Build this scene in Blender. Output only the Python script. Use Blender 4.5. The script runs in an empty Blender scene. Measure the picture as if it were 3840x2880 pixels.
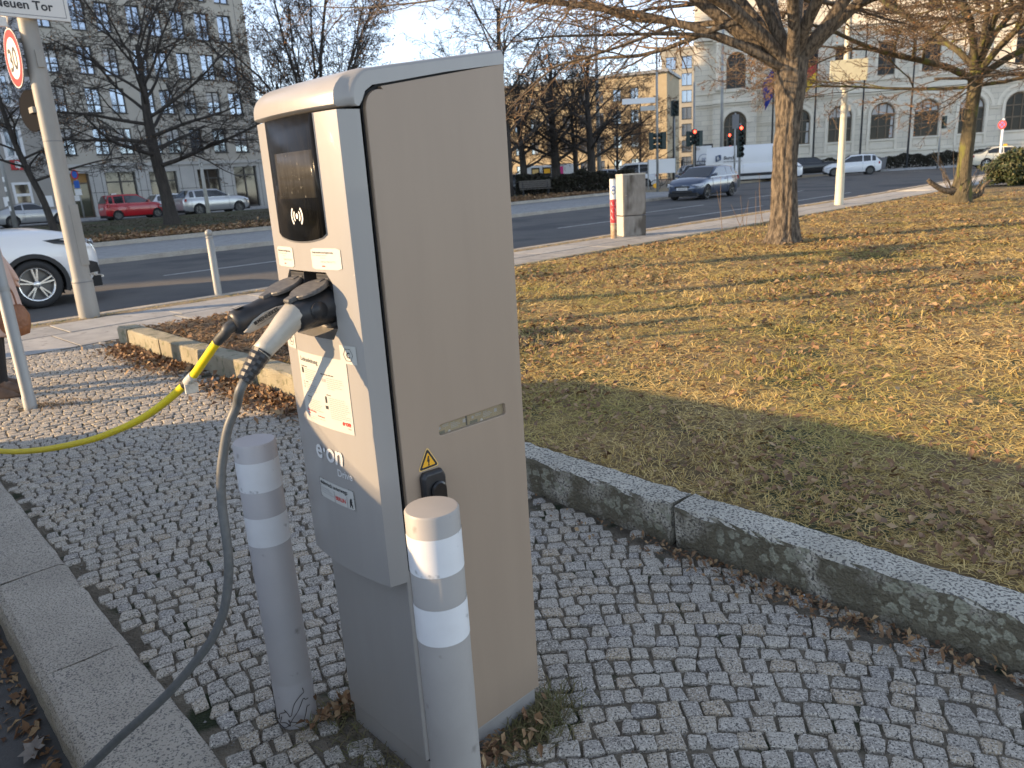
import bpy, bmesh, math, random
import numpy as np
from mathutils import Vector, Matrix
from mathutils.geometry import tessellate_polygon

R = math.radians
scene = bpy.context.scene
COL = scene.collection
rng = random.Random(7)

# ------------------------------------------------------------------ camera
cam_d = bpy.data.cameras.new("camera")
cam = bpy.data.objects.new("camera", cam_d)
COL.objects.link(cam)
PITCH, ROLL, EYE = R(15.3), R(3.5), 1.3
fwd = Vector((0, math.cos(PITCH), -math.sin(PITCH)))
up0 = Vector((0, math.sin(PITCH), math.cos(PITCH)))
right0 = Vector((1, 0, 0))
cr, sr = math.cos(ROLL), math.sin(ROLL)
cam_r = right0 * cr - up0 * sr
cam_u = right0 * sr + up0 * cr
cam.matrix_world = Matrix(((cam_r.x, cam_u.x, -fwd.x, 0), (cam_r.y, cam_u.y, -fwd.y, 0),
                           (cam_r.z, cam_u.z, -fwd.z, EYE), (0, 0, 0, 1)))
cam_d.sensor_width = 36
cam_d.lens = 26.25
cam_d.clip_start = 0.05
cam_d.clip_end = 2000
cam_d.dof.use_dof = True
cam_d.dof.focus_distance = 2.0
cam_d.dof.aperture_fstop = 8.0
scene.camera = cam

# ------------------------------------------------------------------ sky and sun
SUN_EL, SUN_AZ = 17.5, 10.0        # shadows run along +x, turned SUN_AZ degrees towards +y
to_sun = Vector((-math.cos(R(SUN_AZ)) * math.cos(R(SUN_EL)), -math.sin(R(SUN_AZ)) * math.cos(R(SUN_EL)), math.sin(R(SUN_EL))))
world = bpy.data.worlds.new("World")
scene.world = world
world.use_nodes = True
wn, wl = world.node_tree.nodes, world.node_tree.links
bg = wn["Background"]
sky = wn.new("ShaderNodeTexSky")
sky.sky_type = 'NISHITA'
sky.sun_disc = False
sky.sun_elevation = R(SUN_EL)
sky.sun_rotation = math.atan2(to_sun.x, to_sun.y)
sky.air_density = 0.75
sky.dust_density = 0.0
sky.ozone_density = 1.5
sky.altitude = 300
soft = wn.new("ShaderNodeHueSaturation")          # thin winter haze: a paler blue
soft.inputs["Saturation"].default_value = .60
wl.new(sky.outputs[0], soft.inputs["Color"])
wl.new(soft.outputs[0], bg.inputs[0])
bg.inputs[1].default_value = 0.15
sun_d = bpy.data.lights.new("sun", 'SUN')
sun_d.energy = 3.85
sun_d.angle = R(0.55)
sun_d.color = (1.0, 0.70, 0.39)
sun_o = bpy.data.objects.new("sun", sun_d)
COL.objects.link(sun_o)
sun_o.rotation_euler = to_sun.to_track_quat('Z', 'Y').to_euler()
sun_o.location = (-30, -10, 40)
scene.view_settings.view_transform = 'Standard'
scene.view_settings.look = 'None'
scene.view_settings.exposure = 1.38
scene.view_settings.gamma = 1
scene.view_settings.use_curve_mapping = False
scene.render.engine = 'CYCLES'
scene.cycles.max_bounces = 6
scene.cycles.use_denoising = True

# ------------------------------------------------------------------ helpers
def tag(o, label=None, cat=None, group=None, kind=None):
    if label: o["label"] = label
    if cat: o["category"] = cat
    if group: o["group"] = group
    if kind: o["kind"] = kind
    return o

def empty(name, loc=(0, 0, 0), rz=0.0, label=None, cat=None, group=None):
    o = bpy.data.objects.new(name, None)
    o.empty_display_size = 0.1
    o.location = loc
    o.rotation_euler = (0, 0, rz)
    COL.objects.link(o)
    return tag(o, label, cat, group)

def link(name, me, parent=None, loc=None, rot=None, scale=None):
    o = bpy.data.objects.new(name, me)
    COL.objects.link(o)
    if parent is not None: o.parent = parent
    if loc is not None: o.location = loc
    if rot is not None: o.rotation_euler = rot
    if scale is not None: o.scale = scale
    return o

def np_mesh(name, V, F, mats, mi=None, smooth=True):
    """mesh from numpy arrays; F is (n,3) or (n,4)"""
    V = np.asarray(V, dtype=np.float32); F = np.asarray(F, dtype=np.int32)
    me = bpy.data.meshes.new(name)
    n, k = F.shape
    me.vertices.add(len(V)); me.vertices.foreach_set("co", V.ravel())
    me.loops.add(n * k); me.loops.foreach_set("vertex_index", F.ravel())
    me.polygons.add(n)
    me.polygons.foreach_set("loop_start", np.arange(n, dtype=np.int32) * k)
    me.polygons.foreach_set("loop_total", np.full(n, k, dtype=np.int32))
    if mi is not None: me.polygons.foreach_set("material_index", np.asarray(mi, dtype=np.int32))
    me.polygons.foreach_set("use_smooth", np.full(n, smooth))
    for m in (mats if isinstance(mats, (list, tuple)) else [mats]): me.materials.append(m)
    me.update(calc_edges=True)
    me.validate()
    return me

def text_geo(s, size=1.0, bold=0.0, shear=0.0, align='LEFT', space=1.0):
    cu = bpy.data.curves.new("t", 'FONT')
    cu.body = s; cu.size = size; cu.offset = bold; cu.shear = shear
    cu.align_x = align; cu.space_character = space; cu.resolution_u = 3
    o = bpy.data.objects.new("t", cu)
    COL.objects.link(o)
    dg = bpy.context.evaluated_depsgraph_get()
    me = bpy.data.meshes.new_from_object(o.evaluated_get(dg))
    vs = [(v.co.x, v.co.y) for v in me.vertices]
    fs = [tuple(p.vertices) for p in me.polygons]
    bpy.data.objects.remove(o); bpy.data.curves.remove(cu); bpy.data.meshes.remove(me)
    return vs, fs

class MB:
    """collects shapes into one mesh"""
    def __init__(s): s.v = []; s.f = []; s.m = []; s.sm = []
    def add(s, vs, fs, m=0, smooth=False):
        o = len(s.v)
        s.v.extend([tuple(p) for p in vs])
        for f in fs:
            s.f.append(tuple(i + o for i in f)); s.m.append(m); s.sm.append(smooth)
        return s
    def box(s, x0, x1, y0, y1, z0, z1, m=0):
        vs = [(x, y, z) for z in (z0, z1) for y in (y0, y1) for x in (x0, x1)]
        return s.add(vs, [(0, 2, 3, 1), (4, 5, 7, 6), (0, 1, 5, 4), (2, 6, 7, 3), (0, 4, 6, 2), (1, 3, 7, 5)], m)
    def bar(s, a, b, w, h, m=0):
        """box beam from a to b, w wide, h high"""
        a, b = Vector(a), Vector(b); d = (b - a).normalized()
        up = Vector((0, 0, 1)) if abs(d.z) < .95 else Vector((0, 1, 0))
        x = d.cross(up).normalized(); y = x.cross(d)
        vs = []
        for p in (a, b):
            for sx, sy in ((-1, -1), (1, -1), (1, 1), (-1, 1)): vs.append(p + x * sx * w / 2 + y * sy * h / 2)
        return s.add(vs, [(3, 2, 1, 0), (4, 5, 6, 7), (0, 1, 5, 4), (1, 2, 6, 5), (2, 3, 7, 6), (3, 0, 4, 7)], m)
    def tube(s, pts, rad, n=8, m=0, cap=True, smooth=True):
        pts = [Vector(p) for p in pts]; k = len(pts)
        if not hasattr(rad, '__len__'): rad = [rad] * k
        d0 = (pts[1] - pts[0]).normalized()
        x = d0.cross(Vector((0, 0, 1)))
        if x.length < .05: x = d0.cross(Vector((0, 1, 0)))
        x.normalize()
        vs = []
        for i in range(k):
            d = (pts[min(i + 1, k - 1)] - pts[max(i - 1, 0)]).normalized()
            x = (x - d * x.dot(d)).normalized(); y = d.cross(x)
            for j in range(n):
                a = 2 * math.pi * j / n
                vs.append(pts[i] + (x * math.cos(a) + y * math.sin(a)) * rad[i])
        fs = [(i * n + j, i * n + (j + 1) % n, (i + 1) * n + (j + 1) % n, (i + 1) * n + j) for i in range(k - 1) for j in range(n)]
        s.add(vs, fs, m, smooth)
        if cap:
            s.add(vs[:n], [tuple(range(n))[::-1]], m); s.add(vs[-n:], [tuple(range(n))], m)
        return s
    def lathe(s, prof, n=16, c=(0, 0, 0), m=0, smooth=True, axis='z', cap=True):
        vs = []
        for r, z in prof:
            for j in range(n):
                a = 2 * math.pi * j / n
                p = (r * math.cos(a), r * math.sin(a), z)
                if axis == 'y': p = (p[0], p[2], -p[1])
                elif axis == 'x': p = (p[2], p[0], p[1])
                vs.append((c[0] + p[0], c[1] + p[1], c[2] + p[2]))
        k = len(prof)
        s.add(vs, [(i * n + j, i * n + (j + 1) % n, (i + 1) * n + (j + 1) % n, (i + 1) * n + j) for i in range(k - 1) for j in range(n)], m, smooth)
        if cap:
            s.add(vs[:n], [tuple(range(n))[::-1]], m); s.add(vs[-n:], [tuple(range(n))], m)
        return s
    def loft(s, rings, m=0, closed=True, cap=True, smooth=True):
        n = len(rings[0]); k = len(rings); vs = [p for r in rings for p in r]
        e = n if closed else n - 1
        s.add(vs, [(i * n + j, i * n + (j + 1) % n, (i + 1) * n + (j + 1) % n, (i + 1) * n + j) for i in range(k - 1) for j in range(e)], m, smooth)
        if cap:
            s.add(rings[0], [tuple(range(n))[::-1]], m); s.add(rings[-1], [tuple(range(n))], m)
        return s
    def plate(s, outer, holes, t, fn, m=0, back=True):
        """flat plate with holes; outline points (a,b) mapped by fn(a,b,depth)"""
        polys = [outer] + list(holes)
        tris = tessellate_polygon([[Vector((a, b, 0)) for a, b in p] for p in polys])
        flat = [p for q in polys for p in q]
        s.add([fn(a, b, 0) for a, b in flat], [tuple(t_) for t_ in tris], m)
        if back: s.add([fn(a, b, t) for a, b in flat], [tuple(t_)[::-1] for t_ in tris], m)
        for p in polys:
            n = len(p)
            s.add([fn(a, b, 0) for a, b in p] + [fn(a, b, t) for a, b in p], [(i, (i + 1) % n, n + (i + 1) % n, n + i) for i in range(n)], m)
        return s
    def text(s, str_, size, fn, m=0, **k):
        vs, fs = text_geo(str_, size, **k)
        return s.add([fn(x, y) for x, y in vs], fs, m)
    def xf(s, M, i0=0):
        for i in range(i0, len(s.v)): s.v[i] = tuple(M @ Vector(s.v[i]))
        return s
    def mesh(s, name, mats):
        me = bpy.data.meshes.new(name)
        me.from_pydata(s.v, [], s.f)
        for m in (mats if isinstance(mats, (list, tuple)) else [mats]): me.materials.append(m)
        me.polygons.foreach_set("material_index", s.m)
        me.polygons.foreach_set("use_smooth", s.sm)
        me.update()
        return me
    def fix(s, me):
        b = bmesh.new(); b.from_mesh(me)
        bmesh.ops.remove_doubles(b, verts=b.verts, dist=1e-5)
        bmesh.ops.recalc_face_normals(b, faces=b.faces)
        b.to_mesh(me); b.free(); return me
    def build(s, name, mats, parent=None, loc=None, rz=None, fix=True, bevel=None):
        me = s.mesh(name, mats)
        if fix: s.fix(me)
        o = link(name, me, parent, loc, None if rz is None else (0, 0, rz))
        if bevel:
            b = o.modifiers.new("bevel", 'BEVEL'); b.width = bevel; b.segments = 2
            b.limit_method = 'ANGLE'; b.angle_limit = R(40); b.harden_normals = False
        return o

def copy_thing(root, loc=None, rz=None, label=None, group=None):
    c = root.copy(); COL.objects.link(c)
    if loc is not None: c.location = loc
    if rz is not None: c.rotation_euler = (0, 0, rz)
    if label: c["label"] = label
    if group: c["group"] = group
    for ch in list(root.children):
        d = ch.copy(); COL.objects.link(d); d.parent = c
        for g in list(ch.children):
            e = g.copy(); COL.objects.link(e); e.parent = d
    return c

# ------------------------------------------------------------------ materials
MATS = {}
def mat(name, col, rough=.6, metal=0.0, col2=None, nscale=8.0, ndet=5.0, lo=.35, hi=.65, bump=0.0, bscale=None,
        stretch=None, emit=None, estr=0.0, coat=0.0, ior=None, island=0.0, alpha=None, col3=None, n3=60.0, t3=.6, spec=None, trans=0.0):
    m = bpy.data.materials.new(name); m.use_nodes = True
    nt = m.node_tree; N, L = nt.nodes, nt.links
    b = N["Principled BSDF"]
    b.inputs["Base Color"].default_value = (*col, 1)
    b.inputs["Roughness"].default_value = rough
    b.inputs["Metallic"].default_value = metal
    if coat: b.inputs["Coat Weight"].default_value = coat
    if ior: b.inputs["IOR"].default_value = ior
    if spec is not None: b.inputs["Specular IOR Level"].default_value = spec
    if trans: b.inputs["Transmission Weight"].default_value = trans
    if alpha is not None: b.inputs["Alpha"].default_value = alpha
    if emit:
        b.inputs["Emission Color"].default_value = (*emit, 1); b.inputs["Emission Strength"].default_value = estr
    need = col2 or bump or col3
    out = None
    if need:
        tc = N.new("ShaderNodeTexCoord"); src = tc.outputs["Object"]
        if stretch:
            mp = N.new("ShaderNodeMapping"); mp.inputs["Scale"].default_value = stretch
            L.new(src, mp.inputs[0]); src = mp.outputs[0]
    if col2:
        nz = N.new("ShaderNodeTexNoise"); nz.inputs["Scale"].default_value = nscale; nz.inputs["Detail"].default_value = ndet
        nz.inputs["Roughness"].default_value = .60
        L.new(src, nz.inputs["Vector"])
        rp = N.new("ShaderNodeValToRGB")
        rp.color_ramp.elements[0].position = lo; rp.color_ramp.elements[0].color = (*col, 1)
        rp.color_ramp.elements[1].position = hi; rp.color_ramp.elements[1].color = (*col2, 1)
        L.new(nz.outputs["Fac"], rp.inputs[0]); out = rp.outputs[0]
    if col3:
        n3n = N.new("ShaderNodeTexNoise"); n3n.inputs["Scale"].default_value = n3; n3n.inputs["Detail"].default_value = 3
        L.new(src, n3n.inputs["Vector"])
        r3 = N.new("ShaderNodeValToRGB"); r3.color_ramp.elements[0].position = t3 - .04; r3.color_ramp.elements[1].position = t3 + .04
        L.new(n3n.outputs["Fac"], r3.inputs[0])
        mx = N.new("ShaderNodeMix"); mx.data_type = 'RGBA'
        L.new(r3.outputs[0], mx.inputs["Factor"])
        if out: L.new(out, mx.inputs[6])
        else: mx.inputs[6].default_value = (*col, 1)
        mx.inputs[7].default_value = (*col3, 1); out = mx.outputs[2]
    if island:
        ge = N.new("ShaderNodeNewGeometry"); oi = N.new("ShaderNodeObjectInfo")
        ad = N.new("ShaderNodeMath"); ad.operation = 'ADD'
        L.new(ge.outputs["Random Per Island"], ad.inputs[0]); L.new(oi.outputs["Random"], ad.inputs[1])
        fr = N.new("ShaderNodeMath"); fr.operation = 'FRACT'; L.new(ad.outputs[0], fr.inputs[0])
        mr = N.new("ShaderNodeMapRange"); mr.inputs["To Min"].default_value = 1 - island; mr.inputs["To Max"].default_value = 1 + island
        L.new(fr.outputs[0], mr.inputs["Value"])
        hs = N.new("ShaderNodeHueSaturation"); L.new(mr.outputs[0], hs.inputs["Value"])
        if out: L.new(out, hs.inputs["Color"])
        else: hs.inputs["Color"].default_value = (*col, 1)
        out = hs.outputs[0]
    if out: L.new(out, b.inputs["Base Color"])
    if bump:
        bn = N.new("ShaderNodeTexNoise"); bn.inputs["Scale"].default_value = bscale or nscale * 2; bn.inputs["Detail"].default_value = 6
        L.new(src, bn.inputs["Vector"])
        bp = N.new("ShaderNodeBump"); bp.inputs["Strength"].default_value = min(bump, 1.0); bp.inputs["Distance"].default_value = .02
        L.new(bn.outputs["Fac"], bp.inputs["Height"]); L.new(bp.outputs[0], b.inputs["Normal"])
    MATS[name] = m
    return m

def ramp_mat(name, cols, rough=.8, pscale=None, pcols=None, bump=0.0, bscale=40, trans=0.0, speck=None):
    """colour picked per island / per object from a ramp, optionally mixed in patches by a noise over the ground"""
    m = bpy.data.materials.new(name); m.use_nodes = True
    N, L = m.node_tree.nodes, m.node_tree.links
    b = N["Principled BSDF"]; b.inputs["Roughness"].default_value = rough
    ge = N.new("ShaderNodeNewGeometry"); oi = N.new("ShaderNodeObjectInfo")
    ad = N.new("ShaderNodeMath"); L.new(ge.outputs["Random Per Island"], ad.inputs[0]); L.new(oi.outputs["Random"], ad.inputs[1])
    fr = N.new("ShaderNodeMath"); fr.operation = 'FRACT'; L.new(ad.outputs[0], fr.inputs[0])
    def ramp(cs):
        rp = N.new("ShaderNodeValToRGB"); cr_ = rp.color_ramp; cr_.interpolation = 'LINEAR'
        while len(cr_.elements) < len(cs): cr_.elements.new(.5)
        for i, c in enumerate(cs):
            cr_.elements[i].position = i / (len(cs) - 1); cr_.elements[i].color = (*c, 1)
        L.new(fr.outputs[0], rp.inputs[0]); return rp.outputs[0]
    out = ramp(cols)
    if pcols:
        o2 = ramp(pcols)
        nz = N.new("ShaderNodeTexNoise"); nz.inputs["Scale"].default_value = pscale; nz.inputs["Detail"].default_value = 4
        L.new(ge.outputs["Position"], nz.inputs["Vector"])
        r3 = N.new("ShaderNodeValToRGB"); r3.color_ramp.elements[0].position = .44; r3.color_ramp.elements[1].position = .62
        L.new(nz.outputs["Fac"], r3.inputs[0])
        mx = N.new("ShaderNodeMix"); mx.data_type = 'RGBA'
        L.new(r3.outputs[0], mx.inputs["Factor"]); L.new(out, mx.inputs[6]); L.new(o2, mx.inputs[7]); out = mx.outputs[2]
    if speck:
        tc = N.new("ShaderNodeTexCoord")
        for sc_, lo_, hi_, c_ in speck:
            nz = N.new("ShaderNodeTexNoise"); nz.inputs["Scale"].default_value = sc_; nz.inputs["Detail"].default_value = 2
            L.new(ge.outputs["Position"], nz.inputs["Vector"])
            r3 = N.new("ShaderNodeValToRGB"); r3.color_ramp.elements[0].position = lo_; r3.color_ramp.elements[1].position = hi_
            L.new(nz.outputs["Fac"], r3.inputs[0])
            mx = N.new("ShaderNodeMix"); mx.data_type = 'RGBA'
            L.new(r3.outputs[0], mx.inputs["Factor"]); L.new(out, mx.inputs[6]); mx.inputs[7].default_value = (*c_, 1); out = mx.outputs[2]
    L.new(out, b.inputs["Base Color"])
    if trans:
        b.inputs["Subsurface Weight"].default_value = 0
    if bump:
        bn = N.new("ShaderNodeTexNoise"); bn.inputs["Scale"].default_value = bscale; bn.inputs["Detail"].default_value = 5
        L.new(ge.outputs["Position"], bn.inputs["Vector"])
        bp = N.new("ShaderNodeBump"); bp.inputs["Strength"].default_value = bump; bp.inputs["Distance"].default_value = .006
        L.new(bn.outputs["Fac"], bp.inputs["Height"]); L.new(bp.outputs[0], b.inputs["Normal"])
    MATS[name] = m
    return m

# paints, metals, plastics
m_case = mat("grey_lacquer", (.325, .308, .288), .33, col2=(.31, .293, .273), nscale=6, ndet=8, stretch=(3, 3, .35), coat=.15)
m_caseside = mat("bounce_tinted_grey", (.35, .264, .192), .5, col2=(.332, .25, .182), nscale=5, ndet=9, stretch=(3, 3, .4))  # case grey with warm lawn bounce painted in, for the shaded side
m_dark = mat("dark_gap", (.012, .012, .013), .7)
m_black = mat("black_plastic", (.018, .018, .019), .42, col2=(.03, .03, .032), nscale=30)
m_lid = mat("worn_black_plastic", (.055, .052, .05), .5, col2=(.1, .095, .09), nscale=45, stretch=(1, 4, 1))
m_gloss = mat("black_glass", (.007, .007, .007), .2, col2=(.017, .016, .014), nscale=60, lo=.45, hi=.75, stretch=(6, 1, .5), spec=.12)
m_screen = mat("grey_display", (.04, .037, .032), .25, col2=(.06, .055, .047), nscale=25, stretch=(4, 1, .6), spec=.15)
m_white = mat("white_print", (.66, .65, .63), .5)
m_label = mat("white_sticker", (.50, .49, .45), .5)
m_ink = mat("black_print", (.02, .02, .022), .6)
m_greyink = mat("grey_print", (.33, .32, .31), .6)
m_red = mat("red_print", (.6, .03, .02), .5)
m_amber = mat("amber_print", (.85, .42, .02), .5)
m_gold = mat("pale_amber_print", (.75, .5, .18), .5)
m_blueled = mat("blue_led", (.05, .1, .6), .4, emit=(.1, .25, 1), estr=1.5)
m_redled = mat("red_signal_light", (.8, .05, .03), .4, emit=(1, .06, .03), estr=4)
m_greyplug = mat("grey_plug_plastic", (.42, .39, .33), .4, col2=(.37, .34, .29), nscale=40)
m_yellow = mat("yellow_cable", (.80, .62, .01), .45, col2=(.72, .55, .01), nscale=60)
m_cable = mat("grey_cable", (.095, .098, .095), .5, col2=(.125, .125, .12), nscale=80)
m_boll = mat("grey_bollard_paint", (.40, .385, .385), .45, col2=(.44, .42, .415), nscale=5, col3=(.25, .235, .22), n3=22, t3=.70)  # bollard paint lightened for the post in the shade
m_boll2 = mat("sunlit_bollard_paint", (.31, .292, .272), .5, col2=(.35, .33, .308), nscale=5, col3=(.2, .185, .17), n3=22, t3=.70)  # same bollard paint, toned down for the sunlit post
m_refl = mat("white_reflective_band", (.74, .745, .75), .35, col2=(.68, .68, .68), nscale=9, col3=(.3, .3, .3), n3=30, t3=.68)
m_galv = mat("galvanised_steel", (.27, .275, .265), .55, .2, col2=(.36, .36, .345), nscale=6, stretch=(1, 1, .3))
m_polegrey = mat("grey_pole_paint", (.25, .238, .215), .6, col2=(.31, .295, .265), nscale=5, stretch=(1, 1, .25))
m_polecream = mat("cream_pole_paint", (.62, .60, .48), .55, col2=(.55, .53, .43), nscale=5)
m_signback = mat("grey_sign_back", (.16, .16, .165), .5)
m_signdark = mat("black_sign_back", (.02, .02, .022), .95, spec=.02)
m_signwhite = mat("white_sign_face", (.78, .78, .77), .4)
m_signred = mat("red_sign_face", (.55, .03, .035), .4)
m_signblue = mat("blue_sign_face", (.03, .12, .45), .4)
m_name = mat("pale_nameplate", (.62, .60, .56), .5)
m_chrome = mat("bright_alloy", (.72, .72, .71), .25, .8)
m_alloyd = mat("dark_alloy", (.12, .12, .12), .35, .6)
m_rubber = mat("tyre_rubber", (.022, .022, .023), .75)
m_clad = mat("black_cladding", (.02, .02, .021), .6)
m_glass = mat("dark_car_glass", (.015, .018, .02), .05, ior=1.6, coat=.4)
m_lamp = mat("headlight_glass", (.45, .46, .48), .08, .2, coat=1)
m_lampdark = mat("smoked_headlight_glass", (.06, .065, .07), .06, .1, coat=1)
m_tail = mat("red_tail_light", (.35, .01, .012), .2, coat=.6)
def paint(name, c, metal=0.0): return mat(name, c, .28, metal, coat=.7)
p_white = paint("white_car_paint", (.78, .79, .80))
p_red = paint("red_car_paint", (.42, .01, .018))
p_silver = paint("silver_car_paint", (.48, .49, .50), .55)
p_blue = paint("dark_blue_grey_car_paint", (.065, .085, .13), .4)
p_dark = paint("black_car_paint", (.018, .019, .022), .2)
p_cream = paint("cream_taxi_paint", (.70, .66, .52))
p_grey = paint("dark_grey_car_paint", (.08, .085, .09), .4)
# stone, soil, road
m_asph = mat("asphalt", (.085, .082, .078), .85, col2=(.115, .108, .098), nscale=.9, ndet=9, bump=.25, bscale=150, col3=(.055, .055, .057), n3=.35, t3=.58)
m_line = mat("worn_road_paint", (.50, .49, .46), .7, col2=(.28, .27, .26), nscale=6, lo=.5, hi=.75)
m_joint = mat("soil_joint", (.13, .108, .078), .95, col2=(.25, .212, .155), nscale=14, ndet=8, bump=.8, bscale=120, col3=(.028, .038, .012), n3=5, t3=.6)
SPK = [(175, .52, .60, (.60, .55, .465)), (215, .55, .62, (.085, .078, .068))]
m_cob = ramp_mat("granite_cobble", [(.27, .24, .196), (.41, .37, .305), (.34, .305, .258), (.46, .415, .34), (.41, .33, .23), (.38, .343, .285), (.30, .277, .25), (.48, .435, .36), (.35, .295, .222)], .72, bump=.7, bscale=130, speck=SPK)
m_setts = ramp_mat("dark_basalt_sett", [(.05, .055, .065), (.075, .08, .09), (.06, .066, .08)], .6, bump=.6, bscale=40)
m_kerb = mat("granite_kerb", (.39, .345, .28), .8, col2=(.53, .475, .39), nscale=2.2, ndet=8, bump=.5, bscale=160, col3=(.16, .15, .132), n3=170, t3=.57)
m_slab = mat("pale_paving_slab", (.26, .26, .255), .8, col2=(.37, .365, .35), nscale=3.5, ndet=8, bump=.3, bscale=120, col3=(.17, .165, .15), n3=9, t3=.66, island=.1)
m_sandy = mat("sandy_verge", (.20, .165, .115), .95, col2=(.28, .23, .16), nscale=4, ndet=8, bump=.5, bscale=60)
m_soil = mat("lawn_soil", (.12, .08, .035), .95, col2=(.27, .185, .075), nscale=2.2, ndet=9, bump=.9, bscale=50, col3=(.05, .055, .02), n3=1.3, t3=.58)
m_bedsoil = mat("bed_soil", (.05, .032, .018), .95, col2=(.11, .07, .035), nscale=7, ndet=9, bump=1, bscale=40)
m_med = mat("median_turf", (.05, .045, .022), .95, col2=(.085, .065, .035), nscale=.8, ndet=9, bump=.7, bscale=20, col3=(.055, .065, .022), n3=.5, t3=.55)

def lichen_kerb():
    m = mat("lichen_granite", (.50, .465, .385), .9, col2=(.68, .64, .54), nscale=3, ndet=8, bump=1, bscale=90, col3=(.15, .142, .125), n3=115, t3=.55)
    N, L = m.node_tree.nodes, m.node_tree.links
    b = N["Principled BSDF"]; base = b.inputs["Base Color"].links[0].from_socket
    tc = N.new("ShaderNodeTexCoord"); sp = N.new("ShaderNodeSeparateXYZ")
    ge = N.new("ShaderNodeNewGeometry"); sn = N.new("ShaderNodeSeparateXYZ")
    L.new(tc.outputs["Object"], sp.inputs[0]); L.new(ge.outputs["True Normal"], sn.inputs[0])
    # algae on upright faces, lichen rosettes over it (they sit on the stone, not in its shade)
    up = N.new("ShaderNodeMath"); up.operation = 'LESS_THAN'; up.inputs[1].default_value = .6; L.new(sn.outputs[2], up.inputs[0])
    n1 = N.new("ShaderNodeTexNoise"); n1.inputs["Scale"].default_value = 7; n1.inputs["Detail"].default_value = 6; L.new(tc.outputs["Object"], n1.inputs["Vector"])
    r1 = N.new("ShaderNodeValToRGB"); r1.color_ramp.elements[0].position = .36; r1.color_ramp.elements[1].position = .52; L.new(n1.outputs[0], r1.inputs[0])
    f1 = N.new("ShaderNodeMath"); f1.operation = 'MULTIPLY'; L.new(up.outputs[0], f1.inputs[0]); L.new(r1.outputs[0], f1.inputs[1])
    mx = N.new("ShaderNodeMix"); mx.data_type = 'RGBA'; L.new(f1.outputs[0], mx.inputs["Factor"]); L.new(base, mx.inputs[6]); mx.inputs[7].default_value = (.15, .132, .09, 1)
    wob = N.new("ShaderNodeTexNoise"); wob.inputs["Scale"].default_value = 40; wob.inputs["Detail"].default_value = 3; L.new(tc.outputs["Object"], wob.inputs["Vector"])
    wm = N.new("ShaderNodeMix"); wm.data_type = 'RGBA'; wm.inputs["Factor"].default_value = .04
    L.new(tc.outputs["Object"], wm.inputs[6]); L.new(wob.outputs["Color"], wm.inputs[7])
    vo = N.new("ShaderNodeTexVoronoi"); vo.inputs["Scale"].default_value = 30; L.new(wm.outputs[2], vo.inputs["Vector"])
    r2 = N.new("ShaderNodeValToRGB"); r2.color_ramp.elements[0].position = .38; r2.color_ramp.elements[0].color = (1, 1, 1, 1)
    r2.color_ramp.elements[1].position = .50; r2.color_ramp.elements[1].color = (0, 0, 0, 1); L.new(vo.outputs["Distance"], r2.inputs[0])
    n3 = N.new("ShaderNodeTexNoise"); n3.inputs["Scale"].default_value = 4.5; n3.inputs["Detail"].default_value = 4; L.new(tc.outputs["Object"], n3.inputs["Vector"])
    r3 = N.new("ShaderNodeValToRGB"); r3.color_ramp.elements[0].position = .42; r3.color_ramp.elements[1].position = .52; L.new(n3.outputs[0], r3.inputs[0])
    hz = N.new("ShaderNodeMapRange"); hz.inputs["From Min"].default_value = .015; hz.inputs["From Max"].default_value = .06; L.new(sp.outputs[2], hz.inputs["Value"])
    a = N.new("ShaderNodeMath"); a.operation = 'MULTIPLY'; L.new(r2.outputs[0], a.inputs[0]); L.new(r3.outputs[0], a.inputs[1])
    a2 = N.new("ShaderNodeMath"); a2.operation = 'MULTIPLY'; L.new(a.outputs[0], a2.inputs[0]); L.new(up.outputs[0], a2.inputs[1])
    a3 = N.new("ShaderNodeMath"); a3.operation = 'MULTIPLY'; L.new(a2.outputs[0], a3.inputs[0]); L.new(hz.outputs[0], a3.inputs[1])
    vr = N.new("ShaderNodeValToRGB"); vr.color_ramp.elements[0].position = .05; vr.color_ramp.elements[0].color = (.24, .235, .17, 1)
    vr.color_ramp.elements[1].position = .4; vr.color_ramp.elements[1].color = (.37, .365, .28, 1); L.new(vo.outputs["Distance"], vr.inputs[0])
    mx2 = N.new("ShaderNodeMix"); mx2.data_type = 'RGBA'; L.new(a3.outputs[0], mx2.inputs["Factor"]); L.new(mx.outputs[2], mx2.inputs[6]); L.new(vr.outputs[0], mx2.inputs[7])
    L.new(mx2.outputs[2], b.inputs["Base Color"])
    return m
m_lichen = lichen_kerb()
m_edge = mat("yellowed_edging_stone", (.27, .24, .17), .85, col2=(.36, .325, .235), nscale=5, ndet=8, bump=.6, bscale=110, col3=(.19, .18, .11), n3=16, t3=.6)
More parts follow.
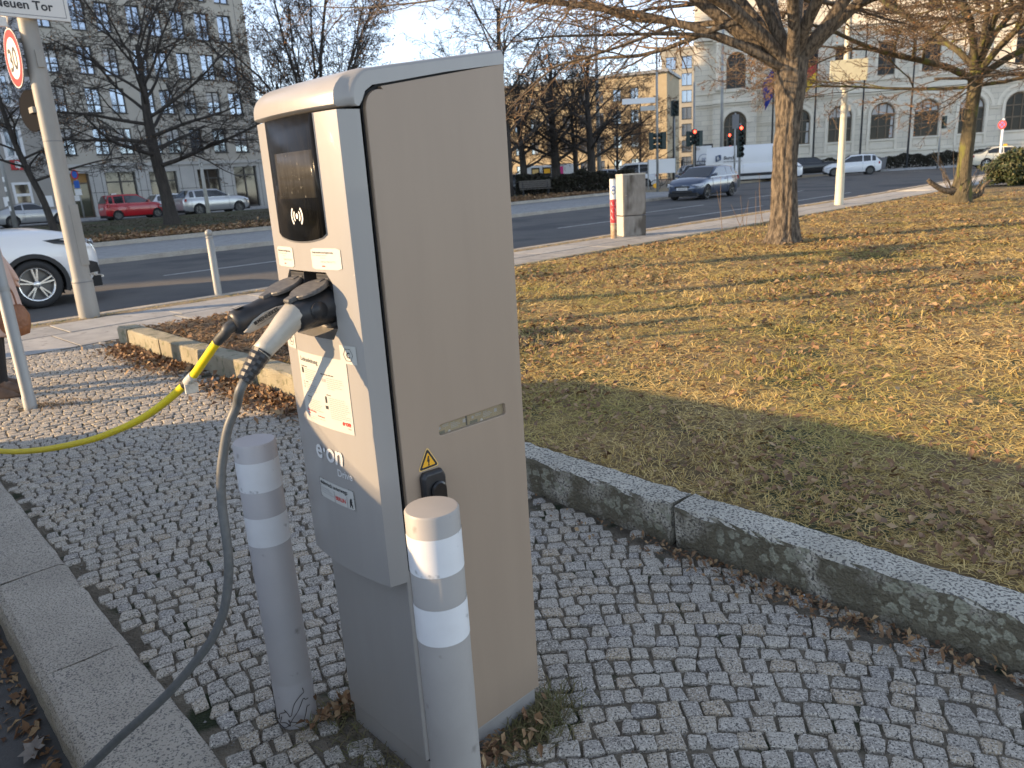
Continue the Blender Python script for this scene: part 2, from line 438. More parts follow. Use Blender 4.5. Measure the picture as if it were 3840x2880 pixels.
# plants
m_grass = ramp_mat("straw_grass", [(.48, .32, .09), (.66, .47, .165), (.32, .235, .065), (.74, .56, .23), (.54, .36, .115)], .7, pscale=.75,
                   pcols=[(.19, .20, .035), (.32, .28, .065), (.52, .37, .11), (.24, .24, .05), (.60, .43, .145)])
m_weed = ramp_mat("dull_weed", [(.10, .095, .03), (.18, .14, .06), (.13, .14, .04), (.22, .16, .08)], .75)
m_leaf = ramp_mat("fallen_leaf", [(.15, .075, .034), (.25, .14, .065), (.40, .27, .14), (.11, .055, .03), (.31, .18, .085)], .75)
m_straw = ramp_mat("dry_straw", [(.22, .13, .06), (.33, .22, .11), (.16, .09, .045), (.40, .29, .16)], .75)
m_treeleaf = ramp_mat("withered_tree_leaf", [(.16, .075, .03), (.25, .13, .05), (.12, .055, .025)], .75)
m_bark = mat("furrowed_bark", (.042, .032, .023), .9, col2=(.175, .138, .098), nscale=26, ndet=7, lo=.40, hi=.60, stretch=(1, 1, .30), bump=1, bscale=30)
m_bark2 = mat("mossy_bark", (.06, .05, .03), .9, col2=(.13, .108, .065), nscale=24, ndet=6, stretch=(1, 1, .3), bump=.8, bscale=40, col3=(.13, .13, .035), n3=5, t3=.58)
m_darkbark = mat("dark_bark", (.028, .024, .021), .9, col2=(.06, .05, .042), nscale=12, stretch=(1, 1, .2), bump=.6)
m_twig = mat("brown_twig", (.125, .082, .05), .8, col2=(.21, .145, .085), nscale=4)
m_darktwig = mat("dark_twig", (.035, .028, .024), .85, col2=(.06, .048, .038), nscale=3)
m_ever = ramp_mat("evergreen_leaf", [(.03, .045, .018), (.05, .07, .025), (.07, .075, .03), (.10, .09, .04)], .6)
m_hedge = ramp_mat("dark_hedge_leaf", [(.022, .02, .014), (.035, .03, .02), (.03, .034, .016), (.05, .035, .025)], .8)
# buildings
def stone_mat():
    m = mat("museum_limestone", (.66, .60, .49), .85, col2=(.74, .68, .56), nscale=.7, ndet=8)
    N, L = m.node_tree.nodes, m.node_tree.links
    b = N["Principled BSDF"]; base = b.inputs["Base Color"].links[0].from_socket
    tc = N.new("ShaderNodeTexCoord"); sp = N.new("ShaderNodeSeparateXYZ"); L.new(tc.outputs["Object"], sp.inputs[0])
    cb = N.new("ShaderNodeCombineXYZ"); L.new(sp.outputs[0], cb.inputs[0]); L.new(sp.outputs[2], cb.inputs[1])
    br = N.new("ShaderNodeTexBrick"); br.inputs["Scale"].default_value = 1; br.inputs["Brick Width"].default_value = 1.25
    br.inputs["Row Height"].default_value = .46; br.inputs["Mortar Size"].default_value = .018; br.inputs["Mortar Smooth"].default_value = .4
    br.inputs["Color1"].default_value = (1, 1, 1, 1); br.inputs["Color2"].default_value = (.88, .88, .88, 1); br.inputs["Mortar"].default_value = (.55, .55, .55, 1)
    L.new(cb.outputs[0], br.inputs["Vector"])
    mx = N.new("ShaderNodeMix"); mx.data_type = 'RGBA'; mx.blend_type = 'MULTIPLY'; mx.inputs["Factor"].default_value = 1
    L.new(base, mx.inputs[6]); L.new(br.outputs["Color"], mx.inputs[7]); L.new(mx.outputs[2], b.inputs["Base Color"])
    return m
m_mus = stone_mat()
m_mustrim = mat("limestone_trim", (.69, .63, .52), .85, col2=(.76, .70, .58), nscale=1.5)
m_yel = mat("ochre_sandstone", (.33, .265, .165), .85, col2=(.38, .31, .20), nscale=1)
m_grey = mat("grey_render", (.40, .37, .315), .85, col2=(.45, .415, .355), nscale=.4, ndet=7)
m_lav = mat("lilac_grey_render", (.34, .335, .35), .85, col2=(.38, .375, .385), nscale=.4)
m_lavlow = mat("beige_grey_render", (.30, .28, .25), .85, col2=(.33, .31, .28), nscale=.5)
m_base = mat("pale_stone_cladding", (.42, .41, .385), .8, col2=(.48, .47, .44), nscale=.7)
m_wframe = mat("dark_window_frame", (.06, .055, .05), .5)
m_wbrown = mat("bronze_window_frame", (.13, .095, .06), .5)
m_wwhite = mat("white_window_frame", (.68, .68, .68), .5)
m_pane = mat("window_glass", (.30, .34, .40), .04, .75)
m_paned = mat("dark_window_glass", (.012, .012, .013), .08, spec=.22, col2=(.03, .024, .02), nscale=1.2)
m_blind = mat("pale_blind", (.55, .54, .52), .7)
m_shop = mat("dark_shop_glass", (.03, .026, .022), .05, ior=1.6, col2=(.06, .045, .035), nscale=1.5)
m_roof = mat("zinc_roof", (.22, .23, .24), .6)
m_ochrepanel = mat("ochre_panel", (.35, .19, .05), .6)
m_concrete = mat("concrete_frame", (.36, .32, .25), .85, col2=(.41, .37, .29), nscale=1)
m_wood = mat("weathered_wood", (.09, .08, .07), .8, col2=(.13, .115, .10), nscale=8, stretch=(1, 6, 1))
m_iron = mat("black_iron", (.015, .016, .017), .6)
m_sigg = mat("signal_green_housing", (.012, .03, .028), .5)
m_cabg = mat("dirty_shaded_grey", (.30, .28, .25), .7, col2=(.22, .20, .175), nscale=4, ndet=8, stretch=(3, 3, 1), col3=(.10, .086, .07), n3=1.1, t3=.56)  # dirt, over a grey that also paints in the front's shade
m_cabs = mat("sunlit_cabinet_cream", (.50, .49, .44), .7, col2=(.43, .42, .38), nscale=4)  # paler copy of the case colour, for its sunlit side
m_rust = mat("rusty_steel", (.30, .16, .07), .9, col2=(.50, .42, .30), nscale=9)
# ------------------------------------------------------------------ the lie of the land
def sstep(t): t = np.clip(t, 0, 1); return t * t * (3 - 2 * t)
def terr(x, y):
    r = np.hypot(x, y)
    k = np.clip((x / np.maximum(y, 1) + .5) / .8, 0, 1)
    return (.42 - .24 * k) * sstep((r - 24) / 34)
def Lq(q, p): return (-.673 * q + .7396 * p, .7396 * q + .673 * p)      # frame of the charging bay: q along kerb, p across
def toL(x, y): return (-.673 * x + .7396 * y, .7396 * x + .673 * y)
S2 = math.sqrt(.5)
def An(a, n): return ((a - n) * S2, (a + n) * S2)                        # frame of the street: a along, n across
def toA(x, y): return ((x + y) * S2, (y - x) * S2)
def project(P):
    """picture coordinates (0..1, y down) and depth of points, used only to decide how finely a piece is built"""
    v = np.asarray(P, float) - np.array([0, 0, EYE])
    d = v @ np.array(fwd); d = np.where(d < .05, .05, d)
    return .5 + .72917 * (v @ np.array(cam_r)) / d, .5 - .97222 * (v @ np.array(cam_u)) / d, v @ np.array(fwd)

def sheet(name, a_s, n_s, dz, m, a_fn=None, z_fn=None, kind="structure", skirt=.25, parent=None, frame=An):
    """ground sheet over a grid of street coordinates with a skirt round its edge"""
    V, F = [], []
    na, nn = len(a_s), len(n_s)
    for n in n_s:
        for a in a_s:
            aa = a_fn(a, n) if a_fn else a
            x, y = frame(aa, n)
            V.append((x, y, float(terr(x, y)) + (z_fn(x, y) if z_fn else dz)))
    for j in range(nn - 1):
        for i in range(na - 1): F.append((j * na + i, j * na + i + 1, (j + 1) * na + i + 1, (j + 1) * na + i))
    if skirt:
        loop = [i for i in range(na)] + [j * na + na - 1 for j in range(1, nn)] + [(nn - 1) * na + i for i in range(na - 2, -1, -1)] + [j * na for j in range(nn - 2, 0, -1)]
        o = len(V)
        V += [(V[i][0], V[i][1], V[i][2] - skirt) for i in loop]
        k = len(loop)
        F += [(loop[i], o + i, o + (i + 1) % k, loop[(i + 1) % k]) for i in range(k)]
    o = link(name, np_mesh(name, V, F, m), parent)
    if parent is None: tag(o, kind=kind)
    return o
def lin(a, b, n): return [a + (b - a) * i / (n - 1) for i in range(n)]

# asphalt everywhere below, out to the horizon
rad = [0.01, 1, 2, 3, 4, 6, 8, 10, 13, 16, 20, 24, 28, 32, 36, 40, 45, 50, 55, 60, 75, 100, 160, 300, 600, 1200]
V, F = [], []
NA = 120
for r in rad:
    for k in range(NA):
        x, y = r * math.cos(2 * math.pi * k / NA), r * math.sin(2 * math.pi * k / NA)
        V.append((x, y, float(terr(x, y)) - .11))
for i in range(len(rad) - 1):
    for k in range(NA): F.append((i * NA + k, i * NA + (k + 1) % NA, (i + 1) * NA + (k + 1) % NA, (i + 1) * NA + k))
tag(link("road", np_mesh("road", V, F, m_asph)), kind="structure")

# painted lane lines, each a sheet a few millimetres above the road
def road_line(a0, a1, n, w=.12, frame=An, dz=-.106):
    sheet("lane_marking", lin(a0, a1, max(2, int(abs(a1 - a0) / 2) + 2)), [n - w / 2, n + w / 2], dz, m_line, skirt=0, frame=frame)
for a0, a1, n in ((5.7, 11.0, 15.1), (-7, -2, 15.2), (16.3, 19.2, 14.1), (19.8, 25.2, 12.35), (26.5, 33, 12.3), (22.5, 26.5, 15.4), (30.5, 36, 15.6)):
    road_line(a0, a1, n)
MU = math.cos(R(-16)), math.sin(R(-16))
def Mf(s, o): return (39.3 + MU[0] * s + MU[1] * o, 71.6 + MU[1] * s - MU[0] * o)     # frame of the museum: s along, o towards us
for i in range(9): road_line(-11 + i * 2.2, -9.9 + i * 2.2, 15.2, .14, Mf)
road_line(-24, -13, 17.5, .2, Mf); road_line(8, 16, 14.2, .25, Mf); road_line(-40, -26, 19, .2, Mf)

# ------------------------------------------------------------------ charging bay: cobbles, kerbs
bay = sheet("cobble_pavement", lin(-2.2, 8.2, 40), lin(.44, 2.1, 8), -.0055, m_joint, frame=lambda q, p: Lq(min(q, 7.93 + .047 * p), p), skirt=.1)

STN = empty("charging_station", (-.236, 1.386, 0), R(133.3), "beige grey charging column with two plugged-in cables and a black display", "charging station")
def toS(x, y):
    c_, s_ = math.cos(R(133.3)), math.sin(R(133.3)); dx, dy = x + .236, y - 1.386
    return dx * c_ + dy * s_, -dx * s_ + dy * c_
BOLL = [(-.606, 1.647), (-.155, 1.215)]
POST_THIN = (-3.25, 4.87)

def cobble_pts(w, h, r_):
    """irregular eight sided outline of a stone, w along the row"""
    k = r_.uniform(.04, .14)
    base = [(-.5 + k, -.5), (.5 - k, -.5), (.5, -.5 + k), (.5, .5 - k), (.5 - k, .5), (-.5 + k, .5), (-.5, .5 - k), (-.5, -.5 + k)]
    cs = [(r_.uniform(-.105, .105), r_.uniform(-.105, .105)) for _ in range(4)]
    own = [0, 1, 1, 2, 2, 3, 3, 0]
    return [((x + cs[own[i]][0] + r_.uniform(-.035, .035)) * w, (y + cs[own[i]][1] + r_.uniform(-.035, .035)) * h) for i, (x, y) in enumerate(base)]
def cobble_geo(pts, top, tilt=(0, 0), wscale=1.0):
    V = [(x, y, -.02) for x, y in pts]
    V += [(x, y, top - .003 + tilt[0] * x + tilt[1] * y) for x, y in pts]
    V += [(x * .86, y * .86, top + tilt[0] * x + tilt[1] * y) for x, y in pts]
    V += [(0, 0, top + .0012)]
    n = len(pts); F3 = []
    for i in range(n):
        j = (i + 1) % n
        F3 += [(i, j, n + j), (i, n + j, n + i), (n + i, n + j, 2 * n + j), (n + i, 2 * n + j, 2 * n + i), (2 * n + i, 2 * n + j, 3 * n)]
    return V, F3

cr_ = random.Random(11)
stones = []
CX, CY = .3, -.3
r0 = .8
while r0 < 9.2:
    dr = cr_.uniform(.051, .060)
    rm = r0 + dr / 2
    th = R(20) + cr_.random() * .1
    while th < R(165):
        w = cr_.uniform(.047, .074)
        tm = th + w / 2 / rm
        wob = .012 * math.sin(tm * 9 + r0 * 2)
        x, y = CX + (rm + wob) * math.cos(tm), CY + (rm + wob) * math.sin(tm)
        th += w / rm
        q, p = toL(x, y)
        if not (.475 < p < 2.03 + .09 * math.exp(-((q - 4.4) / 1.5) ** 2) and -1.6 < q < 7.9 + .047 * p): continue
        if p > 1.93 and cr_.random() < .5: continue
        sx, sy = toS(x, y)
        if -.03 < sx < .35 and -.38 < sy < .03: continue
        near_st = -.11 < sx < .43 and -.46 < sy < .1
        if near_st and cr_.random() < .22: continue
        if any(math.hypot(x - bx, y - by) < .062 for bx, by in BOLL + [POST_THIN]): continue
        stones.append((x, y, tm + math.pi / 2 + cr_.gauss(0, .05), w - .0080, dr - .0080))
    r0 += dr
P = np.array([(s[0], s[1], 0) for s in stones])
px, py, pd = project(P)
inside = (px > -.01) & (px < 1.01) & (py > 0) & (py < 1.01) & (pd > .2)
near = (px > -.5) & (px < 1.5) & (py > -.2) & (py < 1.6) & (pd > .15)
area = np.array([s[3] * s[4] for s in stones]) / np.maximum(pd, .1) ** 3 * inside
best = set(np.argsort(-area)[:300].tolist())
variants = []
for k in range(14):
    vr = random.Random(k + 50)
    Vv, Fv = cobble_geo(cobble_pts(1.0 * .062, 1.0 * .055, vr), .004, (vr.uniform(-.05, .05), vr.uniform(-.05, .05)))
    variants.append(np_mesh("cobble", Vv, Fv, m_cob, smooth=False))
VV, FF, off = [], [], 0
for i, (x, y, a, w, h) in enumerate(stones):
    if not near[i]: continue
    top = cr_.uniform(-.0035, .0035)
    if i in best:
        link("cobble", variants[cr_.randrange(14)], bay, (x, y, top), (0, 0, a), (w / .062, h / .055, 1))
        continue
    vs, fs = cobble_geo(cobble_pts(w, h, cr_), top + .004, (cr_.uniform(-.05, .05), cr_.uniform(-.05, .05)))
    c_, s_ = math.cos(a), math.sin(a)
    VV += [(x + vx * c_ - vy * s_, y + vx * s_ + vy * c_, vz) for vx, vy, vz in vs]
    FF += [(f[0] + off, f[1] + off, f[2] + off) for f in fs]; off += len(vs)
o = link("cobbles", np_mesh("cobbles", VV, FF, m_cob, smooth=False), bay); o["kind"] = "stuff"

def block(u0, u1, w0, w1, z0, z1, r=.02, frame=Lq, rough=.004, seed=1, step=.07, bulge=None):
    """long dressed stone: rounded section swept along u with a hewn, uneven surface"""
    r_ = random.Random(seed); mb = MB(); rings = []
    n = max(3, int((u1 - u0) / step))
    for i in range(n + 1):
        u = u0 + (u1 - u0) * i / n
        e = 1.0 if 0 < i < n else .0
        b_ = bulge(u) if bulge else 0
        sec = [(w0, z0), (w0, (z0 + z1) / 2), (w0, z1 - r), (w0 + r * .3, z1 - r * .3), (w0 + r, z1), ((w0 + w1) / 2, z1), (w1 - r, z1), (w1 - r * .3, z1 - r * .3), (w1, z1 - r), (w1, z0)]
        ring = []
        for (w, z) in sec:
            w_ = w + b_ + r_.uniform(-rough, rough); z_ = z + (r_.uniform(-rough, rough) * .5 if z > z0 else 0)
            uu = u + (r_.uniform(-.006, .006) if e == 0 else 0)
            x, y = frame(uu, w_)
            ring.append((x, y, z_))
        rings.append(ring)
    return mb.loft(rings, 0, True, True, smooth=False)
def stones_row(name, cuts, w0, w1, z0, z1, m, parent, gap=.008, **k):
    for i in range(len(cuts) - 1):
        mm = m(cuts[i]) if callable(m) else m
        block(cuts[i] + gap / 2, cuts[i + 1] - gap / 2, w0, w1, z0, z1, seed=int(cuts[i] * 100) % 9973, **k).build(name, mm, parent)
kerb = tag(empty("granite_kerb"), kind="structure"); kerb["label"] = "broad granite kerb slabs beside the gutter"
stones_row("kerb_stone", [-1.6, .9, 2.318], .207, .462, -.3, .004, m_kerb, kerb, gap=.004, r=.03, rough=.003)
stones_row("kerb_stone", [2.318, 3.06], .207, .462, -.3, .005, m_kerb, kerb, gap=.005, r=.03, rough=.003)
stones_row("kerb_stone", [3.066, 4.5, 5.9, 7.2, 8.4], .207, .464, -.3, .003, m_kerb, kerb, gap=.012, r=.03, rough=.003)
# gutter setts below the kerb
gut = tag(empty("gutter"), kind="structure")
gr_ = random.Random(3)
q = -1.2
while q < 3.6:
    w = gr_.uniform(.15, .2)
    for row in range(3):
        p1_ = .19 - row * .15
        block(q + gr_.uniform(0, .02), q + w - .012, p1_ - .14, p1_ - .003, -.3, -.118 - row * .004 + gr_.uniform(-.004, .004), r=.018, rough=.005, seed=int(q * 1000) + row, step=.06).build("gutter_sett", m_setts, gut)
    q += w
sheet("gutter_bed", lin(-2, 8, 20), [-.28, .2], -.135, m_joint, frame=Lq, skirt=0)

# raised granite border between the bay and the lawn
bul = lambda q: .09 * math.exp(-((q - 4.4) / 1.5) ** 2)
border = tag(empty("lawn_border"), kind="structure")
stones_row("border_stone", [-2.2, -.5, 1.433], 2.035, 2.175, -.2, .156, m_lichen, border, gap=.02, r=.016, rough=.007, step=.04, bulge=bul)
stones_row("border_stone", [1.433, 2.6, 3.4], 2.035, 2.175, -.2, .153, m_lichen, border, gap=.02, r=.016, rough=.007, step=.04, bulge=bul)
stones_row("border_stone", [3.4, 4.3, 5.15, 6.06, 6.72, 7.55], 2.035, 2.205, -.2, .155, m_edge, border, gap=.012, r=.014, rough=.006, bulge=bul)
stones_row("border_stone", [7.55, 7.82], 2.02, 2.2, -.2, .16, m_edge, border, gap=.012, r=.02, rough=.006, bulge=bul)
cuts = [2.55 + 1.02 * i for i in range(13)]
stones_row("edging_stone", cuts, 7.87, 7.95, -.2, .055, m_edge, border, frame=An, r=.01, step=.25, rough=.003)
block(cuts[-1], 33, 7.87, 7.95, -.2, .05, frame=An, r=.01, step=1.0, rough=.003).build("edging_strip", m_edge, border)

# near footway: big slabs, a mossy joint strip and a flush kerb
walk = sheet("footway", lin(-9, 60, 60), lin(7.9, 10.2, 4), -.006, m_joint, skirt=.12)
sr_ = random.Random(5)
for row, (n0, n1) in enumerate(((7.97, 8.93), (8.95, 9.72))):
    a = -6 + row * .55
    while a < 30:
        w = sr_.uniform(1.15, 1.45)
        z = sr_.uniform(-.002, .003)
        mb = MB()
        g = .009
        ring = [(a + g, n0 + g), (a + w - g, n0 + g), (a + w - g, n1 - g), (a + g, n1 - g)]
        vs = [(*An(*c_), float(terr(*An(*c_))) - .05) for c_ in ring] + [(*An(*c_), float(terr(*An(*c_))) + z) for c_ in ring]
        mb.add(vs, [(4, 5, 6, 7), (0, 1, 5, 4), (1, 2, 6, 5), (2, 3, 7, 6), (3, 0, 4, 7)])
        mb.build("paving_slab", m_slab, walk, bevel=.002)
        a += w
sheet("slab_strip", lin(30.5, 60, 24), [7.97, 9.72], .002, m_slab, parent=walk, skirt=.03)
for i in range(26):
    a0 = -8 + i * 1.5
    x, y = An(a0, 10.1)
    block(a0 + .004, a0 + 1.496, 10.03, 10.2, -.25, .004 + float(terr(x, y)), frame=An, r=.015, rough=.002, step=.4, seed=i).build("kerb_stone", m_kerb, walk)
sheet("footway_kerb_strip", lin(31, 60, 24), [10.03, 10.2], .004, m_kerb, parent=walk, skirt=.2)

# far side of the street: kerb, footway, raised median
fw = sheet("far_footway", lin(-60, 37, 90), [20.3, 21.5, 23, 24.5, 26.1], .0, m_slab, skirt=.2)
sheet("far_kerb", lin(-60, 37, 90), [20.05, 20.29], .004, m_kerb, parent=fw, skirt=.3)
med = sheet("median_lawn", lin(-60, 36.5, 100), lin(26.35, 45, 12), 0, m_med, z_fn=lambda x, y: .11 + .03 * math.sin(x * 1.7) * math.sin(y * 1.3), skirt=.3)
sheet("median_kerb", lin(-60, 36.7, 90), [26.12, 26.34], .13, m_kerb, parent=med, skirt=.3)
sheet("house_footway", lin(-60, 33, 70), [55.0, 57, 60.2], .03, m_slab, skirt=.2)
# pavement in front of the museum
sheet("museum_footway", lin(-40, 60, 40), [.2, 3, 6.5], 0.02, m_slab, frame=Mf, skirt=.2)

# ------------------------------------------------------------------ lawn and bed
def lawn_z(x, y):
    a, n = toA(x, y); q, p = toL(x, y)
    e = min(1, max(0, (7.85 - n) / .8)); far = min(1, max(0, (33 - a) / 2))
    z = .02 + (.112 * math.exp(-max(0, p - 2.2) / 3.2)) * (.55 + .45 * e)
    return (z + .012 * math.sin(x * 2.1 + 1) * math.sin(y * 1.7)) * max(.2, far)
def lawn_a(a, n): return (2.17 + bul((n * .999)) + .0471 * n) / .9989 + a
a_s = [0, .1, .25, .45, .7, 1, 1.4, 1.8, 2.3, 2.9, 3.6, 4.4, 5.3, 6.3, 7.5, 9, 11, 13, 15.5, 18, 21, 24, 27, 30.8]
lawn = sheet("lawn", a_s, lin(-16, 7.86, 60), 0, m_soil, a_fn=lawn_a, z_fn=lawn_z, skirt=.1)
bed_v = sheet("flower_bed_soil", lin(.02, 1.75, 12), lin(3.6, 7.84, 24), 0, m_bedsoil, a_fn=lawn_a, z_fn=lambda x, y: lawn_z(x, y) + .006, skirt=.02)

lz = np.vectorize(lawn_z)
npr = np.random.default_rng(4)
def lawn_points(n, r0, r1, th0=R(18), th1=R(122), pw=1.0):
    u = npr.random(n); r = r0 * (r1 / r0) ** (u ** pw); th = npr.uniform(th0, th1, n)
    x, y = r * np.cos(th), r * np.sin(th)
    a, n_ = (x + y) * S2, (y - x) * S2
    p = .7396 * x + .673 * y; q = -.673 * x + .7396 * y
    ok = (p > 2.22 + .09 * np.exp(-((q - 4.4) / 1.5) ** 2)) & (n_ < 7.82) & (a < 33)
    return x[ok], y[ok], r[ok]
def fbm(x, y, s, seed=0):
    v = np.zeros_like(x); amp = 1.0
    for k in range(4):
        f = s * 2 ** k
        v += amp * np.sin(x * f + 1.7 * k + seed + 1.3 * np.sin(y * f * .7 + k)) * np.sin(y * f * 1.1 + 2.1 * k + 1.1 * np.sin(x * f * .8 - k))
        amp *= .6
    return v
def blades(name, x, y, z, r, length, width, lay, mats, parent=None, up_frac=None):
    """bent three-vertex-pair grass blades"""
    n = len(x)
    az = npr.uniform(0, 2 * np.pi, n); L_ = length * npr.uniform(.6, 1.3, n); W_ = width * npr.uniform(.7, 1.3, n)
    el = np.clip(npr.normal(lay, .2, n), .02, 1.45)
    if up_frac is not None: el = np.where(up_frac, np.clip(npr.normal(.8, .25, n), .3, 1.4), el)
    d = np.stack([np.cos(az) * np.cos(el), np.sin(az) * np.cos(el), np.sin(el)], 1)
    side = np.stack([-np.sin(az), np.cos(az), npr.uniform(-.4, .4, n)], 1)
    b = np.stack([x, y, z], 1)
    mid = b + d * (L_ * .55)[:, None]
    tip = mid + (d * np.array([1, 1, .25])) * (L_ * .5)[:, None]; tip[:, 2] = np.maximum(tip[:, 2], z + .002)
    s0 = side * (W_ * .5)[:, None]; s1 = side * (W_ * .42)[:, None]
    V = np.stack([b - s0, b + s0, mid - s1, mid + s1, tip], 1).reshape(-1, 3)
    i = np.arange(n)[:, None] * 5
    F = np.concatenate([i + np.array([[0, 1, 3]]), i + np.array([[0, 3, 2]]), i + np.array([[2, 3, 4]])], 0)
    return np_mesh(name, V, F, mats, smooth=True)
def litter(name, x, y, z, size, mats, flat=.35, asp=.55):
    """curled leaves, two folded quads each"""
    n = len(x)
    az = npr.uniform(0, 2 * np.pi, n); S_ = size * npr.uniform(.55, 1.4, n)
    t1 = npr.normal(0, flat, n); t2 = npr.normal(0, flat, n)
    d = np.stack([np.cos(az), np.sin(az), t1], 1); s = np.stack([-np.sin(az), np.cos(az), t2], 1)
    b = np.stack([x, y, z + .3 * S_ * (np.abs(t1) + np.abs(t2)) + .003], 1)
    h = (S_ * .5)[:, None]; w = (S_ * .5 * asp)[:, None]
    fold = np.stack([np.zeros(n), np.zeros(n), npr.uniform(.0, .5, n) * S_ * asp], 1)
    V = np.stack([b - d * h, b + d * h, b + s * w + d * h * .1 + fold, b - s * w + d * h * .1 + fold], 1).reshape(-1, 3)
    i = np.arange(n)[:, None] * 4
    F = np.concatenate([i + np.array([[0, 1, 2]]), i + np.array([[0, 3, 1]])], 0)
    return np_mesh(name, V, F, mats, smooth=False)

x, y, r = lawn_points(400000, 2.15, 31, pw=.85)
bedmask = (toA(x, y)[1] > 4.6 + .5 * np.sin(x * 3)) & (toL(x, y)[1] < 3.9 + .3 * np.sin(y * 2.3))
bare = fbm(x, y, 2.9, 3) > .95
keep = ~bedmask & ~(bare & (npr.random(len(x)) < .45))
x, y, r = x[keep], y[keep], r[keep]
z = lz(x, y)
sc = np.clip(r / 3.2, .8, 5) ** .7
green = (fbm(x, y, 2.2, 1) > .55) & (npr.random(len(x)) < .28) & (r < 9)
tag(link("straw_grass", blades("straw_grass", x, y, z, r, .050 * sc, .0032 * sc, .12, m_grass, up_frac=green)), "flattened straw coloured winter grass on the lawn", "grass", kind="stuff")
x, y, r = lawn_points(70000, 2.2, 30, pw=.75)
k = npr.random(len(x)) < np.clip(.42 + .5 * fbm(x, y, .9, 5), .12, 1)
x, y, r = x[k], y[k], r[k]
tag(link("fallen_leaves", litter("fallen_leaves", x, y, lz(x, y) + .008, .036 * np.clip(r / 4, .8, 3) ** .5, m_leaf)), "brown leaves scattered over the lawn", "leaves", kind="stuff")
x, y, r = lawn_points(90000, 4.0, 9.5)
k = (toA(x, y)[1] > 4.3 + .5 * np.sin(x * 3)) & (toL(x, y)[1] < 4.1) & (npr.random(len(x)) < .8)
x, y = x[k], y[k]
tag(link("bed_straw", blades("bed_straw", x, y, lz(x, y) + .01, r[k], .11, .006, .2, m_straw)), "dry stalks lying on the bare bed", "straw", kind="stuff")
tag(link("bed_leaves", litter("bed_leaves", x[::6], y[::6], lz(x[::6], y[::6]) + .012, .05, m_leaf)), "leaf litter on the bare bed", "leaves", kind="stuff")
# leaf drifts against the foot of the border, round the column and in the gutter
def drift(n, qfn, pfn, zz, size, name, lab, m=None):
    q = qfn(n); p = pfn(n, q)
    x, y = -.673 * q + .7396 * p, .7396 * q + .673 * p
    tag(link(name, litter(name, x, y, np.full(len(x), zz), size, m or m_leaf, .5)), lab, "leaves", kind="stuff")
drift(1100, lambda n: npr.normal(.9, .42, n) * (npr.random(n) < .55) + npr.uniform(-.6, 1.3, n) * 0 + 0, lambda n, q: 2.02 - np.abs(npr.normal(0, .06, n)), .004, .017, "border_leaf_drift", "brown leaves gathered along the foot of the lichen covered border")
drift(2600, lambda n: npr.choice([7.2, 6.6, 6.2, 5.0, 4.3, 4.7], n) + npr.normal(0, .22, n), lambda n, q: 2.0 + .09 * np.exp(-((q - 4.4) / 1.5) ** 2) - np.abs(npr.normal(0, .13, n)), .005, .04, "bed_leaf_drift", "brown leaves gathered along the foot of the yellowed edging")
drift(500, lambda n: npr.uniform(.3, 3.2, n), lambda n, q: .19 - np.abs(npr.normal(0, .035, n)), -.112, .026, "gutter_leaves", "leaf litter in the gutter under the kerb")
x, y = np.array([An(a, n) for a, n in zip(npr.uniform(-6, 26, 2500), npr.normal(9.88, .06, 2500))]).T
tag(link("verge_grass", blades("verge_grass", x, y, np.full(len(x), .0), None, .05, .006, .5, m_grass)), "sparse weeds between the slabs and the street kerb", "grass", kind="stuff")
# turf tufts and leaves on the median
a = npr.uniform(-8, 36, 60000); n = 26.5 + 18 * npr.random(60000) ** 1.6
x, y = (a - n) * S2, (a + n) * S2
tag(link("median_grass", blades("median_grass", x, y, terr(x, y) + .11, None, .14, .02, .3, ramp_mat("dull_grass", [(.07, .06, .025), (.10, .08, .04), (.06, .065, .02), (.12, .09, .05)]))), "dull winter grass on the far median", "grass", kind="stuff")
a = npr.uniform(-8, 36, 16000); n = 26.4 + np.abs(npr.normal(0, 2.2, 16000))
x, y = (a - n) * S2, (a + n) * S2
tag(link("median_leaves", litter("median_leaves", x, y, terr(x, y) + .12, .13, m_leaf)), "drift of brown leaves along the median kerb", "leaves", kind="stuff")
# weeds round the foot of the column
def S2W(sx, sy):
    c_, s_ = math.cos(R(133.3)), math.sin(R(133.3))
    return -.236 + sx * c_ - sy * s_, 1.386 + sx * s_ + sy * c_
def tuft(name, cx, cy, n, spread, ln, lab, wd=.0022, lay=.75):
    sx = npr.normal(cx, spread[0], n); sy = npr.normal(cy, spread[1], n)
    k = ~((sx > .0) & (sx < .32) & (sy > -.35) & (sy < .0))
    xy = np.array([S2W(a_, b_) for a_, b_ in zip(sx[k], sy[k])])
    tag(link(name, blades(name, xy[:, 0], xy[:, 1], np.full(len(xy), -.004), None, ln, wd, lay, m_weed)), lab, "weeds", kind="stuff")
gx, gp = npr.uniform(-1, 5, 9000), npr.uniform(.48, 2.02, 9000)
xx, yy = -.673 * gx + .7396 * gp, .7396 * gx + .673 * gp
tag(link("joint_grit", litter("joint_grit", xx, yy, np.full(9000, -.0055), .0065, ramp_mat("grit", [(.12, .11, .1), (.3, .28, .25), (.05, .05, .05), (.2, .15, .1)]), .2, .9), bay), kind="stuff")
tuft("weed_tuft", -.035, -.33, 620, (.035, .05), .06, "green grass tuft at the rear foot of the charging column")
tuft("weed_tuft", -.06, -.22, 420, (.035, .08), .05, "straggling grass along the right foot of the charging column", lay=.5)
tuft("weed_tuft", .375, .0, 260, (.03, .06), .05, "dead weeds between the column and the banded post in the shade", lay=.6)
tuft("weed_tuft", .2, .05, 300, (.12, .03), .035, "sparse weeds in the joints before the column front", lay=.6)
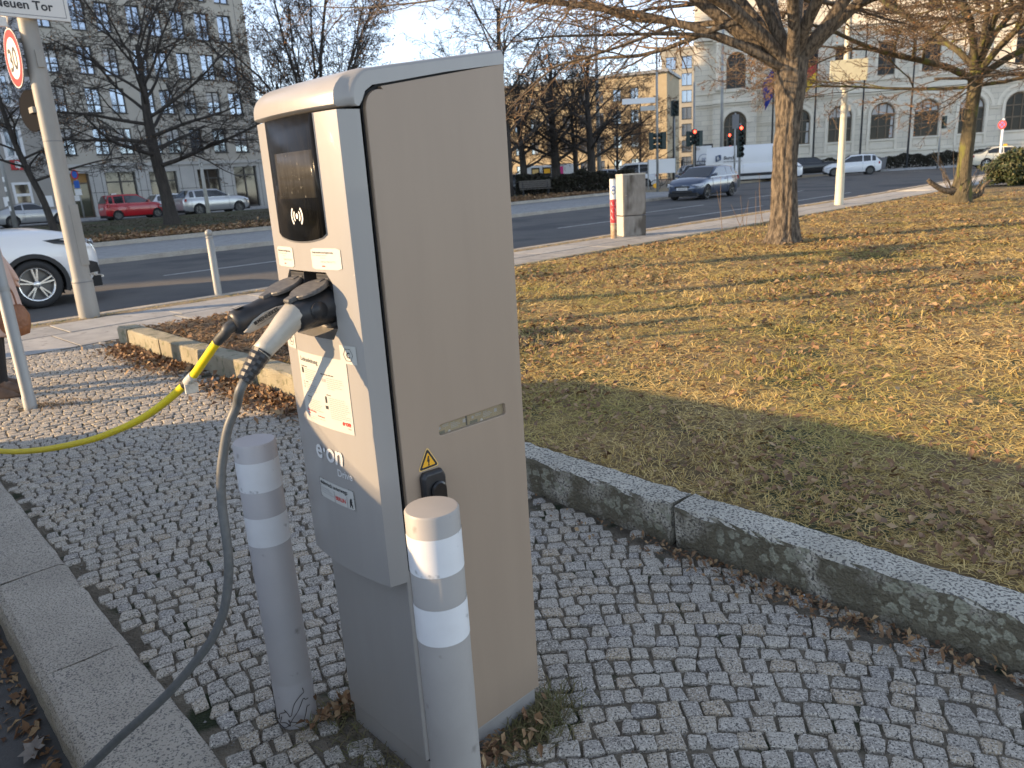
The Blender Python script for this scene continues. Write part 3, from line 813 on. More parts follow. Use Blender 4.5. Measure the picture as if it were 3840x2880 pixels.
for nm, cx, cy, n, sp, lab in (("weed_leaves", -.045, -.17, 110, (.025, .07), "withered leaves under the right foot of the column"), ("weed_leaves", .365, -.01, 90, (.02, .05), "withered leaves between the column and the left banded post")):
    sx, sy = npr.normal(cx, sp[0], n), npr.normal(cy, sp[1], n)
    k = ~((sx > 0) & (sx < .32) & (sy > -.35) & (sy < 0))
    xy = np.array([S2W(a_, b_) for a_, b_ in zip(sx[k], sy[k])])
    tag(link(nm, litter(nm, xy[:, 0], xy[:, 1], npr.uniform(0, .02, len(xy)), .022, m_leaf, .6)), lab, "leaves", kind="stuff")
x = POST_THIN[0] + npr.normal(.12, .12, 260); y = POST_THIN[1] + npr.normal(.04, .06, 260)
tag(link("post_weeds", blades("post_weeds", x, y, np.zeros(260), None, .07, .004, .5, m_straw)), "dry weeds at the foot of the thin pole", "weeds", kind="stuff")
# ------------------------------------------------------------------ charging column (local: x to its left, y towards the front, z up)
W = .32
def prof(x):
    """front bulge of the door"""
    t = min(max((x - .011) / (W - .022), 0), 1)
    return .040 + .016 * math.sin(math.pi * t) ** .8
mb = MB(); mb.box(.004, W - .004, -.343, -.004, -.05, .053)
mb.build("plinth", m_case, STN, bevel=.003)
mb = MB(); cs = [(.008, .05), (.346, .05), (.346, 1.531), (.05, 1.480), (.018, 1.462), (.008, 1.45)]
mb.loft([[(x, -a, b) for a, b in cs] for x in (.006, W - .006)], 0, True, True, smooth=False)
mb.build("core", m_dark, STN)
def arc(cx, cy, r, a0, a1, n=6): return [(cx + r * math.cos(R(a0 + (a1 - a0) * i / n)), cy + r * math.sin(R(a0 + (a1 - a0) * i / n))) for i in range(n + 1)]
def slope(v): return 1.4645 + .176 * v            # upper edge of the side panels against depth
side = [(.012, .060), (.350, .060), (.350, slope(.35)), (.046, slope(.046))] + arc(.044, slope(.03) - .035, .033, 80, 178, 6)
win = arc(.290, .818, .006, 0, 90, 3) + arc(.114, .817, .006, 90, 180, 3) + arc(.113, .806, .006, 180, 270, 3) + arc(.290, .804, .006, 270, 360, 3)
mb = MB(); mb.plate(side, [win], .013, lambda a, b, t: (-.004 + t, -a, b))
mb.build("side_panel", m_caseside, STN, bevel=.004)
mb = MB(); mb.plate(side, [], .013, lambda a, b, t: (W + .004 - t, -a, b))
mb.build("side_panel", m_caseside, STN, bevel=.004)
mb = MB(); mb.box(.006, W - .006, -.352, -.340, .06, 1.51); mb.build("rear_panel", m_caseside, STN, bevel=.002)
mb = MB(); mb.box(.005, W - .005, -.008, .004, .060, .530); mb.build("lower_front_panel", m_case, STN, bevel=.003)
# meters behind the slot in the side panel
for i, (v0, v1) in enumerate(((.100, .186), (.191, .30))):
    mb = MB(); mb.box(.0045, .012, -v1, -v0, .775, .85, 0)
    zt = .821
    k = lambda a, b: (.0042, -(v0 + a), b)
    def lines(v, z, n, w): 
        for j in range(n):
            mb.add([k(v, z - j * .0035), k(v + w * (.7 + .3 * math.sin(j * 5 + v * 90)), z - j * .0035), k(v + w * (.7 + .3 * math.sin(j * 5 + v * 90)), z - j * .0035 - .0013), k(v, z - j * .0035 - .0013)], [(0, 1, 2, 3)], 2)
    lines(.022, .818, 2, .018); lines(.045, .817, 4, .026)
    mb.add([k(.078, .816), k(.086, .816), k(.086, .808), k(.078, .808)], [(0, 1, 2, 3)], 2)
    mb.add([k(.006, .806), k(.028, .806), k(.028, .796), k(.006, .796)], [(0, 1, 2, 3)], 1)
    mb.lathe([(.0001, 0), (.0035, 0)], 10, (.0041, -(v0 + .015), .813), 2, axis='x', cap=False)
    mb.lathe([(.0001, 0), (.0035, 0)], 10, (.0041, -(v0 + .040), .800), 3, axis='x', cap=False)
    mb.build("electricity_meter", [mat("meter_face", (.34, .26, .14), .5, col2=(.27, .205, .11), nscale=30), mat("meter_display", (.11, .11, .075), .3), m_greyink, m_label], STN)
mb = MB(); mb.box(.001, .002, -.297, -.106, .797, .825); mb.build("meter_window", mat("clear_pane", (.5, .45, .35), .05, alpha=.10), STN)
# side lock
def lockbox(a, b, t): return (-.004 - t, -a, b)
mb = MB()
ol = [(.047, .612), (.103, .612), (.106, .72), (.098, .735), (.053, .737), (.046, .728)]
rings = [[lockbox(a, b, 0) for a, b in ol], [lockbox(a, b, .009) for a, b in ol], [lockbox(.076 + (a - .076) * .86, .67 + (b - .67) * .93, .015) for a, b in ol]]
mb.loft(rings, 0, True, True, smooth=False)
lk = mb.build("lock_housing", m_black, STN, bevel=.002)
mb = MB(); ol = arc(.080, .695, .019, 0, 180, 10) + [(.061, .625), (.099, .625)]
mb.loft([[lockbox(a, b, .013) for a, b in ol], [lockbox(a, b, .020) for a, b in ol], [lockbox(.080 + (a - .080) * .85, .66 + (b - .66) * .93, .023) for a, b in ol]], 0, True, True, smooth=False)
mb.build("lock_lever", mat("glossy_black_plastic", (.012, .012, .012), .25), lk)
# high-voltage warning triangle
def tri(cx, cz, h, rr, t, mb, m):
    o = []
    for ang in (90, 210, 330):
        c_ = (cx + (h - rr) * math.cos(R(ang)), cz + (h - rr) * math.sin(R(ang)))
        o += arc(c_[0], c_[1], rr, ang - 60, ang + 60, 4)
    mb.add([lockbox(a, b, t) for a, b in o], [tuple(range(len(o)))], m)
mb = MB(); tc_, tz_ = .072, .7555
tri(tc_, tz_, .0285, .004, .0006, mb, 0); tri(tc_, tz_, .0255, .003, .0009, mb, 1); tri(tc_, tz_ , .0185, .0012, .0012, mb, 2)
bolt = [(.000, .0125), (.0035, .0125), (.0012, .0035), (.0045, .0045), (.0012, -.0065), (.003, -.0065), (.0002, -.011), (-.0018, -.0065), (-.0002, -.0065), (-.0012, .001), (-.0040, .0002)]
mb.plate([(tc_ + a * .95, tz_ + b * .95) for a, b in bolt], [], .0001, lambda a, b, t: lockbox(a, b, .0015 - t), 1, back=False)
mb.build("warning_sign", [m_gold, m_ink, m_amber], STN, fix=False)

# door with the socket recess
xs = [.0, .004, .011, .018, .030, .040, .050, .0625, .075, .092, .110, .1225, .135, .149, .1625, .176, .190, .2025, .215, .233, .250, .260, .270, .280, .290, .302, .309, .316, .320]
def dy(x): return 0.0 if x in (0, .320) else (.020 if x in (.004, .316) else prof(x))
zs = [.512, .60, .75, .90, 1.022, 1.045, 1.10, 1.132, 1.152, 1.20, 1.30, 1.434]
mb = MB(); nx = len(xs)
V = [(x, dy(x), z) for z in zs for x in xs]
i0, i1 = xs.index(.075), xs.index(.250)
j0, j1 = zs.index(1.022), zs.index(1.152)
F = []
for j in range(len(zs) - 1):
    for i in range(nx - 1):
        q4 = (j * nx + i, j * nx + i + 1, (j + 1) * nx + i + 1, (j + 1) * nx + i)
        if i0 <= i < i1 and j0 <= j < j1:
            a_, b_, c_, d_ = q4
            if i == i0 and j == j0: F.append((a_, b_, d_))
            elif i == i1 - 1 and j == j0: F.append((a_, b_, c_))
            elif i == i0 and j == j1 - 1: F.append((a_, c_, d_))
            elif i == i1 - 1 and j == j1 - 1: F.append((b_, c_, d_))
            continue
        F.append(q4)
mb.add(V, F, 0, True)
# lower and upper returns
for j in (0, len(zs) - 1):
    z = zs[j]; mb.add([(x, dy(x), z) for x in xs] + [(x, 0, z) for x in xs], [(i, i + 1, nx + i + 1, nx + i) for i in range(nx - 1)], 0)
# recess: tapering walls and back
hole = [(xs[i0 + 1], 1.022), (xs[i1 - 1], 1.022), (xs[i1], zs[j0 + 1]), (xs[i1], zs[j1 - 1]), (xs[i1 - 1], 1.152), (xs[i0 + 1], 1.152), (xs[i0], zs[j1 - 1]), (xs[i0], zs[j0 + 1])]
rim = []
for i in range(8):
    a_, b_ = hole[i], hole[(i + 1) % 8]
    for t in (0, .5): rim.append((a_[0] + (b_[0] - a_[0]) * t, a_[1] + (b_[1] - a_[1]) * t))
r_a = [(x, prof(x) - .0005, z) for x, z in rim]
r_b = [(.1625 + (x - .1625) * .97, .004, 1.088 + (z - 1.088) * .90) for x, z in rim]
mb.loft([r_a, r_b], 0, True, False, smooth=False); mb.add(r_b, [tuple(range(len(r_b)))], 0)
door = mb.build("front_door", m_case, STN)
door.data.polygons.foreach_set("use_smooth", [True] * len(door.data.polygons))
em = door.modifiers.new("split", 'EDGE_SPLIT'); em.split_angle = R(35)
# hood over the top
def capring(x, s):
    """closed section in (y,z); s pulls the section in at its ends"""
    f = dy(min(max(x, .004), .316)) + .004 - s * .012
    top = lambda v: 1.4995 + .153 * v - s * .006
    o = [(-.356 + s * .004, slope(.352) - .001), (-.356 + s * .004, top(.356) - .012), (-.348, top(.348)), (-.20, top(.2)), (-.08, top(.08)), (-.035, top(.035) - .0005)]
    for i in range(1, 8):
        a = R(84 - 80 * i / 7); o.append((-.035 + (f + .035) * math.cos(a), 1.452 + (top(.035) - 1.4525) * math.sin(a)))
    o += [(f, 1.4425), (f - .006, 1.4385), (.003, 1.4385), (-.004, 1.448), (-.012, 1.4635), (-.028, slope(.028) + .0045), (-.06, slope(.06) + .004), (-.20, slope(.2) + .004)]
    return [(x, y, z) for y, z in o]
mb = MB(); mb.loft([capring(x, s) for x, s in ((-.005, 1), (-.002, .35), (.004, 0), (.011, 0), (.03, 0), (.06, 0), (.11, 0), (.16, 0), (.21, 0), (.26, 0), (.29, 0), (.309, 0), (.316, 0), (.322, .35), (.325, 1))], 0, True, True)
hood = mb.build("hood", m_case, STN)
em = hood.modifiers.new("split", 'EDGE_SPLIT'); em.split_angle = R(42)
# display window
def strip(x0, x1, zb, zt, off, m, name, parent, n=14, fix=True):
    mb = MB(); V = []
    for i in range(n + 1):
        x = x0 + (x1 - x0) * i / n
        for k in range(2):
            z = (zb(x) if callable(zb) else zb) if k == 0 else (zt(x) if callable(zt) else zt)
            V.append((x, prof(x) + off, z))
    F = [(2 * i, 2 * i + 2, 2 * i + 3, 2 * i + 1) for i in range(n)]
    mb.add(V, F, 0, True)
    V2 = [(x, y - off - .001, z) for x, y, z in V]
    k = len(V); L_ = [2 * i for i in range(n + 1)] + [2 * i + 1 for i in range(n, -1, -1)]
    mb.add([V[i] for i in L_] + [V2[i] for i in L_], [(i, (i + 1) % k, k + (i + 1) % k, k + i) for i in range(k)], 0)
    return mb.build(name, m, parent)
def zarc(x): return 1.209 + .011 * abs((x - .164) / .09) ** 2.2 + (.004 if x < .078 or x > .25 else 0)
strip(.071, .257, lambda x: zarc(x) - .003, 1.4345, .0008, mat("bezel_rim", (.30, .29, .28), .4), "bezel_rim", STN)
bez = strip(.0735, .2545, zarc, 1.4345, .0016, m_gloss, "display_window", STN)
strip(.086, .2255, 1.289, 1.373, .0019, m_screen, "screen", bez)
def onface(x0, z0, off=.0022, sx=-1): return lambda a, b: (x0 + sx * a, prof(x0 + sx * a) + off, z0 + b)
mb = MB()
def ringarc(r0_, r1_, a0, a1, n=8):
    o = arc(0, 0, r1_, a0, a1, n) + arc(0, 0, r0_, a1, a0, n)
    return o
fn = onface(.163, 1.2565)
mb.add([fn(a * .8, b) for a, b in arc(0, 0, .0055, 0, 360, 16)[:-1]], [tuple(range(16))])
for r0_, r1_, sp in ((.0095, .0135, 48), (.018, .0225, 46)):
    for a in (0, 180):
        o = ringarc(r0_, r1_, a - sp, a + sp); n = len(o)
        mb.add([fn(x, y) for x, y in o], [(i, i + 1, n - 2 - i, n - 1 - i) for i in range(n // 2 - 1)])
mb.build("contactless_symbol", m_white, bez)
# raindrop marks on the screen
mb = MB(); dr_ = random.Random(2)
for i in range(38):
    x = min(max(dr_.gauss(.150, .03), .09), .222); z = min(max(dr_.gauss(1.325, .022), 1.292), 1.37); r_ = dr_.choice([.0004, .0005, .0006, .0008, .0016])
    mb.add([(x + r_ * .7 * math.cos(a), prof(x) + .0026, z + r_ * math.sin(a) * dr_.uniform(1, 1.9)) for a in np.linspace(0, 6.28, 7)[:-1]], [tuple(range(6))])
o = mb.build("dried_drops", mat("dried_drop", (.13, .12, .10), .6), bez, fix=False); o["kind"] = "stuff"

# stickers and print on the door
def sticker(name, x0, x1, z0, z1, mats, parts, cr=.0, label=None):
    """x0 is the left edge as seen from the front"""
    mb = MB(); n = 8
    V = []
    for i in range(n + 1):
        x = x0 + (x1 - x0) * i / n
        ins = cr if i in (0, n) else 0
        V += [(x, prof(x) + .0011, z0 + ins), (x, prof(x) + .0011, z1 - ins)]
    mb.add(V, [(2 * i, 2 * i + 2, 2 * i + 3, 2 * i + 1) for i in range(n)], 0, True)
    parts(mb, lambda a, b, o_=.0016: (x0 - a, prof(x0 - a) + o_, z1 - b))
    o = mb.build(name, mats, STN, fix=False)
    if label: o["label"] = label
    return o
def tline(mb, f, a, b, s, size, m=1, **k):
    mb.text(s, size, lambda u, v: f(a + u, b - v), m, **k)
def bars(mb, f, a, b, n, w, lh=.0042, th=.0015, m=2, seed=1):
    r_ = random.Random(seed)
    for i in range(n):
        x = a
        end = a + w * (r_.uniform(.75, 1) if i < n - 1 else r_.uniform(.3, .7))
        while x < end:
            l = r_.uniform(.004, .011); l = min(l, end - x)
            mb.add([f(x, b + i * lh), f(x + l, b + i * lh), f(x + l, b + i * lh + th), f(x, b + i * lh + th)], [(0, 1, 2, 3)], m)
            x += l + .0018
def pay(mb, f):
    tline(mb, f, .005, .0095, "Direkt bezahlen ohne Registrierung", .0049, 1, bold=.00008, space=.92)
    tline(mb, f, .005, .0142, "Beim Ladevorgang auswählen", .0038, 2)
    bars(mb, f, .030, .0175, 1, .040, m=2, th=.001)
    tline(mb, f, .030, .0270, "DE*UFC*E011217*2", .0052, 2)
    tline(mb, f, .033, .0345, "e·on", .0050, 3, bold=.0002)
ST = [m_label, m_ink, m_greyink, m_red]
sticker("payment_sticker", .283, .203, 1.157, 1.197, ST, pay, .003)
sticker("payment_sticker", .131, .041, 1.157, 1.197, ST, pay, .003)
def csign(mb, f):
    cx, cy = .024, .018
    for r0_, r1_ in ((.0128, .0140),):
        o = [(cx + r1_ * math.cos(R(60 * k)), cy + r1_ * math.sin(R(60 * k))) for k in range(6)]; i_ = [(cx + r0_ * math.cos(R(60 * k)), cy + r0_ * math.sin(R(60 * k))) for k in range(6)]
        mb.add([f(*p) for p in o] + [f(*p) for p in i_], [(k, (k + 1) % 6, 6 + (k + 1) % 6, 6 + k) for k in range(6)], 1)
    tline(mb, f, cx - .0052, cy + .0058, "C", .0155, 1, bold=.0004)
sticker("connector_sticker", .299, .252, .985, 1.021, ST, csign)
sticker("connector_sticker", .077, .030, .978, 1.014, ST, csign)
def poster(mb, f):
    tline(mb, f, .010, .0195, "Ladeanleitung", .0135, 1)
    bars(mb, f, .010, .030, 1, .066, m=1, th=.002, seed=4)
    mb.add([f(.010, .034), f(.018, .034), f(.018, .046), f(.010, .046)], [(0, 1, 2, 3)], 1)
    bars(mb, f, .023, .035, 6, .055, seed=5); bars(mb, f, .023, .063, 1, .02, m=1, seed=6); bars(mb, f, .023, .068, 5, .055, seed=7)
    for k in range(3): mb.add([f(.011, .062 + k * .006), f(.017, .062 + k * .006), f(.017, .066 + k * .006), f(.011, .066 + k * .006)], [(0, 1, 2, 3)], 2)
    bars(mb, f, .023, .094, 1, .045, m=1, seed=8); bars(mb, f, .023, .099, 7, .062, seed=9)
    bars(mb, f, .092, .036, 1, .085, m=1, th=.002, seed=10); bars(mb, f, .112, .043, 6, .06, seed=11)
    mb.add([f(.093, .046), f(.108, .046), f(.108, .053), f(.093, .053)], [(0, 1, 2, 3)], 2)
    bars(mb, f, .105, .078, 1, .03, m=1, th=.002, seed=12); bars(mb, f, .112, .084, 11, .066, seed=13)
    mb.add([f(.098, .083), f(.104, .083), f(.104, .097), f(.098, .097)], [(0, 1, 2, 3)], 1)
    mb.add([f(.096, .103), f(.106, .103), f(.106, .110), f(.096, .110)], [(0, 1, 2, 3)], 1)
    tline(mb, f, .012, .1275, "Service-Hotline", .0066, 3, bold=.0001); bars(mb, f, .016, .1310, 1, .028, m=3, th=.002, seed=14); bars(mb, f, .058, .1310, 1, .04, m=3, th=.002, seed=15)
    bars(mb, f, .012, .1375, 2, .09, seed=16, th=.001)
    tline(mb, f, .149, .1355, "e·on", .0145, 3, bold=.0006, shear=.15); tline(mb, f, .166, .1425, "Drive", .0042, 3)
sticker("instruction_poster", .245, .062, .832, .984, ST, poster)
def city(mb, f):
    L1 = .0009
    def ln(a, b, c, d): mb.add([f(a, b), f(c, b), f(c, d), f(a, d)], [(0, 1, 2, 3)], 1)
    w, h = .134, .043
    for (a, b, c, d) in ((0, 0, w, L1), (0, h - L1, w, h), (0, 0, L1, h), (w - L1, 0, w, h), (0, .0165, w, .0172), (.061, .017, .0618, h), (.108, .017, .1088, h)): ln(a, b, c, d)
    tline(mb, f, .0045, .0125, "elektrisch unterwegs", .0128, 1, bold=.0002)
    tline(mb, f, .0045, .0225, "Senatsverwaltung", .0052, 2); tline(mb, f, .0045, .0275, "für Umwelt, Mobilität,", .0052, 2); tline(mb, f, .0045, .0325, "Verbraucher- und Klimaschutz", .0044, 2)
    tline(mb, f, .0645, .0345, "BERLIN", .0125, 3, bold=.0002, space=.95)
    bear = [(.0, .011), (.002, .012), (.003, .0105), (.0052, .009), (.0028, .0085), (.003, .006), (.0055, .0058), (.0055, .0048), (.003, .004), (.0035, .0), (.0055, -.003), (.0045, -.0075), (.0065, -.008), (.0062, -.009), (.0028, -.009), (.0018, -.004), (-.0005, -.0035), (-.0022, -.009), (-.0045, -.0086), (-.0038, -.003), (-.0042, .003), (-.0025, .008)]
    mb.plate([(a * 1.05, b * 1.05) for a, b in bear], [], .0001, lambda a, b, t: f(.121 + a, .030 - b, .0016), 1, back=False)
sticker("city_sticker", .222, .088, .6635, .7065, ST, city)
mb = MB(); fn = onface(.219, .757, .0022)
mb.text("e·on", .062, lambda a, b: fn(a, b), 0, bold=.0012, shear=.12, space=.98)
mb.build("maker_logo", m_white, STN, fix=False)
mb = MB(); fn = onface(.136, .731, .0022)
mb.text("Drive", .0225, lambda a, b: fn(a, b), 0, bold=.0004)
mb.build("maker_lettering", m_white, STN, fix=False)
# two sockets with flipped-up lids
for sx in (.108, .208):
    mb = MB()
    mb.lathe([(.046, .004), (.050, .012), (.050, .040), (.046, .046), (.037, .047), (.036, .02), (.0001, .02)], 28, (sx, 0, 1.090), 0, axis='y', cap=False)
    mb.box(sx - .026, sx + .026, .012, .050, 1.118, 1.148)
    so = mb.build("socket", m_black, STN, bevel=.0015)
    # lid: round cap with a thumb tab, hinged on top and resting on the plug
    mb = MB(); M = Matrix.Translation((sx, .034, 1.143)) @ Matrix.Rotation(R(-19), 4, 'X') @ Matrix.Scale(.90, 4)
    disc = arc(0, .058, .043, -60, 240, 22) + [(-.020, .004), (.020, .004)]
    tab = [(-.014, .098), (.014, .098), (.011, .117), (-.011, .117)]
    for t, ol_ in enumerate((disc, tab)):
        mb.loft([[(a, b, -.007) for a, b in ol_], [(a, b, -.001) for a, b in ol_], [(a * .94, .058 + (b - .058) * .95, .002 + t * .0005) for a, b in ol_]], 0, True, True, smooth=False)
    mb.box(-.024, .024, -.006, .02, -.012, .004); mb.box(-.010, .010, .018, .034, .0018, .004)
    mb.xf(M)
    mb.build("lid", m_lid, so, bevel=.0012)
    if sx < .15:
        mb = MB()
        for k in range(7):
            a = R(-100 + 0) ; ang = R(-32 + k * 9) 
            mb.add([(sx - .0445 * math.cos(ang + s_), .0474, 1.090 + .0445 * math.sin(ang + s_)) if i < 2 else (sx - .0405 * math.cos(ang + s_), .0478, 1.090 + .0405 * math.sin(ang + s_)) for i, s_ in enumerate((-.045, .045, .045, -.045))], [(0, 1, 2, 3)])
        mb.build("status_light", m_blueled, so, fix=False)
# tape scrap wisps on the lower door: faint pale reflection spots are left to the renderer

# ------------------------------------------------------------------ the two charging cables
def toW(x, y, z): return Vector((*S2W(x, y), z))
def sect(path, rads, n=14, flat=None):
    """loft of ellipses along a path lying in a plane of constant x of the column"""
    rings = []
    k = len(path)
    for i in range(k):
        p = Vector(path[i]); d = (Vector(path[min(i + 1, k - 1)]) - Vector(path[max(i - 1, 0)])).normalized()
        x = Vector((1, 0, 0)); y = d.cross(x)
        rx, ry = rads[i]
        rings.append([tuple(p + x * rx * math.cos(2 * math.pi * j / n) + y * ry * math.sin(2 * math.pi * j / n)) for j in range(n)])
    return rings
def smooth_path(pts, n=6):
    """Catmull-Rom"""
    P_ = [Vector(p) for p in pts]; P_ = [P_[0] * 2 - P_[1]] + P_ + [P_[-1] * 2 - P_[-2]]; out = []
    for i in range(1, len(P_) - 2):
        a, b, c_, d = P_[i - 1:i + 3]
        for k in range(n):
            t = k / n
            out.append(.5 * ((2 * b) + (c_ - a) * t + (2 * a - 5 * b + 4 * c_ - d) * t * t + (-a + 3 * b - 3 * c_ + d) * t ** 3))
    return out + [P_[-2]]
# grey plug
gc = empty("charging_cable", STN.location, R(133.3), "dark grey cable with a pale grey plug hanging from the right hand socket", "charging cable", "charging cables plugged into the column")
mb = MB(); x = .108
mb.loft(sect([(x, .022, 1.089), (x, .05, 1.088), (x, .085, 1.085), (x, .115, 1.078), (x, .125, 1.074)], [(.034, .034), (.035, .035), (.034, .034), (.031, .031), (.026, .026)]), 0)
mb.lathe([(.0001, .0), (.017, .0), (.017, .002), (.0001, .0025)], 18, (x - .0345, .085, 1.086), 0, axis='x', cap=False)
mb.build("plug_head", m_black, gc)
mb = MB(); mb.loft(sect([(x, .100, 1.087), (x, .118, 1.082), (x, .140, 1.066), (x, .162, 1.048), (x, .182, 1.033), (x, .196, 1.022)], [(.022, .014), (.029, .026), (.025, .024), (.022, .021), (.0205, .0185), (.020, .019)]), 0)
mb.build("plug_handle", m_greyplug, gc)
mb = MB(); path = [(x, .192 + .0042 * i, 1.0255 - .0046 * i) for i in range(11)]
mb.loft(sect(path, [(.0212 - .0006 * i - (.0014 if i % 2 else 0), .0200 - .0006 * i - (.0014 if i % 2 else 0)) for i in range(11)]), 0, smooth=False)
mb.build("strain_relief", m_black, gc)
GP = [toW(x, .228, .986), (-.4809, 1.318, .972), (-.510, 1.315, .935), (-.528, 1.312, .895), (-.540, 1.308, .85), (-.551, 1.304, .80), (-.556, 1.298, .745), (-.5545, 1.289, .69), (-.555, 1.282, .637), (-.563, 1.277, .587), (-.577, 1.271, .537), (-.603, 1.265, .487), (-.643, 1.261, .439), (-.701, 1.257, .379), (-.762, 1.255, .327), (-.817, 1.253, .283), (-.885, 1.25, .224), (-.96, 1.249, .165), (-1.06, 1.26, .10), (-1.2, 1.33, .05), (-1.42, 1.5, .06), (-1.62, 1.62, .2), (-1.78, 1.69, .45), (-1.86, 1.74, .66)]
GP[1:5] = [toW(x, .245, .963), Vector((-.505, 1.316, .932)), Vector((-.526, 1.313, .892)), Vector((-.540, 1.309, .848))]
def to_local(root, pts):
    Mi = (Matrix.Translation(root.location) @ Matrix.Rotation(root.rotation_euler.z, 4, 'Z')).inverted()
    return [Mi @ Vector(p) for p in pts]
mb = MB(); mb.tube(to_local(gc, smooth_path(GP)), .0086, 12); mb.build("cable", m_cable, gc)
# yellow cable with the black plug
yc = empty("charging_cable", STN.location, R(133.3), "bright yellow cable with a black and grey plug in the left hand socket", "charging cable", "charging cables plugged into the column")
mb = MB(); x = .208
mb.loft(sect([(x, .022, 1.090), (x, .06, 1.091), (x, .095, 1.088), (x, .125, 1.083), (x, .150, 1.077), (x, .172, 1.072), (x, .188, 1.068), (x, .196, 1.066)], [(.034, .034), (.035, .034), (.033, .032), (.027, .026), (.024, .024), (.023, .025), (.0225, .025), (.017, .019)]), 0)
hd = mb.build("plug_body", m_black, yc)
# grey flank grip with the maker's lettering
mb = MB()
gp = [(.188, 1.052), (.178, 1.060), (.165, 1.072), (.145, 1.083), (.120, 1.090), (.095, 1.093), (.080, 1.092), (.098, 1.082), (.118, 1.072), (.138, 1.061), (.158, 1.054), (.176, 1.049)]
mb.plate(gp, [], .006, lambda a, b, t: (x - .0215 - .010 * max(0, (.17 - a)) / .08 * .9 - .006 + t, a, b), 0)
gp_o = mb.build("grip_panel", m_greyplug, yc, bevel=.001)
mb = MB()
def gl(a, b):
    ca, sa = math.cos(R(-24)), math.sin(R(-24)); u_, v_ = a * ca + b * sa, -a * sa + b * ca
    return (x - .0295 - .0112 * max(0, (.17 - (.166 - u_))) / .08 * .9, .166 - u_, 1.0625 + v_)
mb.text("MENNEKES", .0095, lambda a, b: gl(a + .007, b), 0, bold=.0003); mb.text("MY POWER CONNECTION", .0036, lambda a, b: gl(a + .003, b - .0048), 0)
mb.add([gl(0, 0), gl(.006, 0), gl(.006, .0065), gl(0, .0065)], [(0, 1, 2, 3)], 0)
mb.build("grip_lettering", m_ink, gp_o, fix=False)
mb = MB()
mb.add([(x - .008 + .0, .172, 1.0985), (x + .010, .172, 1.0985), (x + .010, .190, 1.0945), (x - .008, .190, 1.0945)], [(0, 1, 2, 3)], 0)
for k in range(4):
    for j in range(3): mb.add([(x - .006 + k * .004, .175 + j * .005, 1.0984 - j * .0011 + .0003), (x - .0035 + k * .004, .175 + j * .005, 1.0984 - j * .0011 + .0003), (x - .0035 + k * .004, .178 + j * .005, 1.0978 - j * .0011 + .0003), (x - .006 + k * .004, .178 + j * .005, 1.0978 - j * .0011 + .0003)], [(0, 1, 2, 3)], 1)
mb.build("rating_label", [m_black, m_label], hd, fix=False)
YP = [toW(x, .190, 1.067), toW(x + .002, .205, 1.060), (-.536, 1.398, 1.052), (-.558, 1.409, 1.034), (-.597, 1.435, .997), (-.647, 1.474, .952), (-.728, 1.54, .895), (-.839, 1.63, .829), (-.97, 1.733, .768), (-1.112, 1.844, .712), (-1.358, 2.03, .635), (-1.603, 2.211, .58), (-1.95, 2.45, .54), (-2.2, 2.62, .56), (-2.42, 2.74, .64)]
yp = to_local(yc, smooth_path(YP, 8))
mb = MB(); mb.tube(yp[:25], [.0125 - .00013 * i for i in range(25)], 12); mb.build("cable_sleeve", mat("black_sleeve", (.035, .037, .037), .5, col2=(.05, .05, .05), nscale=60), yc)
mb = MB(); mb.tube(yp[24:], .0084, 14); mb.build("cable", m_yellow, yc)
mb = MB(); lb_ = yp[39:44]; mb.tube(lb_, .0096, 12)
e_ = Vector(lb_[2]); mb.box(e_.x - .003, e_.x + .003, e_.y - .014, e_.y + .012, e_.z - .028, e_.z - .008)
mb.tube(lb_[3:5], .0098, 12, 1)
mb.build("cable_tag", [mat("clear_tag", (.62, .60, .54), .35, col2=(.4, .39, .35), nscale=70), m_ink], yc)

# ------------------------------------------------------------------ bollards beside the column
def band_bollard(loc, label, m):
    o = empty("banded_bollard", (*loc, 0), 0, label, "bollard", "banded bollards guarding the column")
    r_ = .0488
    mb = MB(); mb.lathe([(r_ + .0004, -.05), (r_ + .0004, .117), (r_ - .0002, .119), (r_, .122), (r_, .749), (r_ - .0025, .7525), (r_ - .006, .753), (.0001, .7535)], 48, m=0, cap=False)
    p = mb.build("post", m, o); e = p.modifiers.new("s", 'EDGE_SPLIT'); e.split_angle = R(40)
    for z0, z1 in ((.638, .711), (.501, .574)):
        mb = MB(); mb.lathe([(r_ + .0007, z0), (r_ + .0007, z1)], 48, cap=False); mb.build("reflective_band", m_refl, o)
    return o
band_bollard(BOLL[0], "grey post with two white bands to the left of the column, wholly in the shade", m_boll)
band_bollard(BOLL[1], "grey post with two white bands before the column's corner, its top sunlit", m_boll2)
# dead creeper wound round the shaded one
mb = MB(); vr = random.Random(9); bx, by = BOLL[0]
for s in range(6):
    a = vr.uniform(2.4, 5.2); z = vr.uniform(.0, .1); pts = []
    for k in range(14):
        a += vr.uniform(-.05, .34) * (1 if s % 2 else -1); z = max(.0, z + vr.uniform(-.012, .024)); rr = .0505 + vr.uniform(0, .006)
        pts.append((bx + rr * math.cos(a), by + rr * math.sin(a), z))
    mb.tube(smooth_path(pts, 3), .0009, 5)
tag(mb.build("dead_creeper", m_darktwig), "thin dead creeper wound round the foot of the shaded post", "creeper")
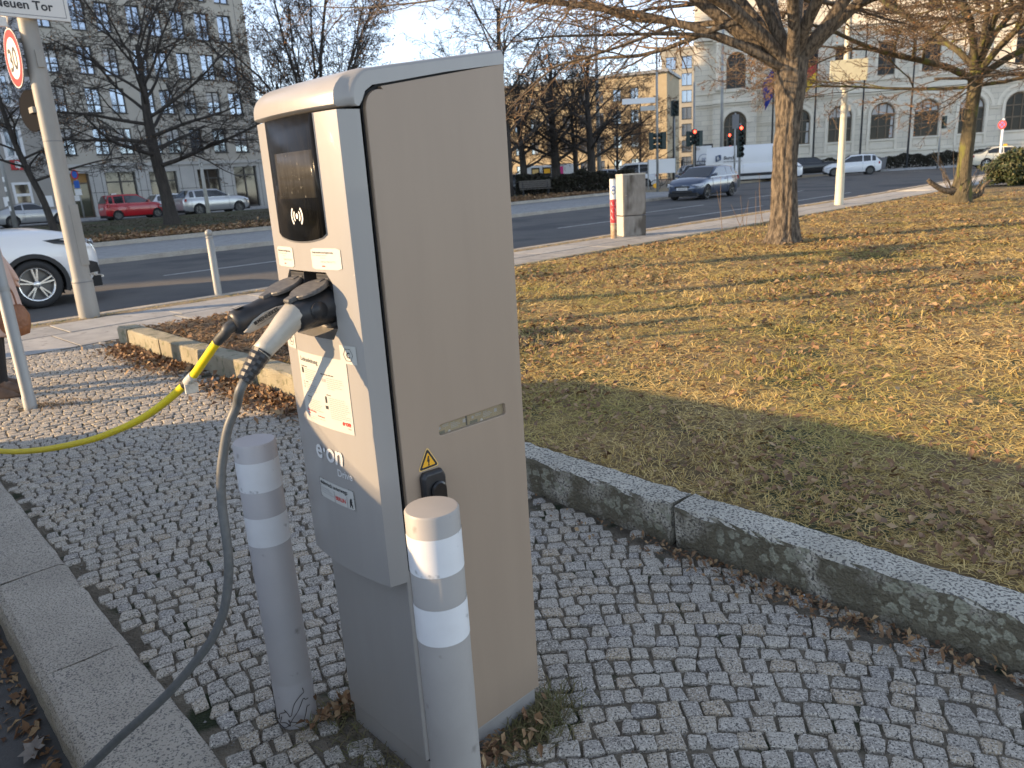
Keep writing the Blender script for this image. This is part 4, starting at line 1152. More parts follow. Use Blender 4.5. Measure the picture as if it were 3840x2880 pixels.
# litter on the ground
mb = MB(); lv = [(0, .5), (.12, .3), (.3, .32), (.22, .1), (.42, -.05), (.2, -.12), (.2, -.42), (.02, -.25), (-.12, -.48), (-.22, -.2), (-.4, -.22), (-.25, .02), (-.36, .22), (-.14, .26)]
V = [(a * .075, b * .12, .012 + .03 * abs(a) + .02 * b * b) for a, b in lv] + [(0, 0, .0)]
mb.add(V, [(i, (i + 1) % 14, 14) for i in range(14)], 0, False)
o = mb.build("large_leaf", mat("pale_dead_leaf", (.36, .32, .27), .8, col2=(.24, .21, .18), nscale=40), None, (-1.335, 1.685, -.105), R(20)); tag(o, "large pale dead leaf lying in the gutter", "leaf")
for (q, p, a, lab) in ((.93, 2.0, .6, "orange cigarette end among the leaves at the middle of the border foot"), (.33, 1.99, 1.4, "orange cigarette end in the leaf drift at the near end of the border")):
    x, y = Lq(q, p)
    mb = MB(); mb.tube([(-.012, 0, .008), (.004, 0, .008)], .0038, 8, 0); mb.tube([(.004, 0, .008), (.011, 0, .0085)], .0037, 8, 1)
    tag(mb.build("cigarette_end", [mat("cigarette_tip", (.62, .28, .09), .7), m_white], None, (x, y, .002), a), lab, "cigarette end", "cigarette ends by the border")
# ------------------------------------------------------------------ vehicles (local: x forward, y left, z up)
def boolean_cut(me, cutter):
    a = bpy.data.objects.new("a", me); b = bpy.data.objects.new("b", cutter)
    COL.objects.link(a); COL.objects.link(b)
    mo = a.modifiers.new("b", 'BOOLEAN'); mo.operation = 'DIFFERENCE'; mo.object = b; mo.solver = 'EXACT'
    dg = bpy.context.evaluated_depsgraph_get()
    out = bpy.data.meshes.new_from_object(a.evaluated_get(dg))
    bpy.data.objects.remove(a); bpy.data.objects.remove(b)
    return out
def interp(tab, x):
    xs_ = [t[0] for t in tab]
    if x <= xs_[0]: return tab[0][1]
    for i in range(len(tab) - 1):
        if x <= xs_[i + 1]:
            t = (x - xs_[i]) / (xs_[i + 1] - xs_[i]); return tab[i][1] + (tab[i + 1][1] - tab[i][1]) * t
    return tab[-1][1]
def wheel_meshes(r, w, style, rimmat):
    t = MB(); t.lathe([(r * .66, -w / 2), (r * .93, -w / 2), (r * .985, -w * .42), (r, -w * .3), (r, w * .3), (r * .985, w * .42), (r * .93, w / 2), (r * .70, w / 2), (r * .68, w * .40), (r * .66, w * .2), (r * .66, -w / 2)], 32, axis='y', cap=False)
    tyre = t.fix(t.mesh("wheel", m_rubber))
    m = MB(); m.lathe([(r * .70, w * .47), (r * .645, w * .47), (r * .63, w * .36), (r * .62, w * .1)], 32, axis='y', cap=False, m=0)
    m.lathe([(r * .64, w * .02), (.0001, w * .02)], 24, axis='y', cap=False, m=1)
    n = 5
    for k in range(n):
        for s in ((-.15, .15) if style == 'double' else (0,)):
            a0 = 2 * math.pi * k / n + s * .55; a1 = 2 * math.pi * k / n + s
            a, b = (r * .10 * math.sin(a0), w * .42, r * .10 * math.cos(a0)), (r * .64 * math.sin(a1), w * .44, r * .64 * math.cos(a1))
            m.bar(a, b, r * (.075 if style == 'double' else .17), r * .06)
    m.lathe([(r * .15, w * .40), (r * .14, w * .50), (r * .05, w * .52), (.0001, w * .52)], 16, axis='y', cap=False, m=0)
    rim = m.mesh("rim", [rimmat, m_alloyd])
    return tyre, rim
TYPES = dict(
    hatch=dict(cowl=(.235, .93), rf=.03, rr=-.37, rb=(-.475, .98), nose=.66, hoodmid=.86, wr=.76),
    mpv=dict(cowl=(.27, .98), rf=.05, rr=-.42, rb=(-.485, 1.0), nose=.70, hoodmid=.9, wr=.78),
    suv=dict(cowl=(.20, 1.10), rf=.02, rr=-.38, rb=(-.475, 1.10), nose=.84, hoodmid=1.05, wr=.76),
    sedan=dict(cowl=(.205, .95), rf=.06, rr=-.20, rb=(-.37, 1.0), nose=.66, hoodmid=.88, wr=.74),
    coupe=dict(cowl=(.18, .90), rf=.02, rr=-.16, rb=(-.43, .96), nose=.60, hoodmid=.83, wr=.72),
    van=dict(cowl=(.39, 1.36), rf=.27, rr=-.485, rb=(-.497, 1.36), nose=.95, hoodmid=1.2, wr=.90))
def car(name, label, cat, pos, heading, pm, kind, L, W_, H, wb, r, front=None, cladding=False, rimmat=None, style='five', group=None, hi=False, plates=True, glass=None, side_glass=True):
    T = TYPES[kind]; hw = W_ / 2; fo = (L - wb) * (.57 if hi else .47)
    ax_f = L / 2 - fo; ax_r = ax_f - wb
    root = empty(name, (pos[0], pos[1], float(terr(pos[0], pos[1])) - .108), heading, label, cat, group)
    zb = .20 if kind != 'suv' else .24
    cx, cz = T['cowl'][0] * L, T['cowl'][1]; bx, bz = T['rb'][0] * L, T['rb'][1]
    tail = T.get('tail', bz)
    top = [(-L / 2, bz - .06), (-L / 2 + .05, bz - .01), (bx, bz), (cx - .5, (bz + cz) / 2 - .01), (cx, cz), (cx + (L / 2 - cx) * .45, (cz + T['hoodmid']) / 2 + .01), (L / 2 - .28, T['hoodmid'] - .06), (L / 2 - .10, T['nose'] + .05), (L / 2, T['nose'] - .06)]
    wid = [(-L / 2, .80), (-L / 2 + .06, .88), (-L / 2 + .25, .955), (ax_r, 1.0), (0, .985), (ax_f, 1.0), (L / 2 - .38, .95), (L / 2 - .16, .86), (L / 2 - .05, .76), (L / 2, .66)]
    N_ = 44 if hi else 26
    xs_ = sorted(set([-L / 2 + L * i / N_ for i in range(N_ + 1)] + [-L / 2 + .03, L / 2 - .03, L / 2 - .10, -L / 2 + .08]))
    rings = []
    for x in xs_:
        h = hw * interp(wid, x); zt = interp(top, x)
        lo = zb + (.14 if x > L / 2 - .06 or x < -L / 2 + .05 else (.05 if x > L / 2 - .3 or x < -L / 2 + .3 else 0))
        zm = lo + (zt - lo) * .5
        crown = .03 if x < cx else .05
        half = [(0, lo), (.72 * h, lo), (.93 * h, lo + .03), (.985 * h, lo + .12), (h, zm), (.992 * h, lo + (zt - lo) * .72), (.965 * h, zt - .07), (.92 * h, zt - .018), (.80 * h, zt + .004), (.42 * h, zt + crown * .8), (0, zt + crown)]
        if x > cx + .1 and hi: half[8] = (.74 * h, zt + .028)
        rings.append([(x, y, z) for y, z in half] + [(x, -y, z) for y, z in half[-2:0:-1]])
    mb = MB(); mb.loft(rings, 0, True, True)
    cut = MB()
    for ax in (ax_f, ax_r):
        for s in (-1, 1):
            cut.lathe([(r * 1.12, -.17), (r * 1.12, .30)], 36, (ax, s * (hw - .04), r), 0, axis='y') if s > 0 else cut.lathe([(r * 1.12, -.30), (r * 1.12, .17)], 36, (ax, s * (hw - .04), r), 0, axis='y')
    me = boolean_cut(mb.fix(mb.mesh("body", pm)), cut.fix(cut.mesh("cut", pm)))
    me.name = "body"; me.polygons.foreach_set("use_smooth", [True] * len(me.polygons))
    bo = link("body", me, root)
    es = bo.modifiers.new("split", 'EDGE_SPLIT'); es.split_angle = R(38)
    mb = MB()
    for ax in (ax_f, ax_r):
        for s in (-1, 1):
            y0, y1 = s * (hw - .19), s * (hw - .012)
            o = [(ax + r * 1.105 * math.cos(a), r + r * 1.105 * math.sin(a)) for a in np.linspace(R(-28), R(208), 20)]
            mb.add([(x, y0, z) for x, z in o] + [(x, y1, z) for x, z in o], [(i, i + 1, 21 + i - 1, 20 + i) for i in range(19)], 0)
            mb.add([(x, y0, z) for x, z in o], [tuple(range(20))], 0)
            if cladding:
                o2 = [(ax + r * 1.27 * math.cos(a), r + r * 1.27 * math.sin(a)) for a in np.linspace(R(-20), R(200), 20)]
                o1 = [(ax + r * 1.09 * math.cos(a), r + r * 1.09 * math.sin(a)) for a in np.linspace(R(-20), R(200), 20)]
                yc = s * (hw + .012)
                mb.add([(x, yc, z) for x, z in o1] + [(x, yc - s * .004, z) for x, z in o2] + [(x, yc - s * .12, z) for x, z in o2] + [(x, yc - s * .12, z) for x, z in o1], [(i, i + 1, 20 + i + 1, 20 + i) for i in range(19)] + [(20 + i, 21 + i, 41 + i, 40 + i) for i in range(19)] + [(i, i + 1, 61 + i, 60 + i) for i in range(19)], 0)
    if cladding:
        for s in (-1, 1): mb.box(ax_r + r * 1.2, ax_f - r * 1.2, s * hw - .01 * s - .012, s * hw - .01 * s + .016, zb - .01, zb + .14)
    mb.build("wheel_arch_trim", m_clad, root, fix=False)
    # cabin
    wbse, wr = hw * .925, hw * T['wr']
    rx0, rx1 = T['rr'] * L, T['rf'] * L
    rt = [(bx, bz - .01), (rx0, H - .045), (rx0 + (rx1 - rx0) * .5, H), (rx1, H - .03), (cx, cz - .01)]
    def zr(x): return interp(rt, x)
    def base(x): return interp(top, x) - .015
    cxs = [bx, bx + (rx0 - bx) * .5, rx0] + [rx0 + (rx1 - rx0) * t for t in (.15, .3, .5, .7, .85)] + [rx1, rx1 + (cx - rx1) * .35, rx1 + (cx - rx1) * .7, cx]
    rings = []
    for x in cxs:
        z0, z1 = base(x), max(zr(x), base(x) + .004); hh = (z1 - z0) / max(H - z0, .05)
        wt = wbse + (wr - wbse) * min(1, hh)
        half = [(0, z0 - .02), (wbse, z0 - .02), (wbse, z0), (wt + (wbse - wt) * .12, z0 + (z1 - z0) * .86), (wt - .03, z1 - .012 * hh), (wt * .7, z1 + .012 * hh), (0, z1 + .022 * hh)]
        rings.append([(x, y, z) for y, z in half] + [(x, -y, z) for y, z in half[-2:0:-1]])
    mb = MB(); mb.loft(rings, 0, True, True); ca = mb.build("cabin", pm, root); es = ca.modifiers.new("split", 'EDGE_SPLIT'); es.split_angle = R(40)
    gm = glass or m_glass
    def side_pts(x, s, up):
        z0, z1 = base(x), zr(x); hh = (z1 - z0) / max(H - z0, .05); wt = wbse + (wr - wbse) * min(1, hh)
        z = (z0 + .035) if not up else (z0 + (z1 - z0) * .84)
        t = (z - z0) / max((z1 - z0) * .86, .01)
        return (x, s * (wbse + (wt + (wbse - wt) * .12 - wbse) * t + .005), z)
    bp = rx0 + (rx1 - rx0) * .50 if kind not in ('coupe',) else rx0 + (rx1 - rx0) * .15
    spans = [(rx0 - (rx0 - bx) * .42, bp - .04), (bp + .04, rx1 + (cx - rx1) * .72)]
    if kind in ('hatch', 'mpv', 'suv'): spans = [(rx0 - (rx0 - bx) * .25, rx0 + (rx1 - rx0) * .10), (rx0 + (rx1 - rx0) * .16, bp - .035), (bp + .035, rx1 + (cx - rx1) * .74)]
    if kind == 'van': spans = [(rx1 - .55, rx1 + (cx - rx1) * .70)]
    if not side_glass: spans = spans[-1:]
    for s in (-1, 1):
        for x0, x1 in spans:
            n = 7; xx = [x0 + (x1 - x0) * i / n for i in range(n + 1)]
            lo_ = [side_pts(x, s, 0) for x in xx]; hi_ = [side_pts(x, s, 1) for x in xx]
            hi_ = [(a[0], a[1], max(a[2], b[2] + .004)) for a, b in zip(hi_, lo_)]
            mb = MB(); mb.add(lo_ + hi_, [(i, i + 1, n + 2 + i, n + 1 + i) for i in range(n)], 0, True); mb.build("side_window", gm, root, fix=False)
    def screen(nm, xa, za, xb_, zb_, sgn):
        rows, cols = 4, 6; V = []
        for j in range(rows + 1):
            t = .07 + .84 * j / rows; x = xa + (xb_ - xa) * t; z = za + (zb_ - za) * t
            z = zr(x) if nm else z
            w = (wbse + (wr - wbse) * t) * .90
            for i in range(cols + 1):
                y = -w + 2 * w * i / cols; c_ = 1 - (y / w) ** 2
                V.append((x + sgn * (.012 + .0 * c_), y, z + .012 + .016 * c_ * min(1, t * 1.4)))
        mb = MB(); mb.add(V, [(j * (cols + 1) + i, j * (cols + 1) + i + 1, (j + 1) * (cols + 1) + i + 1, (j + 1) * (cols + 1) + i) for j in range(rows) for i in range(cols)], 0, True)
        mb.build(nm, gm, root, fix=False)
    screen("windscreen", cx, cz, rx1, H - .03, 1)
    if kind != 'van': screen("rear_window", bx, bz, rx0, H - .045, -1)
    # wheels
    tyre, rim = wheel_meshes(r, .225 if hi else .2, style, rimmat or m_chrome)
    for ax in (ax_f, ax_r):
        for s in (1, -1):
            w = link("wheel", tyre, root, (ax, s * (hw - .115), r), (0, 0, 0 if s > 0 else math.pi)); link("rim", rim, w)
    # lights, grille, plates, mirrors, handles
    nz = T['nose']
    for s in (1, -1):
        mb = MB()
        if not hi:
            V = [(L / 2 - .075, s * hw * .50, nz - .10), (L / 2 - .03, s * hw * .50, nz + .0), (L / 2 - .17, s * hw * .86, nz + .035), (L / 2 - .40, s * hw * .975, nz + .06), (L / 2 - .33, s * hw * .985, nz - .03), (L / 2 - .13, s * hw * .89, nz - .09)]
            V2 = [(x + .03, y * 1.02, z) for x, y, z in V]
            mb.loft([[(x - .12, y * .95, z) for x, y, z in V], V2], 0, True, True, smooth=False)
            mb.build("headlight", m_lamp, root, fix=True)
        mb = MB(); tz = bz - .16
        mb.loft([[(-L / 2 + .10, s * hw * .60, tz - .07), (-L / 2 + .10, s * hw * .60, tz + .07), (-L / 2 + .22, s * hw * .93, tz + .10), (-L / 2 + .22, s * hw * .93, tz - .06)], [(-L / 2 - .012, s * hw * .60, tz - .07), (-L / 2 - .005, s * hw * .60, tz + .07), (-L / 2 + .14, s * hw * .965, tz + .10), (-L / 2 + .10, s * hw * .955, tz - .06)]], 0, True, True, smooth=False)
        mb.build("tail_light", m_tail, root)
        mb = MB(); mx = cx - .22; mz = base(mx) + .06
        mb.loft([[(mx - .05, s * (hw * .92), mz), (mx + .06, s * (hw * .92), mz - .01), (mx + .06, s * (hw * .92), mz + .05), (mx - .05, s * (hw * .92), mz + .06)], [(mx - .04, s * (hw + .06), mz - .01), (mx + .08, s * (hw + .05), mz - .01), (mx + .07, s * (hw + .05), mz + .11), (mx - .04, s * (hw + .06), mz + .12)], [(mx - .03, s * (hw + .17), mz + .01), (mx + .03, s * (hw + .17), mz + .01), (mx + .03, s * (hw + .17), mz + .10), (mx - .03, s * (hw + .17), mz + .11)]], 0, True, True)
        mb.build("wing_mirror", m_clad if kind == 'van' else pm, root)
        if kind != 'van':
            for hx in ((bp + .10, rx0 + (rx1 - rx0) * .08) if kind not in ('coupe',) else (bp + .15,)):
                mb = MB(); mb.box(hx, hx + .17, s * hw * .975 - .008, s * hw * .975 + .022, base(hx) - .13, base(hx) - .10); mb.build("door_handle", pm, root, bevel=.008)
                
        # door shut lines
        for dx_ in ((bp, rx1 + (cx - rx1) * .8) + ((rx0 + (rx1 - rx0) * -.02,) if kind in ('hatch', 'suv', 'mpv', 'sedan') else ())):
            pts = []; mb = MB()
            for z in lin(zb + .14, base(dx_) - .02, 5):
                h = hw * interp(wid, dx_); zt = interp(top, dx_); t = (z - zb) / (zt - zb)
                pts.append((dx_, s * (h * (1.0 - .02 * abs(t - .5) - (.05 * max(0, t - .85) / .15)) + .002), z))
            for a_, b_ in zip(pts[:-1], pts[1:]): mb.bar(a_, b_, .008, .008)
            mb.build("door_gap", m_dark, root)
    mb = MB(); g0 = nz - .14
    if not hi:
        mb.box(L / 2 - .10, L / 2 + .006, -hw * .42, hw * .42, g0, g0 + .09); mb.box(L / 2 - .12, L / 2 + .008, -hw * .55, hw * .55, zb + .14, zb + .22)
        mb.build("grille", m_clad, root)
    if plates:
        mb = MB(); mb.box(L / 2, L / 2 + .016, -.26, .26, zb + .24, zb + .345, 0); mb.box(L / 2 + .0165, L / 2 + .0175, -.18, .20, zb + .265, zb + .32, 1); mb.build("number_plate", [m_white, m_greyink], root, fix=False)
        mb = MB(); mb.box(-L / 2 - .014, -L / 2 + .05, -.26, .26, bz - .32, bz - .215, 0); mb.box(-L / 2 - .0155, -L / 2 - .0145, -.2, .2, bz - .295, bz - .24, 1); mb.build("number_plate", [m_white, m_greyink], root, fix=False)
    mb = MB(); mb.box(-L / 2 + .03, L / 2 - .04, -hw * .8, hw * .8, zb - .04, zb + .12); mb.build("underbody", m_dark, root)
    return root

H45, H16 = R(45), R(-16)
# close: white SUV on the near lane, only its front half shows
g = car("parked_car", "white compact SUV with black wheel arches at the left edge, beside the tall signpost", "car", (-8.30, 10.69), H45, p_white, 'suv', 4.41, 1.83, 1.60, 2.73, .345, cladding=True, style='double', hi=True, plates=False)
g.name = "suv_car"
L_, hw_ = 4.41, .915
for s in (1, -1):
    # swept smoked headlights
    mb = MB(); ring0, ring1 = [], []
    ol = [(.005, .50, .80), (-.02, .55, .875), (-.16, .80, .925), (-.52, .965, .965), (-.72, .985, .955), (-.55, .995, .895), (-.22, .93, .815), (-.08, .75, .785)]
    mb.loft([[(L_ / 2 + a - .14, s * hw_ * b * .93, c_) for a, b, c_ in ol], [(L_ / 2 + a + .012, s * hw_ * b * 1.005, c_) for a, b, c_ in ol]], 0, True, True, smooth=False)
    hl = mb.build("headlight", m_lampdark, g)
    mb = MB()
    for k in range(3): mb.bar((L_ / 2 - .02 - k * .10, s * hw_ * (.62 + k * .13), .845 + k * .018), (L_ / 2 - .06 - k * .10, s * hw_ * (.69 + k * .12), .895 + k * .014), .02, .05)
    mb.build("light_element", m_lamp, hl)
mb = MB(); mb.loft([[(L_ / 2 - .06, y * 1.0, z) for y, z in ((-.46, .86), (.46, .86), (.50, .74), (.36, .58), (-.36, .58), (-.50, .74))], [(L_ / 2 + .012, y * .94, z) for y, z in ((-.46, .86), (.46, .86), (.50, .74), (.36, .58), (-.36, .58), (-.50, .74))]], 0, True, True, smooth=False)
gr = mb.build("grille", m_clad, g)
mb = MB(); mb.lathe([(.085, 0), (.098, .006), (.098, .014), (.085, .018)], 24, (L_ / 2 + .014, 0, .72), axis='x')
for k in range(3):
    a = R(90 + 120 * k); mb.bar((L_ / 2 + .03, 0, .72), (L_ / 2 + .03, .092 * math.cos(a), .72 + .092 * math.sin(a)), .02, .012)
for sgn in (-1, 1):
    mb.bar((L_ / 2 + .018, sgn * .1, .735), (L_ / 2 + .014, sgn * .42, .735), .02, .03); mb.bar((L_ / 2 + .018, sgn * .1, .700), (L_ / 2 + .014, sgn * .40, .700), .02, .018)
mb.build("star_emblem", m_chrome, gr, fix=False)
mb = MB(); mb.box(L_ / 2 - .05, L_ / 2 + .02, -.26, .26, .47, .575); mb.build("number_plate", m_white, g)
mb = MB()
mb.bar((L_ / 2 - .02, -.62, .335), (L_ / 2 - .02, .62, .335), .10, .035)
for s in (-1, 1): mb.bar((L_ / 2 - .02, s * .62, .335), (L_ / 2 - .26, s * .80, .42), .08, .035)
mb.build("skid_plate", m_chrome, g, fix=False)
mb = MB(); mb.loft([[(L_ / 2 - .10, y, z) for y, z in ((-.60, .37), (.60, .37), (.55, .46), (-.55, .46))], [(L_ / 2 + .004, y * .98, z) for y, z in ((-.60, .37), (.60, .37), (.55, .46), (-.55, .46))]], 0, True, True, smooth=False)
for s in (-1, 1): mb.loft([[(L_ / 2 - .30, s * .80, .42), (L_ / 2 - .12, s * .72, .42), (L_ / 2 - .15, s * .74, .60), (L_ / 2 - .33, s * .83, .66)], [(L_ / 2 - .25, s * .865, .42), (L_ / 2 - .04, s * .745, .42), (L_ / 2 - .07, s * .78, .56), (L_ / 2 - .29, s * .89, .63)]], 0, True, True, smooth=False)
mb.build("air_intake", m_clad, g)

# the cars whose sockets the cables run to, parked at the kerb just outside the picture; length and white paint made up for shadow and bounce light
PK = "cars parked at the charging bay"
q_, p_ = 2.0, -.98
x, y = Lq(q_ - .05, p_)
PARK_H = R(132.3)
car("parked_car", "unseen estate car at the charging kerb, made white to bounce light", "car", Lq(2.95, -1.25), PARK_H + math.pi, p_white, 'mpv', 5.6, 1.86, 1.68, 3.3, .33, group=PK, plates=False)

FAR = "cars along the far service road"
car("parked_car", "bright red small hatchback before the grey house, left of the tree trunk", "car", (-23.3, 48.9), H45, p_red, 'mpv', 3.6, 1.6, 1.54, 2.38, .29, rimmat=m_alloyd, group=FAR)
car("parked_car", "silver SUV before the grey house, right of the tree trunk", "car", (-19.0, 51.0), H45, p_silver, 'suv', 4.5, 1.84, 1.62, 2.69, .36, rimmat=m_alloyd, group=FAR)
car("parked_car", "white hatchback half hidden by the tree trunk, behind the silver SUV", "car", (-22.2, 53.3), H45, p_white, 'hatch', 4.2, 1.78, 1.46, 2.6, .32, rimmat=m_alloyd, group=FAR)
car("parked_car", "silver coupe with arched roof behind the tall signpost on the left", "car", (-27.9, 45.9), H45, p_silver, 'coupe', 4.18, 1.84, 1.36, 2.47, .34, rimmat=m_alloyd, group=FAR)
car("driving_car", "dark blue grey three-door hatchback driving on the far lane, sun on its flank", "car", (9.35, 35.4), R(229), p_blue, 'hatch', 4.15, 1.74, 1.42, 2.51, .31, rimmat=m_alloyd)
CR = "traffic on the crossing street"
van = car("delivery_van", "white delivery van with Burck lettering on its side, before the museum", "van", (18.5, 56.4), H16, p_white, 'van', 6.7, 2.02, 2.62, 4.3, .35, group=CR)
mb = MB()
def vs(a, b): return (.2 - 2.9 + a, -1.017, b)
mb.text("Burck", .33, lambda a, b: vs(.62 + a, 1.70 + b), 0, bold=.007, shear=.1)
mb.add([vs(.12, 1.56), vs(.44, 1.67), vs(.455, 2.02), vs(.36, 2.05), vs(.07, 1.97), vs(.06, 1.63)], [(0, 1, 2, 3, 4, 5)], 1)
mb.text("B", .33, lambda a, b: (vs(.15 + a, 1.70 + b)[0], -1.021, 1.70 + b), 2, bold=.009)
mb.add([vs(.62, 1.52), vs(1.9, 1.52), vs(1.9, 1.55), vs(.62, 1.55)], [(0, 1, 2, 3)], 0)
mb.build("maker_lettering", [m_ink, mat("navy_print", (.02, .06, .14), .5), m_white], van, fix=False)
mb = MB()
for s in (-1, 1): mb.box(-2.6, 2.2, s * 1.0 - .012, s * 1.0 + .02, .46, .66)
mb.build("side_trim", m_clad, van)
car("driving_car", "white five-door hatchback on the crossing street, right of the delivery van", "car", (26.9, 59.0), R(164), p_white, 'hatch', 3.95, 1.7, 1.5, 2.5, .31, rimmat=m_alloyd, group=CR)
car("driving_car", "black car nose beside the delivery van's bonnet behind the big trunk", "car", (26.9, 66.2), H16, p_dark, 'suv', 4.4, 1.8, 1.55, 2.6, .33, rimmat=m_alloyd, group=CR)
tx = car("taxi", "cream taxi saloon with red lettering on its flank at the right edge", "taxi", (36.9, 56.4), H16, p_cream, 'sedan', 4.8, 1.82, 1.46, 2.87, .33, group=CR)
mb = MB(); mb.text("Free", .46, lambda a, b: (-.35 + a, -.912, .64 + b), 0, bold=.012); mb.build("lettering", m_red, tx, fix=False)
mb = MB(); mb.loft([[(-.10, y, z) for y, z in ((-.2, 1.46), (.2, 1.46), (.16, 1.60), (-.16, 1.60))], [(.06, y, z) for y, z in ((-.2, 1.46), (.2, 1.46), (.16, 1.60), (-.16, 1.60))]], 0, True, True, smooth=False); mb.build("roof_sign", m_amber, tx)
car("driving_car", "white estate car with black windows beyond the taxi", "car", (41.9, 57.5), H16, p_white, 'mpv', 4.6, 1.82, 1.6, 2.8, .33, group=CR)
car("driving_car", "black small car waiting behind the poster stand, its tail light showing", "car", (16.4, 62.2), R(8), p_dark, 'hatch', 4.2, 1.75, 1.5, 2.55, .32, rimmat=m_alloyd, group=CR)
car("parked_car", "white leisure van beyond the grey street cabinet, behind the bicycle", "van", (9.4, 56.6), R(170), p_white, 'mpv', 4.4, 1.8, 1.82, 2.7, .33, rimmat=m_alloyd, group=CR)
car("parked_car", "grey car behind the hedge at its left end, beside the charging column's edge", "car", (1.9, 55.8), R(10), p_grey, 'hatch', 4.1, 1.75, 1.5, 2.55, .31, rimmat=m_alloyd, group=FAR)
car("parked_car", "silver car behind the right end of the hedge", "car", (8.0, 59.2), R(170), p_silver, 'sedan', 4.4, 1.75, 1.5, 2.6, .31, rimmat=m_alloyd, group=FAR)
# long white trailer with coloured pictures, half hidden by the hedge
t = empty("exhibition_trailer", (4.0, 61.5, float(terr(4.0, 61.5))), R(2), "white trailer with yellow and magenta pictures behind the hedge", "trailer")
mb = MB(); mb.box(-2.2, 2.2, -1, 1, .5, 1.95); mb.build("body", m_white, t, bevel=.06)
for k, (x, m) in enumerate(((-1.2, m_gold), (-.3, m_amber), (.65, mat("magenta_print", (.6, .03, .2), .5)))):
    mb = MB(); mb.box(x - .32, x + .32, -1.03, -1.0, 1.1, 1.8, 0); mb.box(x - .24, x + .24, -1.035, -1.03, 1.35, 1.68, 1); mb.build("picture_panel", [m_dark if k < 2 else m, m], t, fix=False)
for x in (-1.2, 1.2):
    mb = MB(); mb.lathe([(.0001, -.1), (.33, -.1), (.33, .1), (.0001, .1)], 16, (x, -.95, .33), axis='y', cap=False); mb.build("wheel", m_rubber, t)
# bicycle leaning on a white board
bx, by = 10.0, 47.6; bz_ = float(terr(bx, by)) - .108
t = empty("notice_board", (bx, by, bz_ - .0), R(2), "white blank board on two posts before the leisure van", "board")
mb = MB(); mb.box(-.85, .85, -.02, .02, 1.05, 1.9); mb.build("panel", m_signwhite, t)
for s in (-1, 1): mb = MB(); mb.box(s * .85 - .03, s * .85 + .03, -.03, .03, 0, 1.92); mb.build("post", m_galv, t)
t = empty("bicycle", (bx + .05, by - .25, bz_), R(4), "dark bicycle with a yellow wheel guard leaning below the white board", "bicycle")
for x in (-.52, .52):
    mb = MB(); mb.lathe([(.33, -.02), (.35, 0), (.33, .02), (.31, 0), (.33, -.02)], 24, (x, 0, .35), axis='y', cap=False)
    for k in range(8): a = math.pi * k / 4; mb.bar((x, 0, .35), (x + .32 * math.cos(a), 0, .35 + .32 * math.sin(a)), .006, .006)
    mb.build("wheel", m_rubber, t, fix=False)
mb = MB()
for a, b in (((-.52, 0, .35), (-.08, 0, .33)), ((-.08, 0, .33), (.38, 0, .78)), ((-.2, 0, .82), (.36, 0, .84)), ((-.08, 0, .33), (-.22, 0, .95)), ((-.52, 0, .35), (-.2, 0, .82)), ((.52, 0, .35), (.35, 0, 1.0))): mb.bar(a, b, .035, .035)
mb.bar((.33, -.25, 1.02), (.33, .25, 1.02), .03, .03)
mb.build("frame", m_iron, t, fix=False)
mb = MB(); mb.box(-.34, -.1, -.06, .06, .95, 1.0); mb.build("saddle", m_black, t, bevel=.02)
mb = MB(); mb.lathe([(.15, -.03), (.15, .03)], 18, (-.52, 0, .35), axis='y'); mb.build("wheel_guard", m_amber, t)

# ------------------------------------------------------------------ people
def skin_body(joints, edges, mats_by, name="body"):
    """one continuous surface grown over a joint skeleton; mats_by(z, x, y) picks the cloth"""
    me = bpy.data.meshes.new(name); keys = list(joints)
    me.from_pydata([joints[k][0] for k in keys], [(keys.index(a), keys.index(b)) for a, b in edges], [])
    o = bpy.data.objects.new(name, me); COL.objects.link(o)
    sk = o.modifiers.new("skin", 'SKIN'); sk.use_smooth_shade = True
    for i, k in enumerate(keys):
        v = me.skin_vertices[0].data[i]; rr = joints[k][1]; v.radius = rr if isinstance(rr, tuple) else (rr, rr); v.use_root = (i == 0)
    ss = o.modifiers.new("sub", 'SUBSURF'); ss.levels = ss.render_levels = 2
    dg = bpy.context.evaluated_depsgraph_get(); out = bpy.data.meshes.new_from_object(o.evaluated_get(dg))
    bpy.data.objects.remove(o)
    out.materials.clear()
    ms, pick = mats_by
    for m in ms: out.materials.append(m)
    out.polygons.foreach_set("material_index", [pick(p.center) for p in out.polygons])
    out.polygons.foreach_set("use_smooth", [True] * len(out.polygons))
    return out
